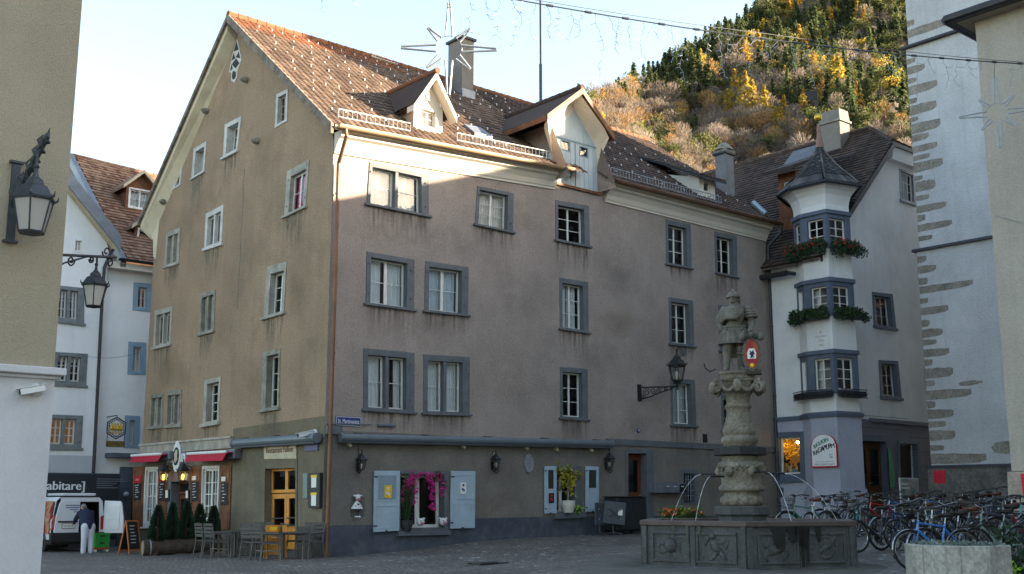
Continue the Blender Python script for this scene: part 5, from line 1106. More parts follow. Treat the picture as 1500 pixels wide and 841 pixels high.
# items on the table and boards
def a_frame(p,rz,lab,w,h,fm,pm,lines=6,cat='chalkboard'):
    t=thing('pavement_board',lab,cat,p); M0=Matrix.Translation(p)@Matrix.Rotation(rz,4,'Z')
    for s in (-1,1):
        Rm=M0@Matrix.Rotation(-s*.2,4,'X')@Matrix.Translation((0,-s*.0,0)); off=Matrix.Translation((0,0,0))
        Ms=M0@Matrix.Translation((0,-s*h*.2,0))@Matrix.Rotation(-s*.2,4,'X')
        m=MB(Ms)
        for x in (-w/2,w/2-.045): m.box(x,x+.045,-.015,.015,0,h)
        m.box(-w/2+.046,w/2-.046,-.015,.015,h-.05,h); m.box(-w/2+.046,w/2-.046,-.015,.015,.1,.15); m.build('board_frame',fm,t)
        b=MB(Ms); b.box(-w/2+.046,w/2-.046,-.008,.008,.151,h-.051); o=b.build('board_panel',pm,t)
        if s>0:
            c=MB(Ms); r=random.Random(len(lab))
            for k in range(lines): z=h*.82-k*h*.6/lines; x=-w*.3+r.random()*.05; c.box(x,x+w*.3+r.random()*w*.25,-.012,-.0085,z,z+.02)
            c.build('chalk_line',MATS['text_white'],o)
p=gpx(190,811); a_frame(p,RZ0+.5,'orange framed A board with a black chalk panel left of the log planter',.62,1.12,mat('board_orange',(.45,.13,.025),.5,.15,5),MATS['chalk_black'])
p=ground(t2+V((-.35,.75,0))); a_frame(p,RZ0-.3,'orange pavement board half hidden behind the terrace table',.6,.95,MATS['wood_orange'],MATS['wood_orange'],3,'pavement board')
def bottle(c,lab,m):
    b=MB(); b.lathe([(.035,0),(.04,.02),(.04,.15),(.015,.21),(.015,.27),(.0,.275)],10,Matrix.Translation(c)); o=b.build('bottle',m); tag(o,lab,'bottle')
bottle(V((t2.x-.1,t2.y+.2,t2.z+.741)),'dark red bottle on the terrace table before the orange doors',MATS['wood_red'])
m=MB(); c=V((t2.x-.33,t2.y+.36,t2.z+.741)); m.box(-.14,.14,-.09,.09,0,.2,Matrix.Translation(c)); o=m.build('condiment_box',mat('box_orange',(.6,.2,.02),.5)); tag(o,'orange box with a yellow label on the terrace table before the doors','box'); m=MB(); m.box(-.1,.1,-.094,-.0905,.05,.15,Matrix.Translation(c)); m.build('box_label',MATS['yellow'],o)
# ================================================================== near left building
mat('plaster_near',(.34,.295,.215),.95,.06,.8,.55,45,fine=.08,finescale=45,stain=(.24,.205,.145),stain_amt=.35,stain_scale=.3); mat('white_near',(.52,.52,.54),.9,.05,.8,.15,45,fine=.04,finescale=30,streak=.12,stain=(.38,.39,.42),stain_amt=.3,stain_scale=.7)
NP=aty(100,270,14.0); NC=V((NP.x,NP.y,0)); nl=loc(NC)
NX,NY=nl.x,nl.y
PN_=Plane(L(NX,NY,0),D1,-D2)
near=thing('corner_house','near house with an ochre upper wall over a white ground floor at the left edge','house',L(NX-3,NY+3,0))
zl0=PN_.px(82,545)[1]
m=MB(); m.box(NX-14,NX,NY,NY+3.2,zl0,14,HM); m.build('upper_wall',MATS['plaster_near'],near)
m=MB(); m.box(NX-14,NX+.015,NY-.012,NY+3.2,-1,zl0-.06,HM); m.build('ground_floor_wall',MATS['white_near'],near)
m=MB(); m.box(NX-14.05,NX+.11,NY-.15,NY+3.3,zl0-.055,zl0+.04,HM); m.box(NX-14.05,NX+.05,NY-.07,NY+3.25,zl0-.1,zl0-.0551,HM); m.build('ledge',MATS['white_near'],near,bevel=.015)
m=MB(); m.box(NX-14.3,NX+.3,NY-.3,NY+3.5,14.001,14.3,HM); m.build('roof',MATS['tile_dark'],near)
# lantern one on the front wall
a0,z0=PN_.px(18,297); pb=PN_.W(a0,z0,.02)
lt=thing('wall_lantern','big black hexagonal lantern hanging on a twisted iron arm on the ochre wall','wall lantern',pb)
m=MB(); zt=PN_.px(18,240)[1]; zb=PN_.px(12,353)[1]; 
m.box(-.05,.05,zb-z0,zt-z0,0,.035,PN_.frame(a0,z0,.02)); m.box(-.085,.085,zt-z0,zt-z0+.03,0,.06,PN_.frame(a0,z0,.02)); m.box(-.085,.085,zb-z0-.03,zb-z0,0,.06,PN_.frame(a0,z0,.02)); m.build('wall_bar',MATS['iron_grey'],lt)
out=(PN_.n*.75+PN_.a*.55).normalized()
cl,zlb=PN_.px(48,343,.42); LC=PN_.W(PN_.px(49,300,.5)[0],0,.5); zbot=PN_.px(48,341,.5)[1]; ztop=PN_.px(52,243,.5)[1]
m=MB(); A=PN_.W(a0,z0-.02,.05); B=V((LC.x,LC.y,ztop)); Tp=V((LC.x,LC.y,ztop))+out*.12+V((0,0,.36))
pts=[A+(Tp-A)*(k/20) for k in range(21)]; m.tube(pts,.03,6)
for ph in (0,math.pi): m.tube([p+ (UP*math.cos(k*1.1+ph)+PN_.a*math.sin(k*1.1+ph))*.045 for k,p in enumerate(pts)],.022,5)
m.tube([Tp,Tp+V((.02,0,.12))],[.03,.004],6)
for k in (6,10,14,17): m.tube([pts[k],pts[k]+V((-.05,-.02,.09)),pts[k]+V((.01,-.02,.16))],[.03,.02,.003],5)
m.tube([B+V((0,0,-.1)),B+V((0,0,.16)),pts[17]],.02,6); m.build('arm',MATS['iron_grey'],lt)
hh=(ztop-zbot); lantern(lt,Matrix.Translation(V((LC.x,LC.y,zbot)))@Matrix.Rotation(.25,4,'Z'),hh/1.02*.98,metal=MATS['iron_grey'],glass=MATS['frosted_glass'])
# security camera
a,z=PN_.px(53,571); sec_cam(PN_,a,z,'white bullet security camera on the white wall under the ledge',.62,V((-.85,-.45,-.22)))
# lantern two on a bracket from the hidden side wall
p2=aty(141,450,20.5); A2=aty(80,372,19.6); 
PX_=lambda u,v,Y: aty(u,v,Y)
lt=thing('wall_lantern','black hexagonal lantern hanging from a scrolled bracket before the white house','wall lantern',p2)
m=MB(); E1=aty(170,377,20.8); S0=aty(60,372,18.9); m.tube([S0,E1],.028,6); m.tube([aty(60,405,18.9),aty(95,385,19.6),aty(128,376,20.3)],.018,5)
ax=(E1-S0).normalized()
for (u,v,Y,r,fl,st) in ((104,382,19.8,.1,-1,0),(134,380,20.3,.07,1,3.1),(156,369,20.6,.12,1,3.1),(161,385,20.7,.1,-1,3.1)): m.tube(scroll(aty(u,v,Y),r,ax,UP,1.4,st,20,fl),.016,5)
H2=aty(142,378,20.4); T2=aty(142,388,20.4); m.tube([H2,T2],.02,6); m.build('bracket',MATS['iron_black'],lt)
zb2=aty(140,449,20.4).z; hh=T2.z-zb2; lantern(lt,Matrix.Translation(V((H2.x,H2.y,zb2)))@Matrix.Rotation(.3,4,'Z'),hh/1.03,metal=MATS['iron_black'],glass=MATS['frosted_glass'])
# ================================================================== white houses on the left street
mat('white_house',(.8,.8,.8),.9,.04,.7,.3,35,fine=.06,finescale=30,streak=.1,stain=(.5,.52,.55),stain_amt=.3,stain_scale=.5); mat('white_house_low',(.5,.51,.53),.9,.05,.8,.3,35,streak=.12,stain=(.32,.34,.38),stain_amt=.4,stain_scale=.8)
WY=17.0; PW=PY(WY); xs=PW.px(143,600)[0]
wh=thing('white_house','white gabled house with small grey framed windows behind the near lantern','house',L(xs-4,WY+3,0))
Wn=lambda q,lab=None,**k: window(wh,qpx(PW,q),label=lab,**k)
ws=dict(smat=mat('stone_green',(.17,.185,.19),.8,.2,3,.2,25,stain=(.28,.29,.28),stain_amt=.4),fw=(.16,.26,.16,.14),cols=4,rows=3,mullion=True,sill=(.06,.1,.05),depth=.2,sw=.06,bars=.035,hinges=True)
Wn([(82,418),(123.8,422),(122.8,474.5),(79,469)],curtain=('curtain_white',.75),**ws); Wn([(80,515.5),(128.7,518.5),(126,564.8),(76,562)],curtain=('curtain_white',.8),**ws)
ws2=dict(ws); Wn([(71,607),(121.6,609),(119,656.3),(67,655.5)],back=MATS['room_warm'],**ws2)
Wn([(107,347),(124,347.5),(123,369.5),(106,369)],smat=MATS['white_house'],fw=(.1,.1,.16,.05),cols=2,rows=2,sill=None,depth=.12)
vz=lambda u,v: PW.px(u,v)
e1=vz(166,362); ap=(vz(40,205)[0],vz(40,205)[1])
outl=[(xs,-1),(xs,e1[1]-.1),(e1[0]-.35,e1[1]+.25),ap,(ap[0]-5,ap[1]-5),(ap[0]-5,-1)]
sheet(PW,outl,PW.holes).build('gable_wall',MATS['white_house'],wh)
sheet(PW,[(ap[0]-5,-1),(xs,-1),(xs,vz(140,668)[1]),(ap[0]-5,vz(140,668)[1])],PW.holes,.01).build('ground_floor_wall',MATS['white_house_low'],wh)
m=MB(); e1x,e1z=e1; dz=(ap[1]-e1z)/(ap[0]-e1x)
def slab(mb,a,b,d0,d1,t0,t1): mb.hexa([PW.W(a[0],a[1]+t0,d0),PW.W(b[0],b[1]+t0,d0),PW.W(b[0],b[1]+t0,d1),PW.W(a[0],a[1]+t0,d1)],[PW.W(a[0],a[1]+t1,d0),PW.W(b[0],b[1]+t1,d0),PW.W(b[0],b[1]+t1,d1),PW.W(a[0],a[1]+t1,d1)])
slab(m,(e1x+.1,e1z-.1),ap,.5,-8,.35,.5); m.build('roof',MATS['tile_dark'],wh)
m=MB(); slab(m,(e1x+.12,e1z-.12),ap,.54,.46,-.12,.52); m.build('verge_board',MATS['lead'],wh); m=MB(); slab(m,(e1x,e1z-.05),ap,.45,0,-.12,.3); m.build('verge_soffit',MATS['soffit_cream'],wh)
m=MB(); slab(m,(ap[0]-6,ap[1]-6),ap,.5,-8,.35,.5); m.build('roof',MATS['tile_dark'],wh)
dq=MB(); px_=lambda u,v: PW.W(PW.px(u,v,.12)[0],PW.px(u,v,.12)[1],.12)
dq.tube([px_(166,366),px_(161,372),px_(153,392),px_(151.5,410),px_(148,470),px_(137,692),V((px_(137,692).x,px_(137,692).y,0))],.07,8); dq.build('down_pipe',MATS['gutter_dark'],wh)
# right white house with the brown roof
WY2=17.25; PW2=PY(WY2); PW2.holes=[]
wr=thing('white_house','white house with a steep sunlit brown tiled roof and two dormers beyond the gable','house',L(2,WY2+4,0))
bl=dict(smat=mat('frame_blue',(.22,.33,.43),.7,.1,3),fw=(.22,.2,.2,.14),cols=2,rows=2,sill=None,depth=.18)
Wr=lambda q,**k: window(wr,qpx(PW2,q),**k)
Wr([(195.5,413.7),(222,415.5),(221,457),(194,454.5)],**bl); Wr([(188,500.5),(214,502),(213,549.5),(186.5,548.5)],curtain=('curtain_white',.45),**bl); Wr([(183,608.5),(205,609.5),(203.5,657),(181,656.5)],**bl)
rz1=PW2.px(190,398)[1]; x_l=PW2.px(151,450)[0]
sheet(PW2,[(xs+.01,-1),(9,-1),(9,rz1+.0),(xs+.01,rz1+.0)],PW2.holes).build('front_wall',MATS['white_house'],wr)
m=MB(); m.box(xs,9,WY2-.5,WY2,rz1-.02,rz1+.25,HM); m.build('cornice',MATS['white_cornice'],wr)
gutter(L(xs+.3,WY2-.62,rz1+.38),L(9,WY2-.62,rz1+.38),.1,MATS['gutter_dark'],par=wr)
Pr=PY(WY2+5.6); rl=Pr.px(107,228); xr0=PY(WY2-.5).px(172,392)[0]
ridz=rl[1]; P00=L(xr0,WY2-.5,rz1+.35); P10=L(9.5,WY2-.5,rz1+.35); P11=L(9.5,WY2+5.6,ridz-.5); P01=L(rl[0],WY2+5.6,ridz)
P00=L(rl[0]+.5,WY2-.5,rz1+.35)
rf=tiles('roof',P00,P10,P11,P01,MATS['tile_orange'],wr,tw=.2,th=.24,h=.04,flat=True,seed=31,lift=.05)
m=MB(); ridge_caps(m,P01,P11,.12); m.rnd=[random.random() for _ in m.f]; m.build('ridge_cap',MATS['tile_orange'],rf)
m=MB(); m.hexa([P00+V((0,0,-.3)),P01+V((0,0,-.3)),P01-D1*.25+V((0,0,-.3)),P00-D1*.25+V((0,0,-.3))],[P00+V((0,0,.1)),P01+V((0,0,.1)),P01-D1*.25+V((0,0,.1)),P00-D1*.25+V((0,0,.1))]); m.build('verge_board',MATS['lead'],wr)
m=MB(); m.add([P00-D1*.1,P01-D1*.1,L(rl[0]+.2,WY2+11,rz1),L(rl[0]+.2,WY2+5.6,rz1-1)],[(0,1,2),(0,2,3)]); m.build('gable_side',MATS['wood_brown'],wr)
m=MB(); m.quad(P01,P11,L(9.5,WY2+12,rz1),L(rl[0],WY2+12,rz1)); m.build('rear_roof',MATS['tile_orange'],wr)
def left_dormer(u,v,w,h,yy):
    PD=PY(WY2+yy); a,z=PD.px(u,v); o=MB(); 
    qd=Quad(PD,(a-w/2+.12,z+h),(a+w/2-.12,z+h),(a+w/2-.12,z+.12),(a-w/2+.12,z+.12))
    d=sheet(PD,[(a-w/2,z-.3),(a+w/2,z-.3),(a+w/2,z+h+.1),(a,z+h+.65),(a-w/2,z+h+.1)],[qd.hole((0,1,0,1))]).build('dormer',MATS['wood_brown'],wr)
    window(d,qd,smat=MATS['white_paint'],fw=(.08,.08,.08,.08),cols=2,rows=2,depth=.1,sill=None,curtain=('curtain_white',0),name='dormer_window')
    c=MB()
    for s in (-1,1): c.add([L(a+s*w/2,WY2+yy,z-.3),L(a+s*w/2,WY2+yy,z+h+.1),L(a+s*w/2,WY2+yy+2,z+h+.1),L(a+s*w/2,WY2+yy+1,z-.3)],[(0,1,2,3)])
    c.build('dormer_cheek',MATS['wood_brown'],d); m=MB()
    for s in (-1,1):
        A=L(a+s*(w/2+.25),WY2+yy-.3,z+h-.15); B=L(a,WY2+yy-.3,z+h+.72); k=D2*3
        m.hexa([A,B,B+k,A+k],[A+V((0,0,.14)),B+V((0,0,.14)),B+k+V((0,0,.14)),A+k+V((0,0,.14))])
    m.rnd=[.7]*len(m.f); m.build('dormer_roof',MATS['tile_orange'],d)
    m=MB()
    for s in (-1,1):
        A=L(a+s*(w/2+.25),WY2+yy-.33,z+h-.17); B=L(a,WY2+yy-.33,z+h+.7); m.hexa([A,B,B+D2*.02,A+D2*.02],[A+V((0,0,.16)),B+V((0,0,.16)),B+D2*.02+V((0,0,.16)),A+D2*.02+V((0,0,.16))])
    m.build('dormer_bargeboard',MATS['soffit_cream'],d)
left_dormer(204,311,1.35,1.1,2.6); left_dormer(217,368,1.35,1.0,1.0)
m=MB(); a,z=PW2.px(172,670); m.box(0,4.2,0,.7,z-.02,z+.16,Matrix(((D1.x,-D2.x,0,PW2.W(PW2.px(153,668)[0],0,0).x),(D1.y,-D2.y,0,PW2.W(PW2.px(153,668)[0],0,0).y),(0,0,1,0),(0,0,0,1)))); m.build('shop_canopy',MATS['stone_blue'],wr,bevel=.02)
x1=PW2.px(176,700)[0]; m=MB(); m.box(x1-.05,x1+.5,WY2-.15,WY2-.003,-1,PW2.px(178,684)[1],HM); m.box(x1+1.9,x1+2.3,WY2-.15,WY2-.003,-1,PW2.px(178,684)[1],HM); m.build('shop_pilaster',MATS['stone_blue'],wr,bevel=.015); m=MB(); m.box(x1+.51,x1+1.89,WY2-.05,WY2-.002,-1,PW2.px(178,690)[1],HM); m.build('shop_door',MATS['room_dark'],wr)
m=MB(); m.ball((0,0,0),.11,12,8,Matrix.Translation(L(x1+.18,WY2-.28,PW2.px(177,724)[1]))); o=m.build('globe_lamp',MATS['camera_white'],smooth=True); tag(o,'small white globe lamp on the blue shop pilaster right of the dark hoarding','wall lamp')
# guild sign
gp=PY(WY2-1.1); a,z=gp.px(170.5,627); g=thing('guild_sign','hexagonal wrought iron hanging sign with gilt figures on the white house','sign',gp.W(a,z,0)); fm=gp.frame(a,z,0); S=abs(gp.px(170,611)[1]-z)
hexp=lambda r: [(r*math.cos(math.pi/6+k*math.pi/3),r*math.sin(math.pi/6+k*math.pi/3),0) for k in range(6)]
m=MB(fm); m.tube([V(p) for p in hexp(S)],.025,5,closed=True); m.tube([V(p) for p in hexp(S*.78)],.02,5,closed=True)
for k in range(24):
    w=2*math.pi*k/24; r=S*.86*(1 if k%4 else 1.0); m.tube(scroll((r*math.cos(w)*.97,r*math.sin(w)*.97,0),S*.08,(1,0,0),(0,1,0),1,w,8),.012,4)
for s in (-1,1): m.tube([V((s*S*.8,-S*.5,0)),V((s*S*.8,-S*1.18,0))],.012,4)
m.build('sign_frame',MATS['iron_black'],g)
gold=mat('gold',(.62,.38,.04),.35,.25,8,metal=.6)
m=MB(fm)
for k,x in enumerate((-.42,-.14,.14,.42)):
    x*=S; m.ball((x,S*.36,0),S*.09,8,6); m.lathe([(S*.05,S*.3),(S*.14,S*.22),(S*.1,0),(S*.16,-S*.2),(S*.1,-S*.22)],10,Matrix.Translation((x,0,0))@Matrix.Rotation(-math.pi/2,4,'X')); 
    for s in (-1,1): m.tube([V((x+s*S*.06,-S*.2,0)),V((x+s*S*.08,-S*.52,0)),V((x+s*S*.13,-S*.55,0))],S*.045,5); m.tube([V((x+s*S*.12,S*.2,0)),V((x+s*S*.2,S*.02,.02)),V((x+s*S*.12,-S*.1,.05))],S*.035,5)
    m.tube([V((x+S*.2,-S*.4,.04)),V((x+S*.16,S*.5,.04))],S*.014,4)
m.build('gilt_figure',gold,g,smooth=True)
m=MB(fm); m.box(-S*.85,S*.85,-S*1.75,-S*1.2,-.03,.03); o=m.build('sign_board',mat('board_brown',(.06,.05,.03),.7,.2,5),g)
m=MB(fm); m.box(-S*.8,S*.8,-S*1.7,-S*1.67,.031,.034); m.box(-S*.8,S*.8,-S*1.28,-S*1.25,.031,.034); 
m.text('ZUNFTHAUS',Matrix.Translation((0,-S*1.4,.034)),S*.26); m.text('ZUR REBLEUTEN',Matrix.Translation((0,-S*1.58,.034)),S*.2); m.build('sign_lettering',gold,o)
m=MB(); W0=gp.W(a,z+S*1.15,0); W1=PY(WY2).W(a,z+S*1.15,0); m.tube([W0-D1*S*.0,W1],.02,5); m.tube([W0,gp.W(a,z+S*.98,0)],.015,4); m.build('sign_arm',MATS['iron_black'],g)
# wire from the townhouse across to the white house
m=MB(); A=PG.W(*PG.px(205,517),.02); B=PW.W(*PW.px(120,521),.02); m.tube([A+(B-A)*(k/10)-V((0,0,.5*math.sin(math.pi*k/10)*.3)) for k in range(11)],.008,4); o=m.build('overhead_wire',MATS['iron_grey']); tag(o,'thin grey overhead wire running from the gable to the white house','wire')
# ---- dark hoarding ----------------------------------------------------------------------
PH=PY(15.4); hz1=PH.px(120,693)[1]; hx1=PH.px(175.5,730)[0]; hb=gz(*PH.W(hx1,0,0).xy)
t=thing('shop_hoarding','long dark blue hoarding lettered [abitare] behind the white van','hoarding',PH.W(hx1-2,hb,0))
m=MB(); m.box(hx1-9,hx1,15.4,16.6,hb+.35,hz1,HM); m.build('hoarding_panel',mat('navy_panel',(.018,.024,.034),.45,.12,1),t,bevel=.06); m=MB(); m.box(hx1-8.9,hx1-.05,15.5,16.5,-1,hb+.349,HM); m.build('hoarding_base',mat('base_grey',(.07,.075,.08),.8,.2,2),t)
(la,lz),(ra,rz_)=PH.px(64,711),PH.px(124,711); t2_=MB(); vs,_=text_mesh('[abitare]'); wt=max(p[0] for p in vs)-min(p[0] for p in vs); sz=(ra-la)/wt
for dx in (-.012,0,.012): t2_.text('[abitare]',PH.frame((la+ra)/2+dx,lz-.02,.0045+abs(dx)*.01),sz*1.0)
t2_.build('hoarding_lettering',MATS['text_white'],t)
t2_=MB(); a,z=PH.px(142,702); 
for k,sx in enumerate((2.1,2.5,1.6,1.3,1.75)): t2_.box(0,sx*.5,-k*.085,-k*.085+.022,0,.001,PH.frame(a,z,.003))
t2_.build('hoarding_small_print',mat('print_grey',(.2,.22,.25),.6),t)
# ---- white van ------------------------------------------------------------------------------
vp=gpx(112,808); vl=loc(vp); vx,vy=vl.x,vl.y; vz_=vp.z
VM=HM@Matrix.Translation((vx,vy,0))@Matrix.Translation((0,0,vz_))
van=thing('delivery_van','white delivery van with red printed side and its right rear door open','van',VM@V((0,0,0)))
mat('van_white',(.62,.63,.66),.3,.02,1,coat=.5); mat('van_black',(.015,.016,.018),.6,.2,4); mat('tail_red',(.35,.008,.015),.25,.15,6,coat=.5)
mat('van_print',(.45,.02,.03),.35,.3,1.1,col2=(.5,.3,.15),ramp=(.56,.62),coat=.4); 
VW=.93
prof=[(-VW,.42),(-VW,1.05),(-VW+.03,1.15),(-VW+.12,1.75),(-VW+.25,1.88),(VW-.25,1.88),(VW-.12,1.75),(VW-.03,1.15),(VW,1.05),(VW,.42)]
FR=Matrix(((1,0,0,0),(0,0,-1,0),(0,1,0,0),(0,0,0,1)))   # x right, profile y->z, extrude -> -y
def shell(y0,y1,pr,mbx,close=True):
    n=len(pr); mbx.add([(x,y0,z) for x,z in pr]+[(x,y1,z) for x,z in pr],[(i,(i+1)%n,n+(i+1)%n,n+i) for i in range(n)])
m=MB(VM); shell(.0,3.3,prof,m); 
hood=[(-VW,.42),(-VW,1.0),(-VW+.05,1.08),(-.7,1.1),(.7,1.1),(VW-.05,1.08),(VW,1.0),(VW,.42)]
m.add([(x,3.3,z) for x,z in prof]+[(-VW,4.3,.42),(-VW,4.3,.95),(-VW+.05,4.1,1.05),(-VW+.1,4.0,1.08),(-.6,4.0,1.1),(.6,4.0,1.1),(VW-.1,4.0,1.08),(VW-.05,4.1,1.05),(VW,4.3,.95),(VW,4.3,.42)],[(i,i+1,11+i,10+i) for i in range(9)]+[tuple(range(10,20)),(9,0,10,19)])
# rear frame with the right hand opening
Zb=.5
def rq(x0,x1,z0,z1,y=0): m.quad((x0,y,z0),(x1,y,z0),(x1,y,z1),(x0,y,z1))
m.add([(VW-.17,0,.5),(VW-.02,0,.5),(VW-.02,0,1.1),(VW-.13,0,1.75),(VW-.25,0,1.87),(VW-.25,0,1.72),(VW-.2,0,1.1)],[(0,1,2,3,4,5,6)])
m.add([(-VW+.25,0,1.72),(VW-.25,0,1.72),(VW-.25,0,1.87),(-VW+.25,0,1.87)],[(0,1,2,3)])
m.build('body',MATS['van_white'],van,bevel=.0)
m=MB(VM); m.box(-VW+.02,VW-.02,-.0,4.35,.25,.5); m.add([(-VW-.03,-.1,.32),(VW+.03,-.1,.32),(VW+.03,.1,.32),(-VW-.03,.1,.32),(-VW-.03,-.1,.66),(VW+.03,-.1,.66),(VW+.03,.1,.66),(-VW-.03,.1,.66)],[(3,2,1,0),(4,5,6,7),(0,1,5,4),(1,2,6,5),(2,3,7,6),(3,0,4,7)]); m.build('bumper',MATS['van_black'],van,bevel=.03)
m=MB(VM); m.add([(.0,.02,.68),(VW-.1,.02,.68),(VW-.2,.02,1.72),(.0,.02,1.72),(.0,2.4,.68),(VW-.1,2.4,.68),(VW-.2,2.4,1.72),(.0,2.4,1.72)],[(4,5,6,7),(0,1,5,4),(1,2,6,5),(0,4,7,3),(2,3,7,6)]); m.build('cargo_lining',MATS['van_black'],van)
def rear_door(name,M_,mirror=1):
    pr=[(0,.62),(.82,.62),(.86,.68),(.83,1.15),(.72,1.68),(.66,1.74),(0,1.76)]
    m=MB(M_); m.prism([(x*mirror,z) for x,z in pr],.07,Matrix(((1,0,0,0),(0,0,-1,0),(0,1,0,0),(0,0,0,1)))); return m.build(name,MATS['van_white'],van,bevel=.02)
d1_=rear_door('rear_door',VM@Matrix.Translation((-.0,.0,0)),-1)
m=MB(VM); m.box(-.74,-.06,-.115,-.0705,1.01,1.06); m.build('door_handle',MATS['van_black'],d1_,bevel=.01); m=MB(VM); m.box(-.6,-.14,-.085,-.0705,.8,.98); m.build('number_plate_surround',MATS['van_black'],d1_); m=MB(VM); m.box(-.585,-.155,-.09,-.0851,.815,.965); o=m.build('number_plate',MATS['paper'],d1_); t_=MB(VM); t_.text('GR 84195',Matrix(((1,0,0,-.37),(0,0,-1,-.0905),(0,1,0,.89),(0,0,0,1))),.1,squash=.9); t_.build('plate_lettering',MATS['text_black'],o)
t_=MB(VM); 
for k,(x0,w_,mm) in enumerate(((-.52,.5,0),(-.5,.48,0),(-.36,.3,0),(-.22,.16,0))): t_.box(x0,x0+w_,-.0725,-.0705,1.58-k*.075,1.58-k*.075+.03)
t_.build('door_lettering',MATS['sign_blue'],d1_)
HD=VM@Matrix.Translation((VW-.06,-.02,0))@Matrix.Rotation(math.radians(122),4,'Z')@Matrix.Translation((0,0,0))
d2_=rear_door('rear_door',HD,-1); d2_['label']='rear door swung wide open'
m=MB(HD); m.box(-.68,-.1,.0005,.02,.75,1.6); m.box(-.6,-.2,.0201,.03,1.1,1.14); m.build('door_lining',MATS['white_paint'],d2_,bevel=.02)
for s in (-1,1):
    m=MB(VM); m.add([(s*(VW-.0),-.03,.75),(s*(VW-.16),-.06,.75),(s*(VW-.18),-.06,1.2),(s*(VW-.05),-.03,1.25),(s*(VW+.005),.12,.75),(s*(VW+.005),.12,.8),(s*(VW-.03),.12,1.22),(s*(VW-.03),.12,1.25)],[(0,1,2,3),(0,3,7,4),(4,7,6,5)]); m.build('tail_light',MATS['tail_red'],van)
m=MB(VM); m.add([(-VW-.004,.14,.6),(-VW-.004,2.9,.6),(-VW-.004,2.9,1.05),(-VW+.026,2.9,1.15),(-VW+.116,2.9,1.74),(-VW+.116,.3,1.74),(-VW+.026,.14,1.15),(-VW-.004,.14,1.05)],[(0,1,2,7),(7,2,3,6),(6,3,4,5)]); m.build('side_print',MATS['van_print'],van)
m=MB(VM); m.add([(-VW+.02,.05,1.15),(-VW+.02,.13,1.15),(-VW+.11,.28,1.72),(-VW+.11,.1,1.72)],[(0,1,2,3)]); m.add([(-VW+.04,-.012,1.22),(-VW+.11,-.012,1.22),(-VW+.2,-.012,1.7),(-VW+.14,-.012,1.72)],[(0,1,2,3)]); m.build('corner_window',MATS['van_black'],van)
for y in (.75,3.6):
    for s in (-1,1):
        m=MB(VM@Matrix.Translation((s*(VW-.09),y,.33))@Matrix.Rotation(math.pi/2,4,'Y')); m.lathe([(.2,-.09),(.31,-.09),(.33,-.06),(.33,.06),(.31,.09),(.2,.09)],20); o=m.build('wheel',MATS['van_black'],van); m=MB(VM@Matrix.Translation((s*(VW-.09),y,.33))@Matrix.Rotation(math.pi/2,4,'Y')); m.lathe([(.02,-.07),(.2,-.085),(.2,.085),(.02,.07)],14); m.build('rim',MATS['gutter_grey'],o)
m=MB(VM); m.box(-.62,.62,.15,1.6,1.93,2.02); m.build('roof_unit',MATS['van_white'],van,bevel=.04)
# crates on a trolley
cp=gpx(146,808.5); 
t=thing('crate_trolley','red wheeled trolley under the green crates behind the van','trolley',cp); m=MB(HM@Matrix.Translation((loc(cp).x,loc(cp).y,cp.z))@Matrix.Scale(.8,4)); m.box(-.34,.34,-.24,.24,.13,.19); m.build('trolley_frame',mat('trolley_red',(.35,.04,.015),.5,.1,5),t,bevel=.01); m=MB(HM@Matrix.Translation((loc(cp).x,loc(cp).y,cp.z))@Matrix.Scale(.8,4))
for x in (-.26,.26):
    for y in (-.17,.17): m.lathe([(.05,-.02),(.06,-.02),(.06,.02),(.05,.02)],12,Matrix.Translation((x,y,.062))@Matrix.Rotation(math.pi/2,4,'X'))
m.build('castor',MATS['camera_white'],t)
def crate(z,lab):
    M_=HM@Matrix.Translation((loc(cp).x,loc(cp).y,cp.z+z))@Matrix.Scale(.8,4); t=thing('plastic_crate',lab,'crate',M_@V((0,0,0)),'green crates stacked on the trolley'); m=MB(M_); gm=mat('crate_green',(.01,.23,.035),.4,.1,4)
    m.box(-.32,.32,-.22,.22,0,.015); 
    for (x0,x1,y0,y1) in ((-.32,.32,-.22,-.2),(-.32,.32,.2,.22),(-.32,-.3,-.1999,.1999),(.3,.32,-.1999,.1999)): m.box(x0,x1,y0,y1,.0151,.29)
    m.build('crate_box',gm,t); m=MB(M_); m.box(-.34,.34,-.24,-.2201,.25,.3); m.box(-.34,.34,.2201,.24,.25,.3); m.box(-.34,-.3201,-.22,.22,.25,.3); m.box(.3201,.34,-.22,.22,.25,.3)
    for x in (-.3,-.15,0,.15,.3): m.box(x-.012,x+.012,-.235,-.2201,.02,.249)
    m.build('crate_rim',gm,t); m=MB(M_); m.box(-.1,.1,-.238,-.2202,.16,.22); m.build('grip_hole',MATS['van_black'],t)
crate(.153,'lower of the two green crates stacked on the trolley'); crate(.394,'upper of the two green crates stacked on the trolley'); 
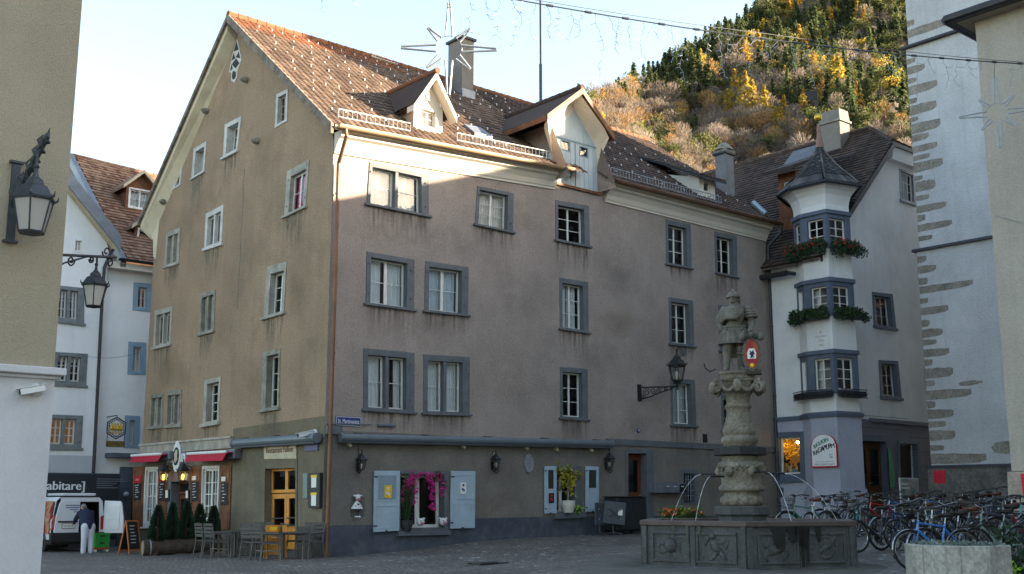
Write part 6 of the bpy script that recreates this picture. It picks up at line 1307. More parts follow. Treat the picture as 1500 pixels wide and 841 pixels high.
# ---- skinned figures -----------------------------------------------------------------------
def figure(name,chains,balls,material,parent,vox=.022,smooth=6):
    """one continuous body: tapered limbs fused by a voxel remesh"""
    m=MB()
    for pts,rs in chains:
        P2=[];R2=[]
        for i in range(len(pts)-1):
            for k in range(6): f=k/6; P2.append(V(pts[i]).lerp(V(pts[i+1]),f)); R2.append(rs[i]*(1-f)+rs[i+1]*f)
        P2.append(V(pts[-1])); R2.append(rs[-1])
        m.tube(P2,R2,12); m.ball(P2[0],R2[0]*.98,10,7); m.ball(P2[-1],R2[-1]*.98,10,7)
    for c,r,sc in balls: m.ball(c,r,16,10,None,sc)
    o=m.build(name,material,parent,smooth=True)
    md=o.modifiers.new('fuse','REMESH'); md.mode='VOXEL'; md.voxel_size=vox; md.use_smooth_shade=True
    sm=o.modifiers.new('soft','SMOOTH'); sm.factor=.5; sm.iterations=smooth
    return o
# man unloading the van (seen from behind)
pp=gpx(127,811.5); per=thing('person','person in a navy jacket and white trousers leaning into the open van','person',pp)
MP=Matrix.Translation(pp)@Matrix.Rotation(RZ0,4,'Z')     # +y away from the viewer
T=lambda x,y,z: MP@V((x,y,z))
jm=mat('jacket_navy',(.014,.02,.045),.9,.2,6,.2,30); tm=mat('trousers_white',(.52,.53,.58),.9,.06,5,.3,12); sk_=mat('skin',(.42,.23,.16),.6,.1,8); 
figure('body',[([T(0,.42,1.4),T(0,.52,1.47)],[.06,.055])],[(T(0,.58,1.52),.1,(.85,1.0,1.12)),(T(0,.67,1.5),.03,(1,1,1)),(T(-.1,.57,1.51),.03,(.5,1,1.3)),(T(.1,.57,1.51),.03,(.5,1,1.3)),(T(-.2,.86,.98),.05,(.8,1.2,.6)),(T(.2,.86,1.0),.05,(.8,1.2,.6))]+[(T(s*.2+dx,.93+dl,.965),.014,(.9,2.4,.9)) for s in (-1,1) for dx,dl in ((-.035,0),(-.012,.012),(.012,.01),(.034,-.004))]+[(T(s*.14,.88,.975),.016,(1.6,1.2,.9)) for s in (-1,1)],sk_,per,.012,3)
figure('jacket',[([T(0,.05,.93),T(0,.14,1.12),T(0,.3,1.3),T(0,.4,1.4)],[.19,.2,.21,.13]),([T(-.1,.08,.95),T(-.12,.28,1.3)],[.14,.13]),([T(.1,.08,.95),T(.12,.28,1.3)],[.14,.13]),([T(-.2,.34,1.34),T(-.27,.52,1.12),T(-.2,.82,1.0)],[.1,.075,.05]),([T(.2,.34,1.34),T(.27,.52,1.12),T(.2,.82,1.0)],[.1,.075,.05])],[],jm,per,.02)
figure('trousers',[([T(-.1,.02,.9),T(-.12,0,.5),T(-.13,-.02,.07)],[.145,.1,.085]),([T(.1,.03,.9),T(.12,.05,.5),T(.12,.0,.07)],[.145,.1,.085]),([T(-.07,.04,.92),T(.07,.04,.92)],[.15,.15])],[],tm,per,.02)
m=MB()
for s,y in ((-1,-.02),(1,.0)): m.ball(T(s*.125,y+.05,.05),.07,10,7,None,(.85,1.7,.75))
m.build('shoe',tm,per,smooth=True)
m=MB(); m.ball(T(0,.56,1.56),.1,14,9,None,(.92,.98,.9)); m.build('hair',mat('hair_grey',(.2,.19,.18),.9,.3,20,.5,60),per,smooth=True)

# closed backs of the two white houses
m=MB(); m.quad(L(9,WY2,-1),L(9,WY2+12,-1),L(9,WY2+12,rz1+.3),L(9,WY2,rz1)); m.quad(L(xs+.01,WY2+12,-1),L(9,WY2+12,-1),L(9,WY2+12,rz1+.3),L(xs+.01,WY2+12,rz1+.3)); m.quad(L(xs+.01,WY2+.5,-1),L(xs+.01,WY2+12,-1),L(xs+.01,WY2+12,rz1),L(xs+.01,WY2+.5,rz1)); m.build('rear_wall',MATS['white_house'],wr)
m=MB(); m.quad(L(ap[0]-5,WY+8,-1),L(xs-.02,WY+8,-1),L(xs-.02,WY+8,e1z),L(ap[0]-5,WY+8,e1z)); m.quad(L(ap[0]-5,WY,-1),L(ap[0]-5,WY+8,-1),L(ap[0]-5,WY+8,e1z+4),L(ap[0]-5,WY,e1z+4)); m.build('rear_wall',MATS['white_house'],wh)
# ================================================================== bay-windowed house
mat('plaster_bay',(.7,.7,.69),.92,.05,.7,.55,35,fine=.12,finescale=30,streak=.12,stain=(.36,.385,.41),stain_amt=.3,stain_scale=.5)
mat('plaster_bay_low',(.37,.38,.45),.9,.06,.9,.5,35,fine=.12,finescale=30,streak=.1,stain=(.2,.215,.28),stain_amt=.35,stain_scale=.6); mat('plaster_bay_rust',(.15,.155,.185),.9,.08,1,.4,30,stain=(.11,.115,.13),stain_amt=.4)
XB=HW+.01; YR=-2.6; XR2=36.3
bay=thing('oriel_house','pale blue grey house with a three storey corner oriel under a pointed slate turret','house',L(XB+1,YR+1,.5))
PB1=PX(XB); PB2=PY(YR)
zbelt=PB1.px(1150,613)[1]; 
bw=dict(smat=MATS['stone_blue'])
WB=lambda q,**k: window(bay,qpx(PB2,q),**{**dict(smat=MATS['stone_blue'],fw=(.14,.25,.16,.06),cols=3,rows=3,depth=.25,sash=MATS['sash_white'],sill=(.05,.12,.06)),**k})
WB([(1277,427.5),(1307,431),(1312.5,481.5),(1279.5,476.5)]); WB([(1286.5,527.5),(1315,529),(1320.5,583.5),(1289.5,581)])
WB([(1317,247),(1339,255),(1341,299),(1318.5,292)],fw=(.1,.15,.1,.05),smat=MATS['gutter_grey'],cols=3,rows=3,curtain=('curtain_white',0),depth=.12)
# shop window, left face
window(bay,qpx(PB1,[(1135,633.5),(1179,632),(1180,702.5),(1136.5,705)]),smat=MATS['stone_blue'],fw=(.2,.24,.22,.26),cols=1,rows=1,depth=.2,sill=(.04,.1,.08),name='shop_window',sw=.07,glass=MATS['glass'],back=MATS['room_warm'])
# shop door, right face + second opening
door(PB2,qpx(PB2,[(1256,636),(1303,638),(1308,760),(1264,760)]),bay,MATS['stone_blue'],fr=(.16,.3,.28),depth=.28,leafmat=mat('door_oak',(.13,.055,.02),.6,.3,4,streak=.4),leaves=2,glassed=True,name='shop_door')
window(bay,qpx(PB2,[(1315,645),(1347,645.5),(1351,730),(1318,730)]),smat=MATS['stone_blue'],fw=(.1,.26,.16,.05),cols=1,rows=1,depth=.28,sill=(.05,.1,.08),sash=MATS['sash_white'],name='display_window')
zg=.0; zL=13.0; zv=PB2.px(1253,280)[1]; xv=PB2.px(1253,280)[0]; xh,zh=PB2.px(1297,212); xh2=PB2.px(1335,226)[0]; 
RX=29.3; slope=(zh-zv)/(xh-xv); RZB=19.3; eaveZ=zv-(xv-XB+.4)*slope
hz_=zh-.0; xhr=2*RX-xh
rw=[(XB,zbelt),(XR2,zbelt),(XR2,eaveZ),(XR2,eaveZ+.2),(xhr,hz_-.3),(xh,hz_-.3),(XB,zv-(xv-XB)*slope-.3)]
sheet(PB2,rw,PB2.holes).build('gable_wall',MATS['plaster_bay'],bay)
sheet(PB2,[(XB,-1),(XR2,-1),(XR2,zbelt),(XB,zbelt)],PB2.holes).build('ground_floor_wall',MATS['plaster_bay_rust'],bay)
sheet(PB1,[(YR,zbelt),(12,zbelt),(12,11.8),(YR,zv-(xv-XB)*slope-.3)],PB1.holes).build('side_wall',MATS['plaster_bay'],bay)
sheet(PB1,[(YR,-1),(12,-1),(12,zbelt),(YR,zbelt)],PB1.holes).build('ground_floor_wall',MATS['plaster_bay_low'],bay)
m=MB(); m.quad(L(XR2,YR,-1),L(XR2,12,-1),L(XR2,12,12),L(XR2,YR,12)); m.quad(L(XB,12,-1),L(XR2,12,-1),L(XR2,12,19),L(XB,12,19)); m.build('rear_wall',MATS['plaster_bay'],bay)
m=MB(); m.box(XB+3.2,XR2,YR-.09,YR-.001,zbelt-.1,zbelt+.06,HM); m.box(XB-.09,XB-.001,YR+1.2,-.05,zbelt-.1,zbelt+.06,HM); m.build('string_course',MATS['stone_blue'],bay)
m=MB(); 
for k in range(6): z=1.3+k*.62; m.box(XB+6.3,XB+8.9,YR-.006,YR-.001,z,z+.02,HM)
for k in range(4): z=3.3+k*.5; m.box(XB+2.4,XB+6.3,YR-.006,YR-.001,z+.4,z+.42,HM) if z>4.2 else None
m.build('rustication_joint',MATS['gutter_dark'],bay)
# cornice under the verge (gable) 
m=MB()
def gslab(mb,a,b,d0,d1,t0,t1): mb.hexa([PB2.W(a[0],a[1]+t0,d0),PB2.W(b[0],b[1]+t0,d0),PB2.W(b[0],b[1]+t0,d1),PB2.W(a[0],a[1]+t0,d1)],[PB2.W(a[0],a[1]+t1,d0),PB2.W(b[0],b[1]+t1,d0),PB2.W(b[0],b[1]+t1,d1),PB2.W(a[0],a[1]+t1,d1)])
e0=(XB-.3,zv-(xv-XB+.3)*slope)
gslab(m,e0,(xh,zh),.3,0,-.42,-.06); m.hexa([PB2.W(xh,zh-.75,.3),PB2.W(xhr,zh-.75,.3),PB2.W(xhr,zh-.75,0),PB2.W(xh,zh-.75,0)],[PB2.W(xh,zh-.07,.42),PB2.W(xhr,zh-.07,.42),PB2.W(xhr,zh-.07,0),PB2.W(xh,zh-.07,0)]); m.build('verge_cornice',MATS['white_trim'],bay)
m=MB(); gslab(m,(e0[0]-.1,e0[1]-.1*slope),(xh,zh),.5,.4,-.22,.08); m.build('verge_board',MATS['gutter_dark'],bay)
yv=YR-.45; YE=12; HYR=YR+1.5
zr=RZB
def bkeep(p):
    q=loc(p); return not (q.z>zh and q.y<YR-.45+(q.z-zh)*( (HYR-yv)/(zr-zh)))
bt=tiles('roof',L(e0[0]-.15,YE,e0[1]-.15*slope),L(e0[0]-.15,yv,e0[1]-.15*slope),L(RX,yv,zr),L(RX,YE,zr),MATS['tile_dark'],bay,tw=.22,th=.25,h=.04,flat=True,keep=bkeep,seed=41,lift=.055)
m=MB(); m.quad(L(e0[0]-.15,YE,e0[1]-.15*slope-.1),L(e0[0]-.15,yv+.1,e0[1]-.15*slope-.1),L(xh,yv+.1,zh-.1),L(xh,YE,zh-.1)); m.add([L(xh,yv+.1,zh-.1),L(RX,HYR,zr-.12),L(RX,YE,zr-.12),L(xh,YE,zh-.1)],[(0,1,2,3)]); m.build('roof_boarding',MATS['board_old'],bay)
m=MB(); xe=2*RX-e0[0]; m.quad(L(RX,yv+1.8,zr),L(xe,yv,e0[1]),L(xe,YE,e0[1]),L(RX,YE,zr)); m.rnd=[.3]; m.build('rear_roof',MATS['tile_dark'],bay)
ht=tiles('hip_roof',L(xh-.15,yv,zh),L(xhr+.15,yv,zh),L(RX+.05,HYR,zr),L(RX-.05,HYR,zr),MATS['tile_dark'],bay,tw=.22,th=.25,h=.04,flat=True,seed=42,lift=.05)
m=MB(); ridge_caps(m,L(xh-.1,yv,zh+.04),L(RX,HYR,zr+.06),.13); ridge_caps(m,L(RX,HYR,zr+.07),L(RX,YE,zr+.07),.13); m.rnd=[random.random() for _ in m.f]; m.build('ridge_cap',MATS['tile_dark'],bt)
m=MB(); A=L(xh-.2,yv-.05,zh-.05); B=L(xhr+.2,yv-.05,zh-.05); m.hexa([A+V((0,0,-.14)),B+V((0,0,-.14)),B+D2*.3+V((0,0,-.14)),A+D2*.3+V((0,0,-.14))],[A+V((0,0,.05)),B+V((0,0,.05)),B+D2*.3+V((0,0,.05)),A+D2*.3+V((0,0,.05))]); m.build('hip_eave',MATS['gutter_dark'],bay)
# big chimney on the ridge, skylight, roof rails, roof dormer
pc=PX(RX-.6).px(1213,185); cy=pc[0]; cm=MATS['chimney_plaster']
ch=chimney(RX-.55,PX(RX-.9).px(1216,180)[0],0.85,1.15,17,PX(RX-.9).px(1216,181)[1],cm,MATS['stone_worn'],parent=bt); cyy=PX(RX-.9).px(1216,180)[0]; zc=PX(RX-.9).px(1216,181)[1]
m=MB(); m.hexa([L(RX-1.0,cyy-.6,zc+.101),L(RX-.1,cyy-.6,zc+.101),L(RX-.1,cyy+.6,zc+.101),L(RX-1.0,cyy+.6,zc+.101)],[L(RX-.95,cyy-.55,zc+.65),L(RX-.15,cyy-.55,zc+.65),L(RX-.15,cyy+.55,zc+.65),L(RX-.95,cyy+.55,zc+.65)]); m.build('chimney_hood',cm,ch,bevel=.03)
def on_slope(x,y,h=0): return L(x,y,zr-(RX-x)*slope_b+h)
slope_b=(zr-(e0[1]-.15*slope))/(RX-(e0[0]-.15))
yq=PX(RX-1).px(1166,215)[0]; m=MB(); A=[on_slope(RX-1.6,yq-1.1,.12),on_slope(RX-1.6,yq+.6,.12),on_slope(RX-.4,yq+.6,.12),on_slope(RX-.4,yq-1.1,.12)]; m.hexa(A,[p+V((0,0,.1)) for p in A]); m.build('skylight',mat('lead_dark',(.09,.1,.12),.5,.2,2),bt)
m=MB()
for (x,y0_,y1_) in ((25.2,-.8,1.2),(24.2,2.2,5.5),(27.3,-1.2,.4)):
    m.tube([on_slope(x,y0_,.28),on_slope(x,y1_,.28)],.03,5); 
    for k in range(3): y=y0_+(y1_-y0_)*k/2; m.tube([on_slope(x,y,.05),on_slope(x,y,.3)],.025,4)
m.build('snow_guard',MATS['iron_grey'],bt)
pd=PX(23.6); yl,zd=pd.px(1152,270); yl=pd.px(1140,270)[0]; yr_=pd.px(1166,270)[0]
qd=qpx(pd,[(1146,266),(1162,262),(1161,282),(1146,285)])
o=sheet(pd,[(yl,11.5),(yr_,11.5),(yr_,zd+.55),(yl,zd+.55)],[qd.hole((0,1,0,1))]).build('dormer',MATS['wood_brown'],bay); window(o,qd,smat=MATS['wood_brown'],fw=(.06,.06,.06,.06),cols=3,rows=2,depth=.08,sill=None,name='dormer_window')
m=MB()
for y in (yl,yr_): m.add([L(23.6,y,11.5),L(23.6,y,zd+.55),L(26.4,y,zd+.9)],[(0,1,2)])
m.build('dormer_cheek',MATS['wood_brown'],o)
m=MB(); zz=zd+.5; m.hexa([L(22.9,yl+.35,zz-.1),L(22.9,yr_-.35,zz-.1),L(26.8,yr_-.35,zz+1.5),L(26.8,yl+.35,zz+1.5)],[L(22.9,yl+.35,zz+.08),L(22.9,yr_-.35,zz+.08),L(26.8,yr_-.35,zz+1.68),L(26.8,yl+.35,zz+1.68)]); m.rnd=[.3]*6; m.build('dormer_roof',MATS['tile_dark'],o)
# valley gutter scraps at the junction with the townhouse
m=MB(); p1=PX(XB-.3).px(1103,297); p2=PX(XB-.3).px(1122,314); m.tube([PX(XB-.3).W(p1[0],p1[1],0),PX(XB-.3).W(p2[0],p2[1],0)],.13,8); m.build('valley_pipe',mat('zinc_bright',(.3,.36,.42),.4,.1,3,metal=.5),bay)
m=MB(); gA=L(XB-.45,.4,e0[1]-.55); gB=L(XB-.45,-1.35,e0[1]-.55); m.tube([gA,gB],.13,8); m.tube([gB,gB+V((0,0,-.1))-D2*.4],.09,8); m.build('eave_gutter',MATS['gutter_dark'],bay)
# ---- the oriel ----------------------------------------------------------------------------
OP=[(XB,-1.5),(21.74,-2.12),(21.72,-3.36),(22.98,-3.65),(23.95,YR)]      # plan, left to right
def oplane(i):
    a=L(*OP[i],0); b=L(*OP[i+1],0); d=(b-a).normalized(); n=V((d.y,-d.x,0)); return Plane(a,d,n),(b-a).length
zO=lambda v: PX(21.72).px(1196,v)[1]
storeys=[(zO(519),zO(574)),(zO(414),zO(461)),(zO(314.5),zO(362))]
ztop=zO(292)
oriel=thing('x','x','x'); bpy.data.objects.remove(oriel)
ow=MB(); 
lv=[zbelt]+[z for s in storeys for z in (s[1],s[0])]+[ztop]
for i in range(4):
    PL,wd=oplane(i)
    for (a,b) in ((lv[0],lv[1]),(lv[2],lv[3]),(lv[4],lv[5]),(lv[6],lv[7])): ow.quad(PL.W(0,a),PL.W(wd,a),PL.W(wd,b),PL.W(0,b))
oo=ow.build('oriel',MATS['plaster_bay'],bay)
for si,(zt,zb_) in enumerate(storeys):
    hm=MB()
    for i in range(4):
        PL,wd=oplane(i); H=zt-zb_
        Q=Quad(PL,(0,zt),(wd,zt),(wd,zb_),(0,zb_))
        f={0:(.06,.14),1:(.3,.16),2:(.14,.26),3:(.5,.5)}[i]
        if i==3:
            m=MB(); m.quad(PL.W(0,zb_,.02),PL.W(wd,zb_,.02),PL.W(wd,zt,.02),PL.W(0,zt,.02)); m.build('oriel_post',MATS['stone_blue'],oo); continue
        window(oo,Q,smat=MATS['stone_blue'],fw=(f[0],f[1],.2,.05),cols=1 if i==0 else 2,rows=3,depth=.12,sill=None,name='oriel_window',proud=.03,sw=.06,bars=.03,post=.05)
    for z0_,z1_,ex in ((zt-.02,zt+.14,.12),(zb_-.12,zb_,.1)):
        pts=[]
        for k,p in enumerate(OP):
            c=V((22.9,-2.4)); d=(V(p)-c).normalized(); pts.append((p[0]+d.x*ex,p[1]+d.y*ex))
        hm.prism(pts+[(24.2,YR+.1),(22.6,-1.4)],z1_-z0_,HM@Matrix.Translation((0,0,z0_)))
    hm.build('oriel_moulding',MATS['stone_blue'],oo)
# ground part of the oriel: flared foot
m=MB(); c=V((22.9,-2.4)); 
def ring_(ex,z): return [L(p[0]+(V(p)-c).normalized().x*ex,p[1]+(V(p)-c).normalized().y*ex,z) for p in OP]
prev=ring_(.04,zbelt-.06)
for ex,z in ((.02,zbelt-.5),(.02,2.1),(.1,2.09),(.14,-1)):
    cur=ring_(ex,z)
    for i in range(4): m.quad(prev[i],prev[i+1],cur[i+1],cur[i])
    prev=cur
m.build('oriel_foot',MATS['plaster_bay_low'],oo)
m=MB(); a=ring_(.14,zbelt-.08); b=ring_(.17,zbelt+.06)
for i in range(4): m.quad(a[i],a[i+1],b[i+1],b[i]); m.quad(b[i],b[i+1],ring_(0,zbelt+.14)[i+1],ring_(0,zbelt+.14)[i])
m.build('oriel_belt',MATS['stone_blue'],oo)
# inscription on the oriel
PL,wd=oplane(1); a,z=PL.px(1199,498); t=MB(); 
for s_,dz,sz in (('R',.3,.17),('RENOVIERT',.12,.1),('1751',-.06,.17),('1982',-.24,.15)): t.text(s_,PL.frame(wd*.55,z+dz,.004),sz)
t.build('inscription',mat('inscription',(.22,.23,.24),.9),oo)
# turret: white cove, bell shaped slate roof, finial and vane
m=MB(); zc0=ztop-.25; zc1=zO(277); prev=ring_(.0,zc0)
for ex,z in ((.03,zc0+.15),(.12,zc0+.4),(.28,zc1-.1),(.42,zc1),(.42,zc1+.14)):
    cur=ring_(ex,z)
    for i in range(4): m.quad(prev[i],prev[i+1],cur[i+1],cur[i])
    prev=cur
m.build('turret_cove',MATS['white_trim'],oo)
cx_,cy_=22.9,-2.45; tipz=PX(22.4).px(1193,208)[1]; n8=16
def outl_(ex): # full closed plan around the centre
    P8=[V(p) for p in OP]+[V((24.0,-1.5)),V((23.2,-1.0))]
    return [ (p-V((cx_,cy_))).normalized()*ex+p for p in P8]
m=MB(); zb0=zc1+.12; Ht=tipz-zb0; base=outl_(.62); rows=[]
for (f,t) in ((1.0,0),(.94,.05),(.72,.25),(.55,.38),(.42,.5),(.31,.61),(.22,.72),(.13,.81),(.075,.88),(.05,1.0)):
    rows.append([L(cx_+(p.x-cx_)*f,cy_+(p.y-cy_)*f,zb0+Ht*t) for p in base])
rn=random.Random(77); rnd=[]
for j in range(len(rows)-1):
    n=len(base); sub=3 if j>1 else 1
    for i in range(n):
        i2=(i+1)%n; W_=(rows[j][i2]-rows[j][i]).length; cnt=max(2,int(W_/.16))
        for s in range(sub):
            for k in range(cnt):
                def B(a,b): return (rows[j][i]*(1-a)+rows[j][i2]*a)*(1-b)+(rows[j+1][i]*(1-a)+rows[j+1][i2]*a)*b
                o_=.5*((j*sub+s)%2)/cnt; a0=max(0,k/cnt-o_); a1=min(1,(k+1)/cnt-o_); cc=L(cx_,cy_,B(.5,.5).z); out=(B(.5,0)-cc).normalized()*.055
                m.add([B(a0,s/sub)+out,B(a1,s/sub)+out,B(a1,(s+1)/sub),B(a0,(s+1)/sub)],[(0,1,2,3)]); rnd.append(rn.random())
for i in range(len(base)):
    for j in range(1,len(rows)-1): m.tube([rows[j][i]+V((0,0,.03)),rows[j+1][i]+V((0,0,.03))],.05,4); rnd+=[rn.random()*.4+.6]*6
m.rnd=rnd; tr=m.build('turret_roof',MATS['slate'],oo)
m=MB(); pts=[L(cx_+(p.x-cx_)*1.01,cy_+(p.y-cy_)*1.01,zb0-.02) for p in base]; m.tube(pts,.08,6,closed=True); m.build('turret_gutter',MATS['gutter_dark'],oo)
m=MB(); m.add([L(cx_+(p.x-cx_)*1,cy_+(p.y-cy_)*1,zb0-.03) for p in base],[tuple(range(len(base)))]); m.build('turret_soffit',MATS['white_trim'],oo)
pt_=PX(22.9); tz=lambda v: pt_.px(1192,v)[1]
m=MB(); m.lathe([(.19,tipz-.15),(.11,tipz+.35),(.07,tz(185))],10,Matrix.Translation(L(cx_,cy_,0))); m.build('finial',mat('copper_old',(.2,.1,.075),.5,.2,4,metal=.3),tr)
m=MB(); m.ball(L(cx_,cy_,tz(174)),.17,12,8); m.build('finial_ball',gold,tr,smooth=True); m=MB(); m.tube([L(cx_,cy_,tz(182)),L(cx_,cy_,tz(134))],.025,6); zf=tz(142); 
fx=L(cx_,cy_,zf); dr=-D1*.6-D2*.2; dr.normalize(); 
m.add([fx+V((0,0,.2)),fx+V((0,0,-.2)),fx-V((1,0,0))*.5+V((0,0,-.2)),fx-V((1,0,0))*.42,fx-V((1,0,0))*.55+V((0,0,.22))],[(0,1,2,3,4)]); m.add([fx+V((0,.02,.2)),fx+V((0,.02,-.2)),fx-V((1,-.02,0))*.5+V((0,0,-.2)),fx-V((1,-.02,0))*.42,fx-V((1,-.02,0))*.55+V((0,0,.22))],[(4,3,2,1,0)]); m.build('weather_vane',MATS['iron_black'],tr)
# ---- flower boxes -------------------------------------------------------------------------
def flower_box(zt,lab,flowers,foliage=True,big=1.0):
    t=thing('flower_box' if foliage else 'railing_box',lab,'flower box',L(22,-2.9,zt-.25),'boxes on the oriel sills'); m=MB(); pts=[]
    for i in range(3):
        PL,wd=oplane(i); a0=.03;a1=wd-.03
        m.hexa([PL.W(a0,zt-.2,.1),PL.W(a1,zt-.2,.1),PL.W(a1+.1,zt-.2,.34),PL.W(a0-.08,zt-.2,.34)],[PL.W(a0,zt+.02,.1),PL.W(a1,zt+.02,.1),PL.W(a1+.1,zt+.02,.34),PL.W(a0-.08,zt+.02,.34)])
    m.build('box',MATS['pot_dark'],t)
    if foliage:
        l=MB(); f=MB()
        for i in range(3):
            PL,wd=oplane(i); n=int(wd*9)+1
            for k in range(n):
                a=wd*(k+.5)/n; c=PL.W(a+rn.uniform(-.05,.05),zt+.1+rn.uniform(-.1,.1)*big,.3+rn.uniform(-.06,.1)); clump(l,c,.18*big,80,.1,.075,rn)
                if rn.random()<.5: clump(l,c+V((0,0,-.25*big))+PL.n*.08,.16*big,45,.1,.07,rn)
                for _ in range(flowers): p=c+V((rn.uniform(-.15,.15),0,rn.uniform(-.1,.2)))+PL.n*rn.uniform(.1,.22); clump(f,p,.035,7,.05,.05,rn)
        PL,wd=oplane(2)
        for k in range(5): clump(l,PL.W(wd+.1+k*.1,zt+.05-k*.03,.15),.2*big,60,.1,.075,rn); 
        l.build('leaves',MATS['leaf_dark'],t)
        if flowers: f.build('blossoms',MATS['blossom_red'],t)
    else:
        r=MB()
        for i in range(3):
            PL,wd=oplane(i)
            for z in (zt-.25,zt-.1,zt+.08): r.tube([PL.W(-.05,z,.38),PL.W(wd+.08,z,.38)],.018,5)
            n=int(wd/.12)
            for k in range(n+1): r.tube([PL.W(wd*k/n,zt-.25,.38),PL.W(wd*k/n,zt+.08,.38)],.01,4)
        r.build('railing',MATS['iron_black'],t)
flower_box(storeys[2][1]-.1,'long box of dark leaves and red blossoms under the topmost oriel windows',2,True,1.15); flower_box(storeys[1][1]-.05,'long box of green leaves under the middle oriel windows',0,True,.85); flower_box(storeys[0][1]-.05,'empty dark railed flower box under the lowest oriel windows',0,False)
# ---- shop sign on the oriel foot -----------------------------------------------------------
PLs,wds=oplane(1); zs=lambda v: PLs.px(1205,v)[1]; PLm,wm=oplane(2)
ca=wds*.52; zb_,zt_=zs(685),zs(637); W2=.62; zsh=zs(653); 
arch=[(-W2,0),(W2,0),(W2,zsh-zb_)]+[(W2*.93*math.cos(w),zsh-zb_+.05+(zt_-zsh-.05)*math.sin(w)) for w in [math.pi*k/14 for k in range(0,15)]]+[(-W2,zsh-zb_)]
fs=PLs.frame(ca,zb_,.1)
m=MB(); m.prism(arch,.05,fs); o=m.build('shop_sign',MATS['red']); tag(o,'white arched shop sign with a red rim on the oriel foot','sign')
m=MB(); m.prism([(x*.93,.05+y*.955) for x,y in arch],.006,fs@Matrix.Translation((0,0,.051))); m.build('sign_face',MATS['text_white'],o)
Ht=zt_-zb_
def bent(mb,word,x0,y0,x1,y1,sz,rise,jig=.0):
    n=len(word)
    for i,ch in enumerate(word):
        f=(i+.5)/n; x=x0+(x1-x0)*f; y=y0+(y1-y0)*f+rise*math.sin(math.pi*f); an=math.atan2((y1-y0)+rise*math.pi*math.cos(math.pi*f),(x1-x0))
        for dx in (-.008,0,.008): mb.text(ch,fs@Matrix.Translation((x+dx,y+jig*(-1)**i,.059+abs(dx)*.02))@Matrix.Rotation(an*.8,4,'Z'),sz)
t=MB(); bent(t,'BIOLADEN',-.46,Ht*.62,.22,Ht*.84,.21,.03); t.build('green_lettering',MATS['green_paint'],o)
t=MB(); bent(t,'RAGAWURM',-.5,Ht*.4,.5,Ht*.66,.26,.06,.015); 
for s_,y in (('SEIT',.375),('1982',.3)): t.text(s_,fs@Matrix.Translation((.33,Ht*y,.059)),.1)
t.build('black_lettering',MATS['text_black'],o)
t=MB(); t.text('GENOSSENSCHAFT',fs@Matrix.Translation((0,Ht*.085,.059)),.115); t.box(-.4,.46,Ht*.165,Ht*.165+.012,.0575,.0582,fs); t.build('small_lettering',mat('text_grey',(.15,.15,.16),.6),o)
# things inside the lit shop window: two small lamps and goods
def in_shop(u,v,d): a,z=PB1.px(u,v,d); return PB1.W(a,z,d)
for (u,v,lab) in ((1144.5,649.5,'small bright lamp at the left in the lit shop window'),(1168.5,648,'small bright lamp at the right in the lit shop window')):
    m=MB(); m.ball(in_shop(u,v,-.35),.06,8,6); o=m.build('shop_lamp',mat('shop_bulb',(1,.8,.5),.4,emit=(1,.72,.3),estr=9)); tag(o,lab,'lamp')
gm=[mat('goods_%s'%n,c,.7,.25,8) for n,c in (('brown',(.2,.1,.04)),('teal',(.1,.25,.28)),('ochre',(.45,.28,.06)),('dark',(.05,.04,.03)),('straw',(.5,.42,.22)))]
nm=['brown','teal','ochre','dark','straw']
for k in range(9):
    u=1145+k*3.4; v=697-(k*37%11)*.5; p=in_shop(u,v,-.38-.05*(k%3)); m=MB(); r_=.1; hh=.25+.08*(k%3)
    if k%2: m.lathe([(r_*.9,0),(r_,hh*.6),(r_*.4,hh*.8),(r_*.4,hh),(0,hh)],10,Matrix.Translation(p))
    else: m.box(-r_,r_,-r_,r_,0,hh,Matrix.Translation(p)@Matrix.Rotation(.4*k,4,'Z'))
    o=m.build('shop_goods',gm[k%5]); tag(o,'small %s of goods displayed low in the lit shop window'%('jar' if k%2 else 'packet'),'goods',group='goods in the shop window')
m=MB()
for k in range(60):
    p=in_shop(1157+rn.gauss(0,7),654+rn.gauss(0,7),-.6-rn.random()*.2); clump(m,p,.12,6,.12,.1,rn)
o=m.build('leaf_wreath',mat('wreath_gold',(.55,.3,.03),.7,.3,8,emit=(1,.45,.03),estr=.03)); tag(o,'golden brown dried wreath hanging in the lit shop window','wreath')
# green banner and picture board by the shop door
a,z=PB2.px(1305,690,.25); m=MB(); fb_=PB2.frame(a,0,.25); z0_=PB2.px(1308,714,.25)[1]; z1_=PB2.px(1304,657,.25)[1]
m.prism([(-.18,z0_),(.2,z0_),(.24,z0_+.8),(.2,z1_-.5),(.02,z1_),(-.2,z1_-.05)],.03,fb_); o=m.build('beach_flag',MATS['green_paint']); tag(o,'narrow green banner flag standing right of the shop door','flag'); m=MB(); m.tube([fb_@V((-.2,0,.02)),fb_@V((-.2,z1_,.02))],.02,5); m.build('flag_pole',MATS['iron_black'],o)
pb_=PY(YR-1.2); a,zt_=pb_.px(1330,700); a0=pb_.px(1317,700)[0]; a1=pb_.px(1344,700)[0]; gp_=pb_.W(a,0); g=gz(gp_.x,gp_.y); t=thing('picture_board','pavement poster board with a landscape picture in front of the shop','poster board',V((gp_.x,gp_.y,g))); m=MB(); m.box(a0-a,a1-a,g+.1,zt_,-.03,.03,pb_.frame(a,0)); m.build('board_frame',MATS['white_paint'],t)
pm_=mat('poster_print',(.12,.3,.32),.6,.2,1.5,col2=(.5,.42,.4),ramp=(.42,.6)); m=MB(); m.box(a0-a+.05,a1-a-.05,g+.2,zt_-.06,.031,.036,pb_.frame(a,0)); m.build('poster_sheet',pm_,t); m=MB()
